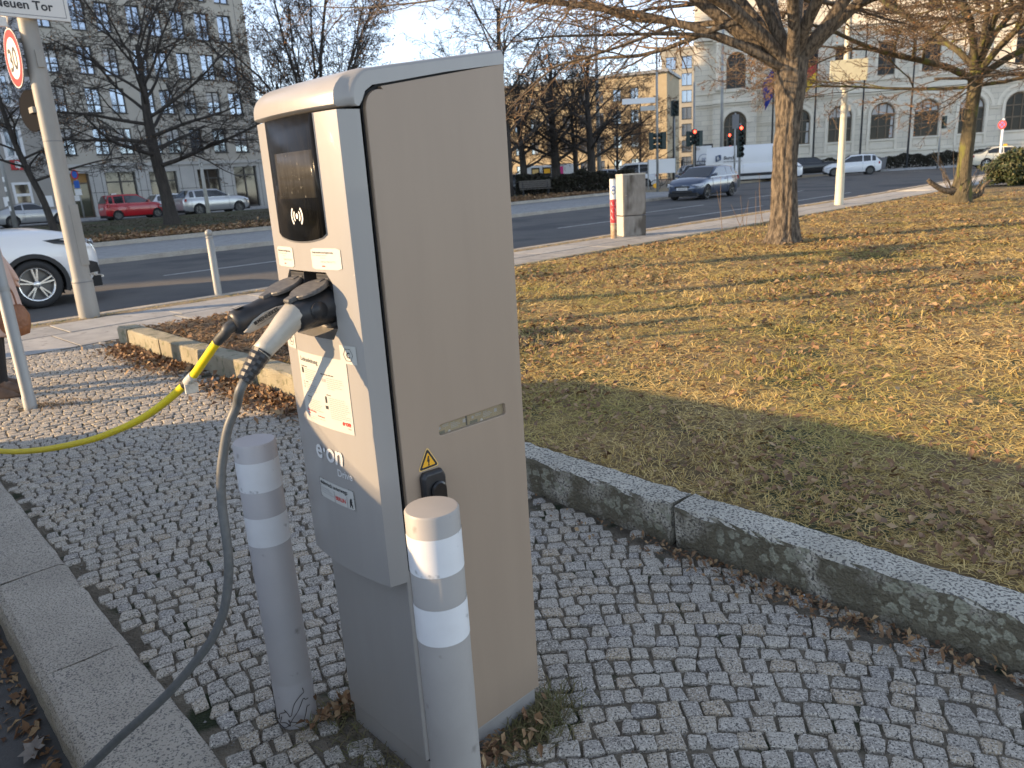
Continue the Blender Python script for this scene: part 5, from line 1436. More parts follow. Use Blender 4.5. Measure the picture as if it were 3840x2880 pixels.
def human(root, st, s=1.0, top=None, legs=None, skin=None, shoe=None, stride=.12):
    J = {'pelvis': ((0, 0, .95), (.13, .10)), 'waist': ((0, 0, 1.10), (.12, .095)), 'chest': ((.01, 0, 1.32), (.15, .11)), 'neck': ((.01, 0, 1.47), .06), 'head0': ((.03, 0, 1.56), .075), 'head': ((.035, 0, 1.66), (.085, .095)), 'crown': ((.03, 0, 1.73), .06)}
    E = [('pelvis', 'waist'), ('waist', 'chest'), ('chest', 'neck'), ('neck', 'head0'), ('head0', 'head'), ('head', 'crown')]
    for n, sg, st_ in (('r', -1, stride), ('l', 1, -stride)):
        J.update({n + 'hip': ((0, sg * .09, .88), .09), n + 'knee': ((st_ * .6 + .02, sg * .09, .48), .06), n + 'ankle': ((st_, sg * .09, .09), .042), n + 'toe': ((st_ + .15, sg * .10, .035), (.035, .03)),
                  n + 'sh': ((0, sg * .17, 1.40), .06), n + 'elb': ((-st_ * .5 - .02, sg * .22, 1.12), .043), n + 'wr': ((-st_ * .5 + .1, sg * .22, .90), .03), n + 'palm': ((-st_ * .5 + .12, sg * .22, .83), (.038, .018))})
        E += [('pelvis', n + 'hip'), (n + 'hip', n + 'knee'), (n + 'knee', n + 'ankle'), (n + 'ankle', n + 'toe'), ('chest', n + 'sh'), (n + 'sh', n + 'elb'), (n + 'elb', n + 'wr'), (n + 'wr', n + 'palm')]
        for f in range(4):
            k = n + 'f%d' % f; xo = -st_ * .5 + .12 + (f - 1.5) * .019
            J[k] = ((xo + .004, sg * .222, .76 - .008 * abs(f - 1.4)), .0085); E.append((n + 'palm', k))
        J[n + 'th'] = ((-st_ * .5 + .165, sg * .205, .80), .009); E.append((n + 'palm', n + 'th'))
    def pick(c):
        if c.z < .12: return 3
        if c.z < .96 and abs(c.y) < .18: return 1
        if c.z > 1.49 or (c.z < .88 and abs(c.y) > .17): return 2
        return 0
    me = skin_body(J, E, ([top, legs, skin, shoe], pick))
    b = link("body", me, root, scale=(s, s, s)); return b
m_skin = mat("skin", (.55, .36, .27), .5)
m_coat = mat("dusty_pink_coat", (.56, .40, .34), .85, col2=(.50, .36, .30), nscale=14, bump=.2)
m_leg = mat("black_leggings", (.012, .012, .013), .8)
m_boot = mat("brown_leather_boot", (.10, .065, .045), .6, col2=(.15, .10, .07), nscale=20)
m_bag = mat("brown_leather_bag", (.28, .12, .055), .5, col2=(.20, .08, .035), nscale=18, bump=.4)
m_hair = mat("dark_hair", (.05, .03, .02), .6)
def hair(root, m, z=0):
    mb = MB(); mb.lathe([(.095, 1.60 + z), (.108, 1.66 + z), (.10, 1.73 + z), (.07, 1.785 + z), (.0001, 1.80 + z)], 16, (.015, 0, 0), cap=False); mb.build("hair", m, root)
def face(root, m):
    mb = MB(); mb.loft([[(.118, -.012, 1.635), (.118, .012, 1.635), (.112, .006, 1.68), (.112, -.006, 1.68)], [(.142, -.008, 1.637), (.142, .008, 1.637), (.122, .004, 1.675), (.122, -.004, 1.675)]], 0, True, True); mb.build("nose", m, root)
    for s in (-1, 1):
        mb = MB(); mb.lathe([(.0001, 0), (.011, .002), (.0001, .006)], 10, (.108, s * .034, 1.675), axis='x', cap=False); mb.build("eye", m_ink, root)
pr = empty("person", (-3.70, 5.30, 0), R(12), "person in dusty pink coat and brown boots, cut by the left edge", "person")
human(pr, 0, 1.0, m_coat, m_leg, m_skin, m_boot, .04); hair(pr, m_hair); face(pr, m_skin)
mb = MB(); rings = []
for z, rx, ry, xo in ((.455, .235, .255, .0), (.47, .24, .26, 0), (.60, .225, .245, 0), (.80, .205, .225, 0), (1.0, .175, .195, 0), (1.15, .16, .185, .005), (1.35, .165, .215, .01), (1.44, .12, .17, .01), (1.49, .075, .08, .01)):
    rings.append([(xo + rx * math.cos(a) * (1 + .04 * math.sin(a * 5)), ry * math.sin(a) * (1 + .04 * math.sin(a * 7)), z) for a in np.linspace(0, 2 * math.pi, 24, endpoint=False)])
mb.loft(rings, 0, True, True); mb.build("coat", m_coat, pr)
for s, st_ in ((-1, -.08), (1, -.16)):
    mb = MB(); mb.loft([[(st_ * .75 + rx * math.cos(a) + xo, s * .095 + ry * math.sin(a), z) for a in np.linspace(0, 2 * math.pi, 16, endpoint=False)] for z, rx, ry, xo in ((.36, .068, .066, -.01), (.34, .070, .068, -.01), (.33, .066, .064, -.01), (.22, .060, .058, .0), (.12, .056, .054, .012), (.09, .075, .052, .035), (.05, .125, .052, .075), (.02, .135, .053, .08), (.0, .135, .053, .08))], 0, True, True)
    mb.build("boot", m_boot, pr)
mb = MB(); rings = []
for z, rx, ry in ((.50, .05, .02), (.52, .13, .05), (.60, .155, .062), (.70, .15, .058), (.78, .125, .045), (.81, .10, .02)):
    rings.append([(.02 + rx * math.cos(a) * (1 + .06 * math.sin(3 * a + z * 20)), ry * math.sin(a) * (1 + .15 * math.sin(5 * a + z * 30)), z) for a in np.linspace(0, 2 * math.pi, 24, endpoint=False)])
mb.loft(rings, 0, True, True)
mb.tube(smooth_path([(-.06, 0, .79), (-.05, 0, .95), (.0, .0, 1.03), (.07, 0, .95), (.09, 0, .79)], 4), .008, 6)
bag = mb.build("shoulder_bag", m_bag, None, (-3.475, 5.20, .08), R(35)); bag.scale = (.72, .72, .72); tag(bag, "crumpled brown leather bag hanging at the side of the pink coat", "bag")
p2_ = empty("person", (13.9, 55.2, float(terr(13.9, 55.2)) - .1), R(200), "person all in black standing at the crossing beside the poster stand", "person")
human(p2_, 0, 1.05, m_leg, m_leg, m_skin, m_leg, .08); hair(p2_, m_hair, .08)
# ------------------------------------------------------------------ street furniture
def G(x, y): return float(terr(x, y))
# tall signpost at the left
bx, by = -5.06, 9.03
t = empty("signpost", (bx, by, 0), R(45), "tall grey steel signpost with street name, speed limit and other signs, left of the column", "signpost")
mb = MB(); mb.lathe([(.116, -.1), (.113, .43), (.104, .455), (.101, .47), (.094, 4.2), (.09, 4.25), (.0001, 4.26)], 28, cap=False)
p = mb.build("pole", m_polegrey, t); p.modifiers.new("s", 'EDGE_SPLIT').split_angle = R(35)
mb = MB(); mb.lathe([(.099, 2.02), (.099, 2.03)], 24, cap=False); mb.lathe([(.117, .42), (.119, .425), (.117, .43)], 24, cap=False)
mb.build("pole_seam", m_signback, t, fix=False)
mb = MB(); mb.box(-.004, .09, -.108, -.092, .62, 1.32); mb.build("service_door", m_polegrey, t, bevel=.004)
def disc_face(mb, c, r0, r1, x, m):   # ring in the y,z plane
    n = 36
    if r0 <= 0: mb.add([(x, c[0] + r1 * math.cos(2 * math.pi * i / n), c[1] + r1 * math.sin(2 * math.pi * i / n)) for i in range(n)], [tuple(range(n))], m)
    else: mb.add([(x, c[0] + r * math.cos(2 * math.pi * i / n), c[1] + r * math.sin(2 * math.pi * i / n)) for r in (r0, r1) for i in range(n)], [(i, (i + 1) % n, n + (i + 1) % n, n + i) for i in range(n)], m)
# speed limit sign, faces down the street (local -x)
cy, cz = .19, 2.92
mb = MB(); mb.lathe([(.31, -.006), (.31, .006)], 36, (-.16, cy, cz), 0, axis='x')
disc_face(mb, (cy, cz), 0, .305, -.1665, 1); disc_face(mb, (cy, cz), .215, .295, -.1672, 2)
mb.text("30", .33, lambda a, b: (-.168, cy + .18 - a, cz - .12 + b), 3, bold=.006)
mb.build("speed_limit_sign", [m_signback, m_signwhite, m_signred, m_ink], t, fix=False)
# round sign seen from behind
cy2, cz2 = .0, 0.0
mb = MB(); mb.lathe([(.225, -.01), (.225, .008)], 36, (.0, cy2, cz2), 0, axis='x'); mb.xf(Matrix.Translation((-.10, .17, 2.37)) @ Matrix.Rotation(R(14), 4, 'Z')); mb.build("round_sign", m_signdark, t)
mb = MB(); disc_face(mb, (cy2, cz2), 0, .22, .0095, 0); mb.xf(Matrix.Translation((-.10, .17, 2.37)) @ Matrix.Rotation(R(14), 4, 'Z')); mb.build("round_sign_face", m_signblue, t, fix=False)
# diamond sign above the speed limit
mb = MB(); cz3 = 3.52
mb.loft([[(-.165, cy + a, cz3 + b) for a, b in ((-.3, 0), (0, -.3), (.3, 0), (0, .3))], [(-.155, cy + a, cz3 + b) for a, b in ((-.3, 0), (0, -.3), (.3, 0), (0, .3))]], 0, True, True, smooth=False)
for s0, s1, m in ((0, .255, 1), (.265, .285, 2)):
    o = [(-.1662, cy + a * s1, cz3 + b * s1) for a, b in ((-1, 0), (0, -1), (1, 0), (0, 1))]
    if s0 == 0: mb.add(o, [(0, 1, 2, 3)], 0)
    else: mb.add(o + [(-.1662, cy + a * s0, cz3 + b * s0) for a, b in ((-1, 0), (0, -1), (1, 0), (0, 1))], [(i, (i + 1) % 4, 4 + (i + 1) % 4, 4 + i) for i in range(4)], 2)
mb.build("diamond_sign", [m_signwhite, m_amber, m_ink], t, fix=False)
mb = MB(); mb.box(-.16, .11, .05, .09, 2.72, 2.80); mb.box(-.16, .11, .05, .09, 3.07, 3.11); mb.box(-.13, -.04, .02, .17, 2.34, 2.40)
mb.box(-.02, .05, -.115, -.06, 2.80, 2.98)
mb.build("sign_brackets", m_polegrey, t, fix=False)["kind"] = "stuff"
# street nameplate, parallel to the street
mb = MB(); mb.box(-1.75, .39, -.16, -.125, 3.285, 3.57, 0)
nf = lambda a, b: (-1.62 + a, -.1615, 3.425 + b)
mb.box(-1.72, .355, -.1608, -.1602, 3.312, 3.319, 1); mb.box(.348, .355, -.1608, -.1602, 3.312, 3.55, 1)
plate_ = mb.build("street_nameplate", [m_name, m_signback], t)
vs_, fs_ = text_geo("Am Neuen Tor", .125, bold=.0028)
wmax = max(v[0] for v in vs_)
mb = MB(); mb.add([(.235 - wmax + a, -.1622, 3.375 + b) for a, b in vs_], fs_, 0); mb.build("lettering", m_ink, plate_, fix=False)
mb = MB(); mb.box(-.62, -.24, -.155, -.12, 3.18, 3.275); mb.build("house_number_plate", m_name, t, bevel=.004)
# thin pole at the left edge
t = empty("thin_pole", (*POST_THIN, 0), 0, "thin grey steel pole in the cobbles near the left edge, rising out of the picture", "pole")
mb = MB(); mb.lathe([(.041, -.1), (.041, .085), (.038, .09), (.038, 3.1), (.0001, 3.11)], 22, cap=False); p = mb.build("pole", m_galv, t); p.modifiers.new("s", 'EDGE_SPLIT').split_angle = R(35)
mb = MB(); mb.lathe([(.0405, .80), (.041, .815), (.0405, .83)], 22, cap=False); mb.build("collar", m_galv, t)
# two unseen posts added left of the picture so their shadows streak the lawn
for (x, y, r0_, h, lab) in ((-8.2, 6.25, .12, 6.5, "tall grey post added left of the picture to streak the lawn with shadow"), (-6.1, 5.5, .085, 4.6, "grey post added left of the picture for a second shadow streak")):
    t = empty("added_tall_post" if h > 5 else "added_low_post", (x, y, 0), 0, lab, "lamp post" if h > 5 else "post")
    mb = MB(); mb.lathe([(r0_ * 1.15, -.1), (r0_ * 1.1, .8), (r0_, .85), (r0_ * .75, h), (.0001, h)], 20, cap=False); mb.build("pole", m_galv, t)
# ball-topped bollard by the street
t = empty("ball_bollard", (-3.97, 10.34, 0), 0, "slim grey bollard with a ball on top at the kerb of the street", "bollard")
mb = MB(); mb.lathe([(.05, -.05), (.047, .76), (.040, .765), (.040, .775), (.048, .782), (.048, .796), (.034, .80)], 22, cap=False); mb.build("shaft", m_galv, t)
mb = MB(); mb.lathe([(.03, .795)] + [(.049 * math.sin(a), .842 - .049 * math.cos(a)) for a in np.linspace(.6, 3.1, 12)] + [(.0001, .891)], 22, cap=False); mb.build("ball", m_galv, t)
# grey street cabinet and the pasted-over post beside it
t = empty("street_cabinet", (2.53, 15.88, 0), R(12), "dirty grey street cabinet standing on the footway", "cabinet")
h = 1.27
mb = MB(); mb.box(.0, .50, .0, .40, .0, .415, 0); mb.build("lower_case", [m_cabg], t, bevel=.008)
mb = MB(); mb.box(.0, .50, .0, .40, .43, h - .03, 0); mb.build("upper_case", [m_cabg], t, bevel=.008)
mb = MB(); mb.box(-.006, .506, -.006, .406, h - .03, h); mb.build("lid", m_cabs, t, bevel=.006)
mb = MB(); mb.box(-.004, .0, .004, .396, .01, .41); mb.box(-.004, .0, .004, .396, .435, h - .035); mb.build("sunlit_side_plate", m_cabs, t)  # thin plate carrying the lighter colour of the sunlit side
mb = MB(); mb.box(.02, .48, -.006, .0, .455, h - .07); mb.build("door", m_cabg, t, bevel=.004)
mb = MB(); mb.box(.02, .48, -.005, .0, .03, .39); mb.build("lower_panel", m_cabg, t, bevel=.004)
mb = MB(); mb.lathe([(.0001, 0), (.022, 0), (.022, .012), (.0001, .012)], 14, (.075, -.014, .83), axis='y', cap=False); mb.build("lock", m_signback, t)
t = empty("sticker_post", (2.30, 15.72, 0), R(45), "rusty white post pasted with a red and white bill left of the street cabinet", "post")
mb = MB(); mb.lathe([(.066, -.05), (.066, .30), (.0655, .30)], 18, m=0, cap=False); mb.lathe([(.066, .30), (.066, 1.19), (.0001, 1.19)], 18, m=1, cap=False); mb.build("post", [m_rust, m_cabs], t)
mb = MB()
def onpost(a, z, o=.0675): return (o * math.cos(a), o * math.sin(a), z)
aa = np.linspace(R(150), R(290), 14)
mb.add([onpost(a, z) for z in (.31, .78) for a in aa], [(i, i + 1, 15 + i, 14 + i) for i in range(13)], 0, True)
mb.add([onpost(a, z) for z in (.785, 1.18) for a in aa], [(i, i + 1, 15 + i, 14 + i) for i in range(13)], 1, True)
for zc in (.71, .565, .43): mb.add([onpost(R(222) + .055 / .0675 * math.cos(u), zc + .055 * math.sin(u), .0688) for u in np.linspace(0, 6.28, 17)[:-1]], [tuple(range(16))], 2)
for zc, r0_, m in ((1.0, .05, 3), (.93, .05, 4)): mb.add([onpost(R(225) + r / .0675 * math.cos(u), zc + r * math.sin(u), .0688) for r in (r0_ * .6, r0_) for u in np.linspace(0, 6.28, 17)[:-1]], [(i, (i + 1) % 16, 16 + (i + 1) % 16, 16 + i) for i in range(16)], m)
mb.build("pasted_bill", [m_signred, m_signwhite, m_signwhite, m_signblue, m_signback], t, fix=False)
# cream lamp column with a blank board
t = empty("lamp_column", (10.04, 22.7, 0), R(-8), "pale cream lamp column with a blank cream board, right of the big trunk", "lamp post")
mb = MB(); mb.lathe([(.125, -.05), (.118, .9), (.10, 1.2), (.085, 3.2), (.065, 7.5), (.0001, 7.5)], 24, cap=False); mb.build("column", m_polecream, t)
mb = MB(); mb.box(-.47, .55, -.13, -.10, 3.42, 4.0); mb.build("board", mat("cream_board", (.70, .68, .50), .6, col2=(.64, .62, .46), nscale=5), t, bevel=.01)
mb = MB(); mb.box(-.11, .11, -.11, .10, 3.22, 3.42); mb.box(.06, .16, -.06, .04, 2.62, 2.78); mb.build("fittings", m_label, t, fix=False)
# no-stopping sign far right
nx_, ny_ = 22.05, 34.0
t = empty("no_stopping_sign", (nx_, ny_, G(nx_, ny_)), R(25), "red no-stopping sign on a white post by the evergreen bush", "sign")
mb = MB(); mb.lathe([(.045, -.1), (.045, 2.5)], 12); mb.build("post", m_signwhite, t)
mb = MB(); mb.lathe([(.19, -.01), (.19, .01)], 28, (-.07, 0, 2.25), 0, axis='x'); disc_face(mb, (0, 2.25), 0, .186, -.081, 1); disc_face(mb, (0, 2.25), 0, .12, -.0815, 2)
for s in (-1, 1): mb.bar((-.083, -s * .10, 2.15), (-.083, s * .10, 2.35), .004, .045, 1)
mb.build("sign_plate", [m_signback, m_signred, m_signblue], t, fix=False)
# street signs and poles along the far side
t = empty("parking_sign", (-29.5, 54.6, G(-29.5, 54.6)), R(-20), "small post with a round no-stopping and blue parking sign before the grey house door", "sign")
mb = MB(); mb.lathe([(.05, 0), (.05, 3.3)], 10); mb.build("post", m_galv, t)
mb = MB(); mb.lathe([(.33, -.01), (.33, .01)], 24, (0, -.08, 3.0), 0, axis='y'); mb.lathe([(.0001, 0), (.25, 0)], 24, (0, -.1, 3.0), 1, axis='y', cap=False); mb.build("round_plate", [m_signred, m_signblue], t, fix=False)
mb = MB(); mb.box(-.24, .24, -.09, -.07, 2.08, 2.58); mb.build("parking_plate", m_signblue, t)
mb = MB(); mb.box(-.3, .3, -.09, -.07, 1.6, 2.02); mb.build("text_plate", m_signwhite, t)
t = empty("street_pole", (-26.0, 41.2, G(-26, 41.2)), 0, "sticker covered grey pole before the silver coupe", "pole")
mb = MB(); mb.lathe([(.12, 0), (.10, 3), (.08, 5.2)], 12); mb.build("pole", m_galv, t)
mb = MB()
for k in range(4): mb.box(-.05, .05, -.135, -.115, .9 + k * .5, 1.15 + k * .5)
mb.build("stickers", m_signwhite, t, fix=False)["kind"] = "stuff"
t = empty("young_tree_stake", (-17.2, 45.3, G(-17.2, 45.3)), 0, "pale slender post on the median before the silver SUV", "post")
mb = MB(); mb.lathe([(.12, 0), (.10, 1.6), (.09, 3.2)], 12); mb.build("post", m_cabs, t)
# traffic signals
def signal(name, x, y, h, heads, label, rz=0, pole=(.075, .06), extra=None, group="traffic signals at the crossing"):
    t = empty(name, (x, y, G(x, y) - .1), rz, label, "traffic light", group)
    mb = MB(); mb.lathe([(pole[0], 0), (pole[1], h)], 12); mb.build("pole", m_galv, t)
    for (dx, z, ang, lit) in heads:
        mb = MB(); mb.box(-.15, .15, -.16, .10, -.48, .48, 0)
        for k, zz in enumerate((.32, 0, -.32)):
            mb.lathe([(.125, -.30), (.13, -.16), (.115, -.16), (.11, -.30)], 14, (0, 0, zz), 0, axis='y', cap=False)
        mb.xf(Matrix.Translation((dx, 0, z)) @ Matrix.Rotation(ang, 4, 'Z'))
        hd = mb.build("signal_head", m_sigg, t, fix=False)
        for zz, on in ((.32, lit == 'r'), (0, False), (-.32, False)):
            mb = MB(); mb.lathe([(.0001, -.185), (.105, -.175)], 16, (0, 0, zz), 0, axis='y', cap=False)
            mb.xf(Matrix.Translation((dx, 0, z)) @ Matrix.Rotation(ang, 4, 'Z'))
            mb.build("lens", m_redled if on else m_paned, hd, fix=False)
    return t
t = signal("traffic_light", 9.3, 45.5, 8.5, [(-.38, 2.9, R(80), ''), (.38, 2.9, R(-80), '')], "tall traffic light mast with a street nameplate beside the bare trees")
mb = MB(); mb.box(-2.0, -.1, -.04, .04, 5.0, 5.3); mb.build("street_nameplate", m_signwhite, t); mb = MB(); mb.box(-.95, -.1, -.04, .04, 4.6, 4.85); mb.build("number_plate", m_label, t)
t = signal("traffic_light", 13.0, 51.7, 6.6, [(0, 3.2, 0, 'r'), (-.42, 3.1, R(75), ''), (.42, 3.1, R(-75), '')], "traffic light with three heads and a red lamp left of the poster stand")
signal("traffic_light", 14.75, 47.5, 3.7, [(0, 3.1, 0, 'r'), (0, 2.2, R(15), '')], "single red traffic light before the delivery van", rz=R(0))
signal("traffic_light", 18.8, 63.5, 3.6, [(0, 3.3, 0, 'r')], "red traffic light showing just above the delivery van roof")
signal("traffic_light", 35.8, 63.0, 4.4, [(.25, 3.6, R(-70), '')], "traffic light seen from the side right of the second tree")
t = empty("signal_mast", (14.0, 62.0, G(14, 62)), 0, "slim black mast before the pale concrete building", "mast")
mb = MB(); mb.lathe([(.11, 0), (.09, 5.6)], 10); mb.build("pole", m_iron, t)
t = empty("overhead_signal", (13.6, 60.0, G(13.6, 60)), 0, "dark overhead traffic light on a thin pole before the pale concrete building", "traffic light")
mb = MB(); mb.lathe([(.06, 0), (.05, 6.2)], 10); mb.build("pole", m_galv, t)
mb = MB(); mb.box(-.3, .3, -.2, .1, 5.0, 6.1)
for k in range(3): mb.lathe([(.15, -.45), (.16, -.2)], 12, (0, 0, 5.2 + k * .35), axis='y', cap=False)
mb.build("signal_head", m_sigg, t, fix=False)
t = empty("sign_pole", (14.35, 47.2, G(14.35, 47.2)), 0, "thin grey pole with a small plate beside the single red light", "pole")
mb = MB(); mb.lathe([(.06, 0), (.05, 4.2)], 10); mb.build("pole", m_galv, t); mb = MB(); mb.box(-.2, .2, -.08, -.06, 3.3, 4.1); mb.build("plate", m_signback, t)
for x, y, h, lab, m in ((19.5, 68.0, 13.5, "tall grey lamp mast rising before the museum's arched doorway", m_galv), (7.5, 58.0, 14, "pale grey lamp mast between the bare trees", m_galv)):
    t = empty("lamp_mast", (x, y, G(x, y)), 0, lab, "lamp post")
    mb = MB(); mb.lathe([(.17, 0), (.12, h * .5), (.09, h)], 12); mb.build("pole", m, t)
# poster stand
t = empty("poster_stand", (16.9, 64.0, G(16.9, 64)), R(-8), "black framed poster stand with a white poster left of the delivery van", "poster stand")
mb = MB(); mb.box(-.72, .72, -.12, .12, .6, 2.95); mb.build("frame", m_iron, t, bevel=.03)
mb = MB(); mb.box(-.25, .25, -.1, .1, 0, .6); mb.build("foot", m_iron, t)
mb = MB(); mb.box(-.62, .62, -.13, -.12, .75, 2.82, 0)
c0 = (0, 1.75); n = 28
mb.add([(r * math.cos(2 * math.pi * i / n), -.132, c0[1] + r * math.sin(2 * math.pi * i / n)) for r in (.40, .44) for i in range(n)], [(i, (i + 1) % n, n + (i + 1) % n, n + i) for i in range(n)], 1)
for k in range(3): mb.box(-.18, .18 - k * .07, -.1325, -.132, 1.82 - k * .1, 1.87 - k * .1, 1)
mb.build("poster", [m_signwhite, mat("slate_print", (.15, .18, .30), .5)], t, fix=False)
# litter bin before the museum hedge
t = empty("litter_bin", (32.9, 66.7, G(32.9, 66.7)), H16, "dark grey litter bin behind the white hatchback", "bin")
mb = MB(); mb.loft([[(s * .85 * x, s * .85 * y, z) for x, y in ((-.5, -.45), (.5, -.45), (.5, .45), (-.5, .45))] for s, z in ((.85, .1), (1, .95))], 0, True, True, smooth=False); mb.build("body", m_signback, t)
mb = MB(); mb.box(-.47, .47, -.43, .43, .96, 1.05); mb.build("lid", m_signback, t, bevel=.02)
# bench before the far hedge
bx, by = 2.1, 46.0
t = empty("bench", (bx, by, G(bx, by) + .05), R(4), "dark wooden slatted bench before the far hedge", "bench")
for k in range(4): mb = MB(); mb.box(-.95, .95, -.42 + k * .12, -.32 + k * .12, .43, .47); mb.build("seat_slat", m_wood, t)
for k in range(4): mb = MB(); mb.bar((-.95, .10 + k * .03, .56 + k * .11), (.95, .10 + k * .03, .56 + k * .11), .03, .09); mb.build("back_slat", m_wood, t)
for s in (-1, 1):
    mb = MB(); mb.bar((s * .75, -.38, .42), (s * .75, .10, .42), .05, .05); mb.bar((s * .75, -.35, .42), (s * .75, -.45, 0), .05, .05); mb.bar((s * .75, .08, .42), (s * .75, .16, 0), .05, .05); mb.bar((s * .75, .06, .42), (s * .75, .22, .95), .05, .05)
    mb.build("leg", m_iron, t, fix=False)

# ------------------------------------------------------------------ bare trees
class Tree:
    def __init__(s, seed): s.r = random.Random(seed); s.polys = []; s.tips = []
    def grow(s, p, d, L, rad, lvl, spec):
        r_ = s.r; nseg = spec['seg'][lvl]; pts = [p.copy()]; rads = [rad]; d = d.normalized()
        wig = spec['wig'][lvl]
        for i in range(nseg):
            d = d + Vector((r_.gauss(0, wig), r_.gauss(0, wig), r_.gauss(0, wig * .8)))
            tz = spec['tropz'][lvl]
            d.z += (tz - d.z) * spec['trop'][lvl]
            d.normalize()
            p = p + d * (L / nseg)
            pts.append(p.copy()); rads.append(rad * (1 - (1 - spec['taper'][lvl]) * (i + 1) / nseg))
        s.polys.append((lvl, pts, rads))
        if lvl + 1 >= spec['levels']:
            s.tips.append((pts[-1], d)); return
        nc = spec['kids'][lvl]; nc = max(1, int(nc * r_.uniform(.75, 1.25)))
        for k in range(nc):
            t = spec['from'][lvl] + (1 - spec['from'][lvl]) * ((k + r_.random()) / nc)
            f = t * nseg; i = min(int(f), nseg - 1); q = pts[i].lerp(pts[i + 1], f - i)
            dd = (pts[i + 1] - pts[i]).normalized()
            ang = R(r_.uniform(*spec['ang'][lvl])); az = r_.uniform(0, 2 * math.pi)
            a = dd.cross(Vector((0, 0, 1)));  a = a.normalized() if a.length > .05 else Vector((1, 0, 0))
            b = dd.cross(a)
            nd = dd * math.cos(ang) + (a * math.cos(az) + b * math.sin(az)) * math.sin(ang)
            nd.z = nd.z * spec['zs'][lvl]
            s.grow(q, nd, L * spec['lr'][lvl] * r_.uniform(.65, 1.15) * (1 - .35 * t), max(rads[i] * spec['rr'][lvl], spec['rmin']), lvl + 1, spec)
def tubes_np(polys, sides):
    """all branches with the same number of points in one go"""
    Vs, Fs, off = [], [], 0
    groups = {}
    for lvl, pts, rads in polys: groups.setdefault((len(pts), sides[lvl]), []).append((pts, rads))
    for (k, n), L_ in groups.items():
        Pn = np.array([[tuple(p) for p in a] for a, _ in L_]); Rn = np.array([b for _, b in L_])
        D = np.empty_like(Pn); D[:, 1:-1] = Pn[:, 2:] - Pn[:, :-2]; D[:, 0] = Pn[:, 1] - Pn[:, 0]; D[:, -1] = Pn[:, -1] - Pn[:, -2]
        D /= np.linalg.norm(D, axis=2, keepdims=True) + 1e-9
        ref = np.where(np.abs(D[:, :, 2:3]) > .9, np.array([1., 0, 0]), np.array([0, 0, 1.]))
        X = np.cross(D, ref); X /= np.linalg.norm(X, axis=2, keepdims=True) + 1e-9
        Y = np.cross(D, X)
        an = 2 * np.pi * np.arange(n) / n
        V = Pn[:, :, None, :] + Rn[:, :, None, None] * (X[:, :, None, :] * np.cos(an)[None, None, :, None] + Y[:, :, None, :] * np.sin(an)[None, None, :, None])
        B = len(L_); Vs.append(V.reshape(-1, 3))
        base = np.arange(B)[:, None, None] * (k * n) + np.arange(k - 1)[None, :, None] * n
        j = np.arange(n)[None, None, :]; j2 = (j + 1) % n
        F = np.stack([base + j, base + j2, base + n + j2, base + n + j], -1).reshape(-1, 4) + off
        Fs.append(F); off += B * k * n
    return np.concatenate(Vs), np.concatenate(Fs)
def trunk_mesh(pts, rads, sides, m, ridges=.0, seed=1, flare=0.0):
    r_ = random.Random(seed); ph = [r_.uniform(0, 6.28) for _ in range(6)]
    mb = MB(); rings = []
    path = smooth_path(pts, 6); n = len(path)
    for i, p in enumerate(path):
        t = i / (n - 1); f = t * (len(rads) - 1); a = int(min(f, len(rads) - 2)); rr = rads[a] + (rads[a + 1] - rads[a]) * (f - a)
        ring = []
        for j in range(sides):
            an = 2 * math.pi * j / sides
            k = 1 + ridges * (.5 * math.sin(9 * an + ph[0] + 3 * t) + .4 * math.sin(15 * an + ph[1] - 5 * t + math.sin(t * 14)) + .5 * math.sin(3 * an + ph[2] + 2 * t)) + r_.uniform(-.5, .5) * ridges
            k += flare * max(0, 1 - t * 7) ** 2 * (1 + .5 * math.sin(4 * an + ph[3]))
            ring.append((p.x + rr * k * math.cos(an), p.y + rr * k * math.sin(an), p.z))
        rings.append(ring)
    mb.loft(rings, 0, True, True)
    return mb.mesh("trunk", m)
def tree_leaves(tips, n_prob, size, seed):
    g = np.random.default_rng(seed); T = np.array([tuple(t[0]) for t in tips]); k = g.random(len(T)) < n_prob
    T = np.repeat(T[k], 4, 0); T = T + g.normal(0, size * .9, T.shape); T[:, 2] -= size * .7
    n = len(T); a = g.normal(0, 1, (n, 3)); a[:, 2] -= .7; a /= np.linalg.norm(a, axis=1, keepdims=True)
    b = np.cross(a, g.normal(0, 1, (n, 3))); b /= np.linalg.norm(b, axis=1, keepdims=True) + 1e-9
    s = (size * g.uniform(.6, 1.3, n))[:, None]
    V = np.stack([T, T + a * s * .5 + b * s * .32, T + a * s, T + a * s * .5 - b * s * .28], 1).reshape(-1, 3)
    i = np.arange(n)[:, None] * 4
    return np_mesh("withered_leaves", V, np.concatenate([i + np.array([[0, 1, 2]]), i + np.array([[0, 2, 3]])], 0), m_treeleaf, smooth=False)
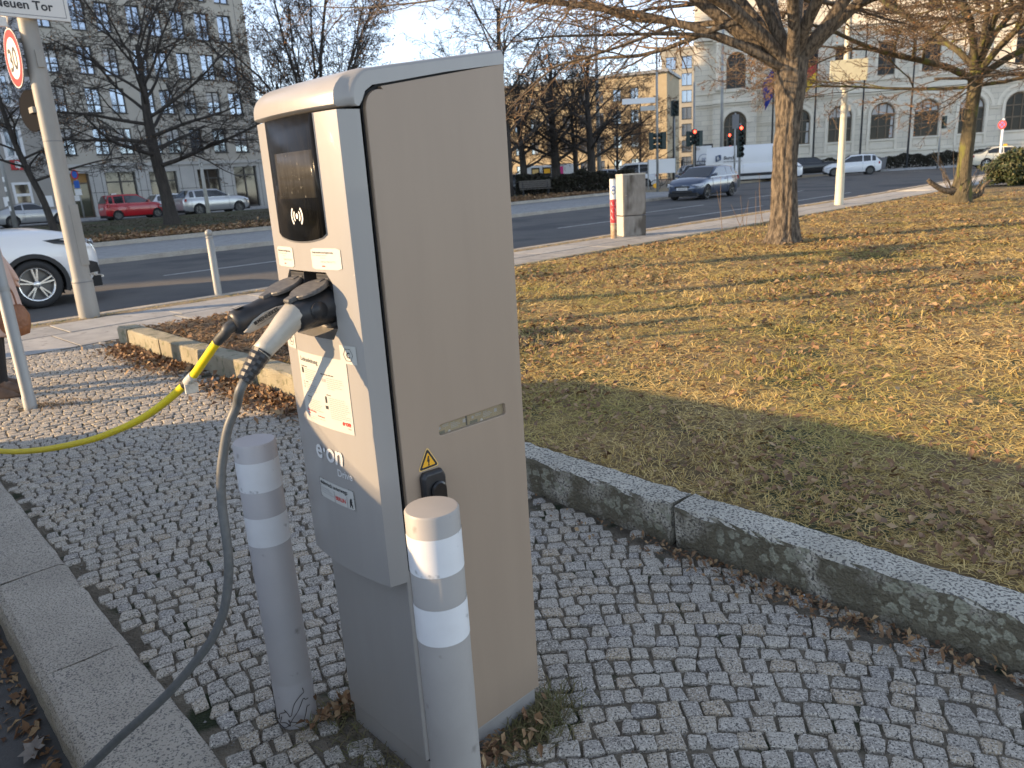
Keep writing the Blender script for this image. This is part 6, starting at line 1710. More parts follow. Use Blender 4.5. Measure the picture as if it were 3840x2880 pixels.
def make_tree(seed, loc, label, trunk, trad, limbs, spec, bark, twig, leaves=.0, lsize=.05, ridges=.05, flare=.25, sides=(10, 6, 4, 3, 3), group=None, name="bare_tree", tsides=36):
    x, y = loc; z = G(x, y)
    root = empty(name, (x, y, z), 0, label, "tree", group)
    tp = [Vector(p) for p in trunk]
    link("trunk", trunk_mesh(tp, trad, tsides, bark, ridges, seed, flare), root)
    T = Tree(seed)
    for (bz, az, el, L, rad) in limbs:
        f = bz; i = min(int(f), len(tp) - 2); q = tp[i].lerp(tp[i + 1], f - i)
        d = Vector((math.cos(R(az)) * math.cos(R(el)), math.sin(R(az)) * math.cos(R(el)), math.sin(R(el))))
        T.grow(q, d, L, rad, 0, spec)
    big = [p for p in T.polys if p[0] <= 1]; small = [p for p in T.polys if p[0] > 1]
    V, F = tubes_np(big, sides); link("limbs", np_mesh("limbs", V, F, bark), root)["kind"] = "stuff"
    V, F = tubes_np(small, sides); link("crown", np_mesh("crown", V, F, twig), root)["kind"] = "stuff"
    if leaves: link("withered_leaves", tree_leaves(T.tips, leaves, lsize, seed), root)["kind"] = "stuff"
    return root
# broad low tree at the edge of the lawn
U = dict(levels=5, seg=[7, 6, 5, 4, 3], wig=[.13, .15, .17, .2, .22], trop=[.13, .12, .10, .08, .05], tropz=[.22, .10, .05, .0, .0], taper=[.38, .35, .35, .4, .5], kids=[9, 8, 7, 4], **{'from': [.2, .15, .12, .12]},
         ang=[(28, 62), (28, 60), (25, 60), (25, 65)], zs=[.7, .7, .85, 1], lr=[.62, .55, .5, .5], rr=[.5, .5, .52, .6], rmin=.0055)
tr = 2.78
make_tree(21, (4.62, 12.5), "stout bare tree with furrowed bark and wide crown at the edge of the lawn",
          [(0, 0, -.1), (.02, 0, .5), (.0, .0, 1.2), (.03, 0, 1.9), (.05, 0, 2.45), (.06, 0, 2.85)], [.27, .205, .185, .185, .225, .225],
          [(4.4, 168, 46, 5.6, .115), (4.6, 200, 56, 5.0, .11), (4.7, 140, 60, 5.2, .11), (4.8, 100, 62, 5.0, .10), (4.8, 60, 60, 5.0, .11), (4.6, 15, 48, 5.2, .10), (4.8, 330, 54, 5.0, .11), (4.8, 285, 62, 4.6, .10), (4.5, 240, 46, 4.6, .10), (4.9, 180, 72, 4.5, .1), (4.5, 178, 28, 6.2, .075)],
          U, m_bark, m_twig, .05, .05, .085, .35, tsides=60)
# second tree on the lawn with a burred foot
t2 = make_tree(33, (11.95, 19.8), "slimmer bare tree with mossy trunk and burred foot farther along the lawn",
          [(0, 0, -.1), (-.03, 0, .25), (.0, 0, .7), (.02, 0, 1.5), (.05, 0, 2.4), (.07, 0, 3.0), (.08, 0, 3.4)], [.27, .28, .18, .16, .15, .165, .15],
          [(5.0, 175, 30, 5.4, .085), (5.2, 205, 48, 5.0, .09), (5.6, 140, 55, 4.6, .08), (5.6, 90, 65, 4.6, .08), (5.4, 40, 45, 5.2, .09), (5.1, 355, 32, 5.8, .09), (5.3, 320, 45, 5.0, .085), (5.7, 270, 60, 4.4, .08), (5.8, 0, 78, 4.6, .08), (4.75, 170, 8, 5.0, .045), (4.8, 350, 2, 4.6, .05)],
          dict(U, rmin=.0075), m_bark2, m_twig, .045, .055, .07, .25, tsides=36)
make_tree(37, (14.6, 17.6), "bare tree just outside the right edge, its branches reaching into the picture",
          [(0, 0, -.1), (.0, 0, 1.2), (.05, 0, 2.4), (.05, 0, 3.0)], [.24, .18, .17, .17],
          [(2.4, 170, 22, 4.6, .07), (2.6, 190, 38, 5.2, .09), (2.8, 150, 52, 5.0, .09), (2.9, 215, 45, 4.8, .08), (2.9, 90, 60, 4.4, .08), (2.9, 20, 45, 4.6, .08), (2.8, 300, 45, 4.6, .08)],
          dict(U, rmin=.0065), m_bark, m_twig, .045, .05, .07, .25, tsides=24)
mb = MB()
mb.tube(smooth_path([(-.15, -.05, .35), (-.5, -.1, .36), (-.85, -.12, .55), (-.98, -.12, .66)], 4), [.085 - .003 * i for i in range(13)], 10)
mb.tube(smooth_path([(.15, -.1, .15), (.38, -.15, .22), (.45, -.15, .42), (.62, -.15, .55)], 4), [.075 - .003 * i for i in range(13)], 10)
for k in range(16):
    a = rng.uniform(0, 6.28); b = Vector((.25 * math.cos(a), .25 * math.sin(a), rng.uniform(.1, .5)))
    mb.tube([b, b + Vector((.2 * math.cos(a), .2 * math.sin(a), .4)), b + Vector((.45 * math.cos(a) + rng.uniform(-.1, .1), .4 * math.sin(a), rng.uniform(.7, 1.3)))], [.012, .008, .004], 5)
mb.build("stub_branches", m_bark, t2, fix=False)["kind"] = "stuff"
# suckers by the foot of the stout tree
mb = MB()
for k in range(7):
    b = Vector((4.62 + rng.uniform(-1.0, -.15), 12.5 + rng.uniform(-.4, .3), .02)); top = b + Vector((rng.uniform(-.3, .15), rng.uniform(-.2, .2), rng.uniform(.5, 1.25)))
    m_ = b.lerp(top, .5) + Vector((rng.uniform(-.06, .06), 0, 0)); mb.tube([b, m_, top], [.006, .0045, .002], 5)
    if k % 2: mb.tube([m_, m_ + Vector((rng.uniform(-.3, .3), 0, .35))], [.005, .002], 4)
tag(mb.build("tree_suckers", m_twig, None, fix=False), "thin suckers sprouting left of the stout tree's foot", "suckers")
# wide tree on the median before the grey house
Wd = dict(levels=5, seg=[7, 6, 5, 4, 3], wig=[.10, .14, .17, .2, .2], trop=[.10, .12, .08, .06, .05], tropz=[.45, .15, .08, .05, .0], taper=[.35, .35, .35, .4, .5], kids=[9, 7, 6, 4], **{'from': [.2, .15, .12, .12]},
          ang=[(28, 60), (28, 62), (25, 60), (25, 65)], zs=[.8, .8, .9, 1], lr=[.58, .55, .52, .5], rr=[.48, .5, .52, .6], rmin=.008)
def ladder(tp_h, n, seed, l0, l1, el0, el1, r0_, z0=1.0):
    r_ = random.Random(seed); out = []
    for k in range(n):
        t = k / (n - 1); out.append((z0 + (tp_h - z0) * t, k * 137.5 + r_.uniform(-20, 20), el0 + (el1 - el0) * t + r_.uniform(-8, 8), l0 + (l1 - l0) * t, r0_ * (1 - .55 * t)))
    return out
make_tree(44, (-14.8, 34.6), "wide bare tree with dark trunk on the median before the grey house",
          [(0, 0, -.1), (-.1, 0, 1.5), (-.25, 0, 3.0), (-.30, 0, 4.5), (-.25, 0, 6.0), (-.2, 0, 7.6)], [.33, .25, .23, .19, .14, .08],
          ladder(4.95, 20, 8, 5.4, 3.8, 0, 62, .10, 1.75), Wd, m_darkbark, m_darktwig, .03, .08, .05, .3, tsides=24)
make_tree(45, (-19.3, 33.2), "slim bare tree half hidden behind the tall signpost",
          [(0, 0, -.1), (-.25, 0, 1.5), (-.7, 0, 3.0), (-1.0, 0, 4.5), (-1.2, 0, 6.5)], [.16, .14, .12, .10, .05],
          ladder(3.9, 13, 9, 3.8, 2.6, 12, 60, .06, 1.5), Wd, m_darkbark, m_darktwig, .02, .08, .04, .2, tsides=16)
# upright trees: behind the column and in the square beyond
Up = dict(levels=5, seg=[7, 6, 5, 4, 3], wig=[.07, .10, .14, .18, .2], trop=[.05, .06, .06, .05, .05], tropz=[.92, .7, .45, .25, .1], taper=[.35, .35, .35, .4, .5], kids=[10, 8, 6, 4], **{'from': [.2, .2, .15, .15]},
          ang=[(18, 40), (22, 48), (25, 55), (25, 60)], zs=[1, 1, 1, 1], lr=[.5, .5, .5, .5], rr=[.45, .5, .52, .6], rmin=.009)
make_tree(51, (-8.6, 38.0), "tall many-stemmed tree with withered brown leaves behind the column's top",
          [(0, 0, -.1), (0, 0, 1.2), (.05, 0, 2.4), (.1, 0, 3.6)], [.24, .2, .19, .15],
          [(1.6, 10, 70, 8.0, .09), (1.8, 170, 66, 7.5, .085), (2.0, 90, 74, 8.5, .09), (2.0, 270, 72, 8, .09), (2.2, 210, 60, 7, .08), (2.3, 330, 62, 7.2, .08), (2.6, 50, 68, 7.5, .08), (2.8, 130, 64, 7.0, .08), (3, 0, 84, 8.5, .1)],
          Up, m_darkbark, m_darktwig, .10, .11, .04, .2, tsides=18)
SQ = "bare trees in the square beyond the hedge"
Sp = dict(Wd); Sp['rmin'] = .011; Sp['kids'] = [8, 6, 5, 3]; Sp['tropz'] = [.7, .35, .15, .1, 0]
for i, (x, y, hgt, rr, lab, n, sd) in enumerate(((.5, 46.5, 14, .26, "tall bare tree beside the column's right edge, leftmost in the square", 18, 61), (1.6, 52.0, 9, .24, "bare tree with leaning trunk second from the column's right edge", 14, 62), (3.8, 52.5, 11, .30, "bare tree with thick short trunk in the middle of the square", 16, 63),
                                                   (5.3, 54.0, 9, .17, "thin bare tree just left of the darkest trunk in the square", 12, 64), (6.0, 50.6, 11, .27, "dark forked bare tree at the right of the square", 18, 65))):
    make_tree(sd, (x, y), lab, [(0, 0, -.1), (.05, 0, hgt * .15), (.0, 0, hgt * .3), (-.1, 0, hgt * .5), (.0, 0, hgt * .75)], [rr * 1.15, rr, rr * .85, rr * .6, rr * .3],
              ladder(3.9, n, sd, hgt * .42, hgt * .30, 22, 68, rr * .38, 1.25), Sp, m_darkbark, m_darktwig, .02, .10, .04, .2, tsides=14, sides=(7, 4, 3, 3, 3), group=SQ)
m_browntwig = mat("russet_twig", (.16, .095, .05), .85, col2=(.24, .15, .085), nscale=3)
for i, (x, y, hgt, lab, sd) in enumerate(((9.5, 62.5, 9, "russet young tree behind the leisure van", 71), (12.0, 66.0, 10, "russet young tree left of the slim black mast", 72), (6.6, 66, 9, "russet young tree behind the right end of the hedge", 73), (1.0, 66, 10, "russet tree in the sun at the back of the square", 74))):
    make_tree(sd, (x, y), lab, [(0, 0, -.1), (0, 0, 1.2), (.05, 0, 2.4), (.1, 0, hgt * .7)], [.14, .12, .1, .05],
              ladder(2.9, 14, sd, hgt * .42, hgt * .28, 30, 68, .05, 1.0), Sp, m_darkbark, m_browntwig, .08, .10, .03, .2, tsides=12, sides=(6, 4, 3, 3, 3), group="russet young trees behind the square")
make_tree(81, (-15.6, 57.5), "bare tree against the sky at the right corner of the grey house",
          [(0, 0, -.1), (0, 0, 2), (.05, 0, 5), (.1, 0, 8.5)], [.24, .2, .17, .1], ladder(2.9, 14, 81, 5.5, 4, 40, 70, .09, 1.2), Sp, m_darkbark, m_darktwig, .05, .12, .03, .2, tsides=12, sides=(6, 4, 3, 3, 3))
def leaf_mass(name, fn, n, size, m, label, cat, seed=1, kind=None):
    g = np.random.default_rng(seed); P_ = fn(g, n); n = len(P_)
    a = g.normal(0, 1, (n, 3)); a /= np.linalg.norm(a, axis=1, keepdims=True)
    b = np.cross(a, g.normal(0, 1, (n, 3))); b /= np.linalg.norm(b, axis=1, keepdims=True) + 1e-9
    s = (size * g.uniform(.6, 1.4, n))[:, None]
    V = np.stack([P_ - a * s * .5, P_ + b * s * .3, P_ + a * s * .5, P_ - b * s * .3], 1).reshape(-1, 3)
    i = np.arange(n)[:, None] * 4
    return np_mesh(name, V, np.concatenate([i + np.array([[0, 1, 2]]), i + np.array([[0, 2, 3]])], 0), m, smooth=False)
def hedge(name, a, b, w, h, n, size, m, label, seed=1):
    a, b = Vector(a), Vector(b); d = b - a; L_ = d.length; d.normalize(); s = Vector((-d.y, d.x, 0))
    root = empty(name, (*a[:2], G(a.x, a.y)), math.atan2(d.y, d.x), label, "hedge")
    def fn(g, n):
        x = g.uniform(0, L_, n); y = g.uniform(-w / 2, w / 2, n); z = h * g.random(n) ** .6
        z *= 1 + .10 * np.sin(x * 1.9) + .06 * np.sin(x * 5.1)
        return np.stack([x, y, z], 1)
    link("foliage", leaf_mass("foliage", fn, n, size, m, None, None, seed), root)["kind"] = "stuff"
    mb = MB(); r_ = random.Random(seed)
    for k in range(int(L_ * 5)):
        x = r_.uniform(0, L_); y = r_.uniform(-w * .3, w * .3); mb.tube([(x, y, 0), (x + r_.uniform(-.2, .2), y, h * .9)], [.02, .006], 4)
    mb.build("stems", m_darktwig, root, fix=False)["kind"] = "stuff"
    return root
hedge("hedge", (1.0, 47.6), (8.2, 47.2), 1.3, 1.25, 16000, .13, m_hedge, "dark leafless hedge behind the bench", 3)
x0, y0 = Mf(-16, .9 + 1.2); x1, y1 = Mf(7.5, .9 + 1.2)
hedge("hedge", (x0, y0), (x1, y1), 1.2, 1.15, 22000, .16, m_hedge, "long clipped dark hedge at the foot of the museum", 4)
bs = empty("evergreen_bush", (18.75, 27.6, G(18.7, 27.6)), 0, "bushy evergreen shrub at the right edge of the lawn", "bush")
def fn(g, n):
    v = g.normal(0, 1, (n, 3)); v /= np.linalg.norm(v, axis=1, keepdims=True); r = g.random(n)[:, None] ** .33
    lump = 1 + .22 * np.sin(v[:, :1] * 7 + 1) * np.sin(v[:, 1:2] * 6) + .15 * np.sin(v[:, 2:] * 9)
    p = v * r * lump * np.array([1.15, 1.0, .62]); p[:, 2] += .55
    return p[p[:, 2] > 0]
link("foliage", leaf_mass("foliage", fn, 9000, .11, m_ever, None, None, 6), bs)["kind"] = "stuff"
mb = MB()
for k in range(14): a = k * .9; mb.tube([(.1 * math.cos(a), .1 * math.sin(a), 0), (.7 * math.cos(a), .6 * math.sin(a), .8)], [.025, .008], 5)
mb.build("stems", m_darktwig, bs, fix=False)["kind"] = "stuff"
# ------------------------------------------------------------------ buildings
def rect(x0, x1, z0, z1): return [(x0, z0), (x1, z0), (x1, z1), (x0, z1)]
def archhole(c, w, z0, zs, n=16): return [(c - w / 2, z0), (c + w / 2, z0)] + [(c + w / 2 * math.cos(math.pi * i / n), zs + w / 2 * math.sin(math.pi * i / n)) for i in range(n + 1)]
def wallfn(y): return lambda a, b, t: (a, y + t, b)
# the museum: sandstone front with arched windows
MZ = G(40, 71)
mus = empty("museum_building", (39.3, 71.6, MZ), H16, "pale limestone public building with round-arched ground floor windows and flagpoles in front", "building")
bays = [-10.98 + 3.66 * i for i in range(10)]
GH = [archhole(c, 2.02, 2.72, 4.92) for c in bays]
UH = [rect(c - .72, c + .72, 8.3, 11.1) for c in bays]
TH = [rect(c - .6, c + .6, 13.4, 15.4) for c in bays]
mb = MB(); mb.plate(rect(-20.7, 24.0, -.3, 19.0), GH + UH + TH, .5, wallfn(0)); mb.box(-20.7, 24, .52, 14, -.3, 19); mb.build("wall", m_mus, mus, fix=False)
PH = [archhole(-16.8, 2.1, .3, 5.05), archhole(-16.8, 1.75, 8.2, 10.5)]
mb = MB(); mb.plate(rect(-18.9, -14.83, -.3, 16.5), PH, .9, wallfn(-.8)); mb.build("entrance_bay", m_mus, mus, fix=False)
# bands and cornices
for z0, z1, d in ((-.3, 1.45, .14), (1.50, 1.72, .20), (4.72, 4.84, .10), (4.9, 5.02, .15), (6.72, 6.86, .16), (6.92, 7.24, .28), (7.9, 8.05, .12), (12.4, 12.6, .2), (12.66, 13.0, .5), (16.6, 17.2, .5)):
    mb = MB()
    if 4.6 < z0 < 5.1:
        edges = [-14.83] + sum([[c - 1.36, c + 1.36] for c in bays], []) + [24]
        for i in range(0, len(edges), 2): mb.box(edges[i], edges[i + 1], -d, .05, z0, z1)
        mb.build("impost_band", m_mustrim, mus, fix=False)["kind"] = "stuff"
        continue
    mb.box(-20.75, -18.9, -d, .05, z0, z1); mb.box(-14.83, 24, -d, .05, z0, z1)
    mb.box(-18.95, -17.95 if z0 < 6 else -14.78, -.8 - d, -.7, z0, z1)
    if z0 < 6: mb.box(-15.65, -14.78, -.8 - d, -.7, z0, z1)
    mb.build("cornice", m_mustrim, mus, fix=False)["kind"] = "stuff"
def archring(c, r0, r1, zs, z0, y0, d):
    mb = MB(); n = 20
    pts = [(r, a) for r in (r0, r1) for a in np.linspace(0, math.pi, n + 1)]
    V = [(c + r * math.cos(a), y0 - d, zs + r * math.sin(a)) for r, a in pts] + [(c + r * math.cos(a), y0 + .05, zs + r * math.sin(a)) for r, a in pts]
    k = n + 1
    mb.add(V, [(i, i + 1, k + i + 1, k + i) for i in range(n)] + [(k + i, k + i + 1, 3 * k + i + 1, 3 * k + i) for i in range(n)] + [(i + 1, i, 2 * k + i, 2 * k + i + 1) for i in range(n)], 0)
    if z0 is not None:
        for s in (-1, 1): mb.box(c + s * r0 if s > 0 else c - r1, c + r1 if s > 0 else c - r0, y0 - d, y0 + .05, z0, zs)
    return mb
for c in bays:
    archring(c, 1.08, 1.30, 4.92, 1.74, 0, .12).build("window_surround", m_mustrim, mus, fix=False)
    archring(c, 1.5, 1.75, 4.92, None, 0, .06).build("arch_moulding", m_mustrim, mus, fix=False)
    mb = MB(); mb.box(c - 1.0, c + 1.0, -.04, .2, 1.9, 2.5); mb.box(c - 1.15, c + 1.15, -.16, .3, 2.56, 2.70); mb.build("window_sill", m_mustrim, mus, fix=False)
    mb = MB()
    for s in (-1, 1): mb.box(c + s * .86 - .12, c + s * .86 + .12, -.1, .05, 8.06, 11.15)
    mb.box(c - 1.1, c + 1.1, -.22, .05, 11.18, 11.45); mb.build("window_surround", m_mustrim, mus, fix=False)
archring(-16.8, 1.1, 1.45, 5.05, None, -.8, .14).build("arch_moulding", m_mustrim, mus, fix=False)
archring(-16.8, .92, 1.15, 10.5, 8.2, -.8, .12).build("arch_moulding", m_mustrim, mus, fix=False)
for s in (-1, 1):
    mb = MB(); mb.lathe([(.26, 8.06), (.22, 8.3), (.2, 12.0), (.26, 12.3)], 14, (-16.8 + s * 1.62, -1.0, 0)); mb.build("column", m_mustrim, mus)
def archwin(w, h, top, n_mull, trans, y):
    """frame of a round-headed window, origin at the sill centre"""
    fr = MB(); r = w / 2; zs = h - r if top else h
    out = ([(-r, 0), (r, 0)] + [(r * math.cos(math.pi * i / 16), zs + r * math.sin(math.pi * i / 16)) for i in range(17)]) if top else rect(-r, r, 0, h)
    inn = [(a * .93, .08 + (b - .08) * .955 if b > .01 else .08) for a, b in out]
    fr.plate(out, [inn], .1, lambda a, b, t: (a, y + t, b))
    for k in range(n_mull):
        x = -r + w * (k + 1) / (n_mull + 1); zt = zs + math.sqrt(max(r * r - x * x, 0)) - .04 if top else h - .05
        fr.box(x - .05, x + .05, y - .01, y + .09, .06, zt)
    for zt in trans: fr.box(-r * .95, r * .95, y - .02, y + .08, zt - .055, zt + .055)
    pn = MB(); pn.add([(a, y + .06, b) for a, b in out], [tuple(range(len(out)))], 0)
    return fr.mesh("arched_window", m_wbrown), pn.mesh("pane", m_paned)
gw, gp_ = archwin(2.02, 3.21, True, 2, (1.15, 2.15), .26)
uw, up_ = archwin(1.44, 2.8, False, 1, (.9, 1.9), .26)
tw, tp_ = archwin(1.2, 2.0, False, 1, (1.2,), .26)
for i, c in enumerate(bays):
    w_ = link("arched_window", gw, mus, (c, 0, 2.72)); link("pane", gp_, w_)
    if i in (1, 2, 3, 4):
        mb = MB(); mb.add([(a, .315, b) for a, b in ((-.92, 2.22), (.92, 2.22), (.80, 2.66), (.5, 2.98), (0, 3.1), (-.5, 2.98), (-.80, 2.66))], [tuple(range(7))]); mb.build("blind", m_blind, w_, fix=False)
    if i in (0, 2):
        mb = MB(); mb.add([(a, .315, b) for a, b in ((.66, .1), (.93, .1), (.93, 1.95), (.74, 1.95))], [(0, 1, 2, 3)]); mb.build("curtain", m_blind, w_, fix=False)
    w_ = link("window", uw, mus, (c, 0, 8.3)); link("pane", up_, w_)
    w_ = link("window", tw, mus, (c, 0, 13.4)); link("pane", tp_, w_)
a_, b_ = archwin(2.1, 5.8, True, 3, (1.9, 3.3, 4.5), -.3); w_ = link("doorway_glazing", a_, mus, (-16.8, 0, .3)); link("pane", b_, w_)
a_, b_ = archwin(1.75, 3.17, True, 1, (1.0, 2.2), -.3); w_ = link("arched_window", a_, mus, (-16.8, 0, 8.2)); link("pane", b_, w_)
mb = MB(); mb.box(-21.2, 24.5, -.7, 14.5, 19.0, 19.4); mb.build("roof", m_roof, mus)
# flagpoles with two flags
def flag(root, x, z, w, h, cols, seed):
    """hanging cloth, its folds pulled to the pole"""
    g = random.Random(seed); V, mi, F = [], [], []; nx_, nz_ = 12, 12
    for j in range(nz_ + 1):
        for i in range(nx_ + 1):
            u, v = i / nx_, j / nz_
            xx = -u * w * (.42 + .2 * (1 - v)); zz = -v * h - u * h * .55 * (1 - .2 * v)
            V.append((x + xx, .18 * math.sin(u * 11 + v * 2 + seed) * u, z + zz))
    mb = MB()
    for c_, m in enumerate(cols):
        fs = [(j * 13 + i, j * 13 + i + 1, (j + 1) * 13 + i + 1, (j + 1) * 13 + i) for j in range(nz_) for i in range(nx_) if (j * len(cols)) // nz_ == c_]
        mb.add(V, fs, c_, True)
    return mb.build("flag", cols, root, fix=False)
m_fblack, m_fred, m_fgold, m_fblue = mat("black_flag_cloth", (.015, .015, .015), .8), mat("red_flag_cloth", (.55, .02, .05), .8), mat("gold_flag_cloth", (.75, .52, .03), .8), mat("blue_flag_cloth", (.015, .03, .22), .8)
FP = "flagpoles before the museum"
for s_, lab, fl in ((-9.85, "dark flagpole with a black, red and gold flag, right of the stout trunk", [m_fblack, m_fred, m_fgold]), (-13.5, "dark flagpole with a furled blue flag, left of the stout trunk", [m_fblue]),
                    (-5.85, "bare dark flagpole behind the cream lamp column", None), (-1.9, "bare dark flagpole midway between the cream lamp column and the second tree", None)):
    x, y = Mf(s_, 2.6)
    t = empty("flagpole", (x, y, MZ), H16, lab, "flagpole", FP)
    mb = MB(); mb.lathe([(.10, 0), (.08, 5), (.05, 12.5), (.0001, 12.5)], 12, cap=False); mb.build("pole", m_iron, t)
    if fl: flag(t, -.06, 10.6 if len(fl) > 1 else 9.6, 2.6 if len(fl) > 1 else 1.5, 2.6, fl, 3)

# the grey apartment house across the street
GZ = G(*An(25, 60))
gh = empty("grey_house", (*An(17.0, 60), GZ), H45, "grey rendered apartment house with sky-reflecting windows and shopfronts behind the median tree", "building")
gc_ = [(.25, 1.30), (2.55, 3.55), (4.20, 5.20), (6.30, 7.30), (7.70, 8.75), (9.45, 10.45), (11.30, 12.40), (13.10, 14.25)]
rows = [(4.35, 6.15), (7.2, 8.9), (9.75, 11.6), (12.6, 14.55), (15.4, 17.3), (18.2, 20.0), (21.1, 22.9)]
HH = [rect(a, b, z0, z1) for a, b in gc_ for z0, z1 in rows]
mb = MB(); mb.plate(rect(0, 15.45, 3.72, 24.0), HH, .3, wallfn(0)); mb.box(0, 15.45, .32, 12, -.3, 24.0); mb.build("wall", m_grey, gh, fix=False)
shops = [(.30, 1.70, 3.1), (2.75, 4.90, 3.1), (5.85, 7.95, 3.05), (9.55, 11.35, 3.1), (12.55, 14.55, 3.22)]
mb = MB(); mb.plate(rect(-.02, 15.5, -.2, 3.5), [rect(a, b, .02, h) for a, b, h in shops], .42, wallfn(-.12)); mb.build("base_storey", m_base, gh, fix=False)
mb = MB(); mb.box(-.05, 15.55, -.24, .1, 3.5, 3.72); mb.build("cornice", m_base, gh)
mb = MB()
for x in (.02, 1.95, 2.5, 5.1, 5.6, 8.2, 9.3, 11.6, 12.3, 14.8): mb.box(x - .015, x + .015, -.126, -.11, 0, 3.5)
for a, b in ((0, .28), (1.72, 2.7), (4.95, 5.8), (8.0, 9.5), (11.4, 12.5)): mb.box(a, b, -.126, -.11, 1.72, 1.75)
mb.build("cladding_joints", m_dark, gh, fix=False)["kind"] = "stuff"
for i, (a, b, h) in enumerate(shops):
    fr = MB(); fr.box(a, b, .10, .16, h - .72, h - .62); 
    for x in ([a + .06, b - .06] if i == 0 else [a + .06, (a + b) / 2, b - .06]): fr.box(x - .05, x + .05, .09, .17, .02, h)
    fr.box(a, b, .09, .17, .02, .14)
    w_ = fr.build("shopfront", m_wframe if i else m_wbrown, gh, fix=False)
    pn = MB(); pn.box(a, b, .16, .18, .05, h - .65, 0); pn.box(a, b, .16, .18, h - .65, h, 1)
    pn.build("pane", [mat("olive_shop_glass", (.07, .07, .045), .08, ior=1.5) if i == 0 else m_shop, m_ochrepanel if i == 0 else m_shop], w_, fix=False)
    if i < 2:
        mb = MB(); mb.box(a + .25, a + .62, .07, .085, 1.25, 1.62); mb.build("door_notice", m_signwhite, w_)
def casement(w, h, style):
    fr = MB(); y = .16
    fr.plate(rect(0, w, 0, h), [rect(.07, w - .07, .07, h - .07)], .08, lambda a, b, t: (a, y + t, b))
    fr.box(w / 2 - .05, w / 2 + .05, y - .01, y + .07, .05, h - .05)
    if style: fr.box(.05, w - .05, y - .012, y + .06, h * .30, h * .30 + .07)
    fr.box(-.03, w + .03, -.06, y, -.07, .0)
    pn = MB(); pn.add([(.03, y + .05, .03), (w - .03, y + .05, .03), (w - .03, y + .045, h - .03), (.03, y + .045, h - .03)], [(0, 1, 2, 3)])
    return fr.mesh("window", m_wframe), pn.mesh("pane", m_pane)
cache = {}
wr_ = random.Random(4)
for a, b in gc_:
    for z0, z1 in rows:
        k = (round(b - a, 2), round(z1 - z0, 2))
        if k not in cache: cache[k] = casement(b - a, z1 - z0, True)
        w_ = link("window", cache[k][0], gh, (a, 0, z0)); link("pane", cache[k][1], w_, (0, 0, 0), (R(wr_.uniform(-.8, .3)), 0, R(wr_.uniform(-1.2, 1.2))))
        if wr_.random() < .22 or (a < 1 and z0 < 10):
            h_ = (z1 - z0) * wr_.uniform(.35, .7); mb = MB(); mb.add([(.06, .19, z1 - z0 - .06 - h_), (b - a - .06, .19, z1 - z0 - .06 - h_), (b - a - .06, .19, z1 - z0 - .06), (.06, .19, z1 - z0 - .06)], [(0, 1, 2, 3)]); mb.build("blind", m_blind, w_, fix=False)
mb = MB(); mb.box(-.1, 15.7, -.4, 12.2, 24.0, 24.3); mb.box(.2, 7.2, 1.0, 11.5, 24.3, 32); mb.build("roof", m_roof, gh)  # tall block above the eaves is unseen, added to shade the museum
mb = MB()
for z in (9.3, 20.6): mb.box(14.6, 15.45, -.01, .02, z, z + .03)
mb.box(14.62, 14.66, -.012, .02, 4, 23.9); mb.build("render_joint", m_signback, gh, fix=False)["kind"] = "stuff"
# the lilac grey house left of it
lh = empty("lilac_house", (*An(17.0, 60), GZ), H45, "lilac grey house with a red banner and white door at the left edge", "building")
lc = [(-3.05, -2.1), (-5.9, -4.9), (-8.7, -7.7), (-11.5, -10.5), (-14.3, -13.3), (-17.1, -16.1)]
lr_ = [(4.3, 6.1), (7.6, 9.4), (10.9, 12.7), (14.2, 16.0), (17.5, 19.3)]
gho = [rect(-3.1, -2.2, .05, 2.55)] + [rect(a, b, .9, 2.7) for a, b in lc[1:]]
mb = MB(); mb.plate(rect(-20, -.01, 6.9, 24), [rect(a, b, z0, z1) for a, b in lc for z0, z1 in lr_[1:]], .3, wallfn(-.25)); mb.box(-20, -.01, .08, 12, -.3, 24); mb.build("wall", m_lav, lh, fix=False)
mb = MB(); mb.plate(rect(-20, -.02, -.2, 6.7), gho + [rect(a, b, 4.3, 6.1) for a, b in lc], .35, wallfn(-.30)); mb.build("base_storey", m_lavlow, lh, fix=False)
mb = MB(); mb.box(-20, -.02, -.42, .0, 6.7, 6.9); mb.build("cornice", m_signwhite, lh)
def whitewin(w, h):
    fr = MB(); y = .0
    fr.plate(rect(-.12, w + .12, -.12, h + .12), [rect(.06, w - .06, .06, h - .06)], .1, lambda a, b, t: (a, -.34 + t, b)); fr.box(w / 2 - .04, w / 2 + .04, -.3, -.22, .05, h - .05); fr.box(-.2, w + .2, -.45, -.3, -.2, -.12)
    pn = MB(); pn.add([(.03, -.2, .03), (w - .03, -.2, .03), (w - .03, -.2, h - .03), (.03, -.2, h - .03)], [(0, 1, 2, 3)])
    return fr.mesh("window", m_wwhite), pn.mesh("pane", m_pane)
for a, b in lc:
    for z0, z1 in lr_ + ([(.9, 2.7)] if a < -4 else []):
        k = ('w', round(b - a, 2), round(z1 - z0, 2))
        if k not in cache: cache[k] = whitewin(b - a, z1 - z0)
        w_ = link("window", cache[k][0], lh, (a, 0, z0)); link("pane", cache[k][1], w_)
mb = MB(); mb.plate(rect(-3.2, -2.1, .05, 2.65), [rect(-3.05, -2.25, .2, 1.75), rect(-3.05, -2.25, 1.92, 2.5)], .1, wallfn(-.38)); dr = mb.build("door", m_wwhite, lh, fix=False)
mb = MB(); mb.box(-3.1, -2.2, -.31, -.29, .1, 2.6); mb.build("pane", m_shop, dr)
mb = MB(); mb.box(-3.0, -2.15, -.36, -.33, 3.45, 4.15, 0)
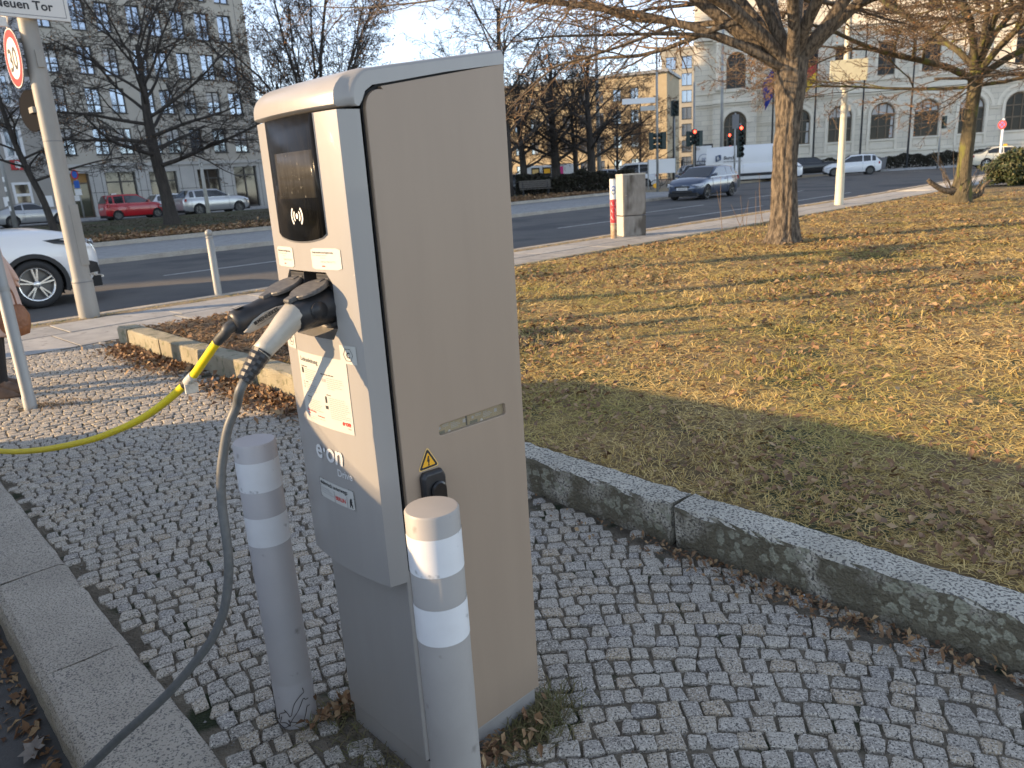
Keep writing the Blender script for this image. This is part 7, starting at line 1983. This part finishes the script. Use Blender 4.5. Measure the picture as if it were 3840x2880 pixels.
bl = random.Random(8); o = [(-2.58 + .25 * (1 + .3 * bl.uniform(-1, 1)) * math.cos(a), -.365, 3.80 + .24 * (1 + .3 * bl.uniform(-1, 1)) * math.sin(a)) for a in np.linspace(0, 6.28, 15)[:-1]]
mb.add(o, [tuple(range(14))], 1); mb.build("banner", [m_signred, m_signwhite], lh, fix=False)
for x0, x1, z0, z1 in ((-3.85, -3.4, 1.0, 1.75), (-3.75, -3.5, .35, .85), (-1.75, -.95, .95, 1.7)):
    mb = MB(); mb.box(x0, x1, -.34, -.31, z0, z1); mb.build("wall_notice", m_signwhite, lh)
mb = MB(); mb.box(-20.1, 0, -.7, 12, 24, 24.3); mb.build("roof", m_roof, lh)
# the row goes on beyond the left edge and keeps the low sun off the street
rw = empty("terrace_house", (*An(-3.2, 60), GZ), H45, "long pale terrace continuing the row beyond the left edge", "building")
rc = [(-2.6 - 3.0 * i, -1.4 - 3.0 * i) for i in range(18)]
rr_ = [(.9, 2.7), (4.6, 6.4), (8, 9.8), (11.4, 13.2), (14.8, 16.6), (18.2, 20)]
mb = MB(); mb.plate(rect(-57, -.05, -.2, 26), [rect(a, b, z0, z1) for a, b in rc for z0, z1 in rr_], .3, wallfn(0)); mb.box(-57, -.05, .32, 12, -.3, 26); mb.build("wall", m_lavlow, rw, fix=False)
k = casement(1.2, 1.8, False)
for a, b in rc:
    for z0, z1 in rr_: w_ = link("window", k[0], rw, (a, 0, z0)); link("pane", k[1], w_)
mb = MB(); mb.box(-57.2, 0, -.5, 12, 26, 26.4); mb.build("roof", m_roof, rw)
# pale concrete building between the trees and the museum
cb = empty("concrete_building", (37.5, 160.0, .2), R(-12), "pale concrete framed building glimpsed left of the museum", "building")
cc = [(-2.9, -.9), (.2, 2.2), (3.2, 5.2)]
cr2 = [(z, z + 2.3) for z in (1.2, 4.4, 7.6, 10.8, 14.0, 17.2, 20.4)]
mb = MB(); mb.plate(rect(-3.8, 6.0, -.3, 24), [rect(a, b, z0, z1) for a, b in cc for z0, z1 in cr2], .5, wallfn(0)); mb.box(-3.8, 6, .52, 12, -.3, 24); mb.build("wall", m_concrete, cb, fix=False)
k = casement(2.0, 2.3, False)
for a, b in cc:
    for z0, z1 in cr2: w_ = link("window", k[0], cb, (a, 0, z0)); link("pane", k[1], w_)
mb = MB(); mb.box(-4, 6.2, -.2, 12, 24, 24.4); mb.build("roof", m_concrete, cb)
# ochre buildings behind the square
for i, (x, y, rz, w, h, lab) in enumerate(((13.0, 118, R(-22), 25.0, 14.5, "long ochre building in the sun behind the square"), (-5.0, 130, R(-18), 18.0, 15.0, "ochre building in the sun at the back left of the square"))):
    ob = empty("ochre_building", (x, y, .2), rz, lab, "building", "ochre buildings behind the square")
    xs2 = [-w / 2 + 1.5 + 2.6 * k for k in range(int((w - 2) / 2.6))]; zr_ = [(1.2, 3.0), (4.6, 6.4), (8.0, 9.8), (11.2, 12.8)]
    mb = MB(); mb.plate(rect(-w / 2, w / 2, -.3, h), [rect(a, a + 1.2, z0, z1) for a in xs2 for z0, z1 in zr_], .3, wallfn(0)); mb.box(-w / 2, w / 2, .32, 11, -.3, h); mb.build("wall", m_yel, ob, fix=False)
    for z0, z1 in zr_:
        kk = ('o', round(z1 - z0, 2))
        if kk not in cache: cache[kk] = casement(1.2, z1 - z0, False)
        for a in xs2: w_ = link("window", cache[kk][0], ob, (a, 0, z0)); link("pane", cache[kk][1], w_)
    mb = MB(); mb.box(-w / 2 - .3, w / 2 + .3, -.4, 11.3, h, h + .4); mb.build("roof", m_roof, ob)
# iron railings along the far edge of the square
fe = empty("iron_fence", (-1.0, 64.5, G(0, 64)), R(-4), "black iron railings along the far edge of the square", "fence")
for i in range(12): mb = MB(); mb.box(i * 2 - .06, i * 2 + .06, -.06, .06, 0, 1.75); mb.build("post", m_iron, fe)
for z in (.25, 1.5): mb = MB(); mb.box(0, 22, -.02, .02, z, z + .05); mb.build("rail", m_iron, fe)
mb = MB()
for i in range(150): mb.box(i * .146, i * .146 + .03, -.015, .015, .1, 1.65)
mb.build("bars", m_iron, fe, fix=False)["kind"] = "stuff"
sq = sheet("square_ground", lin(37, 66, 20), lin(26, 56, 20), .02, m_sandy, skirt=.2)
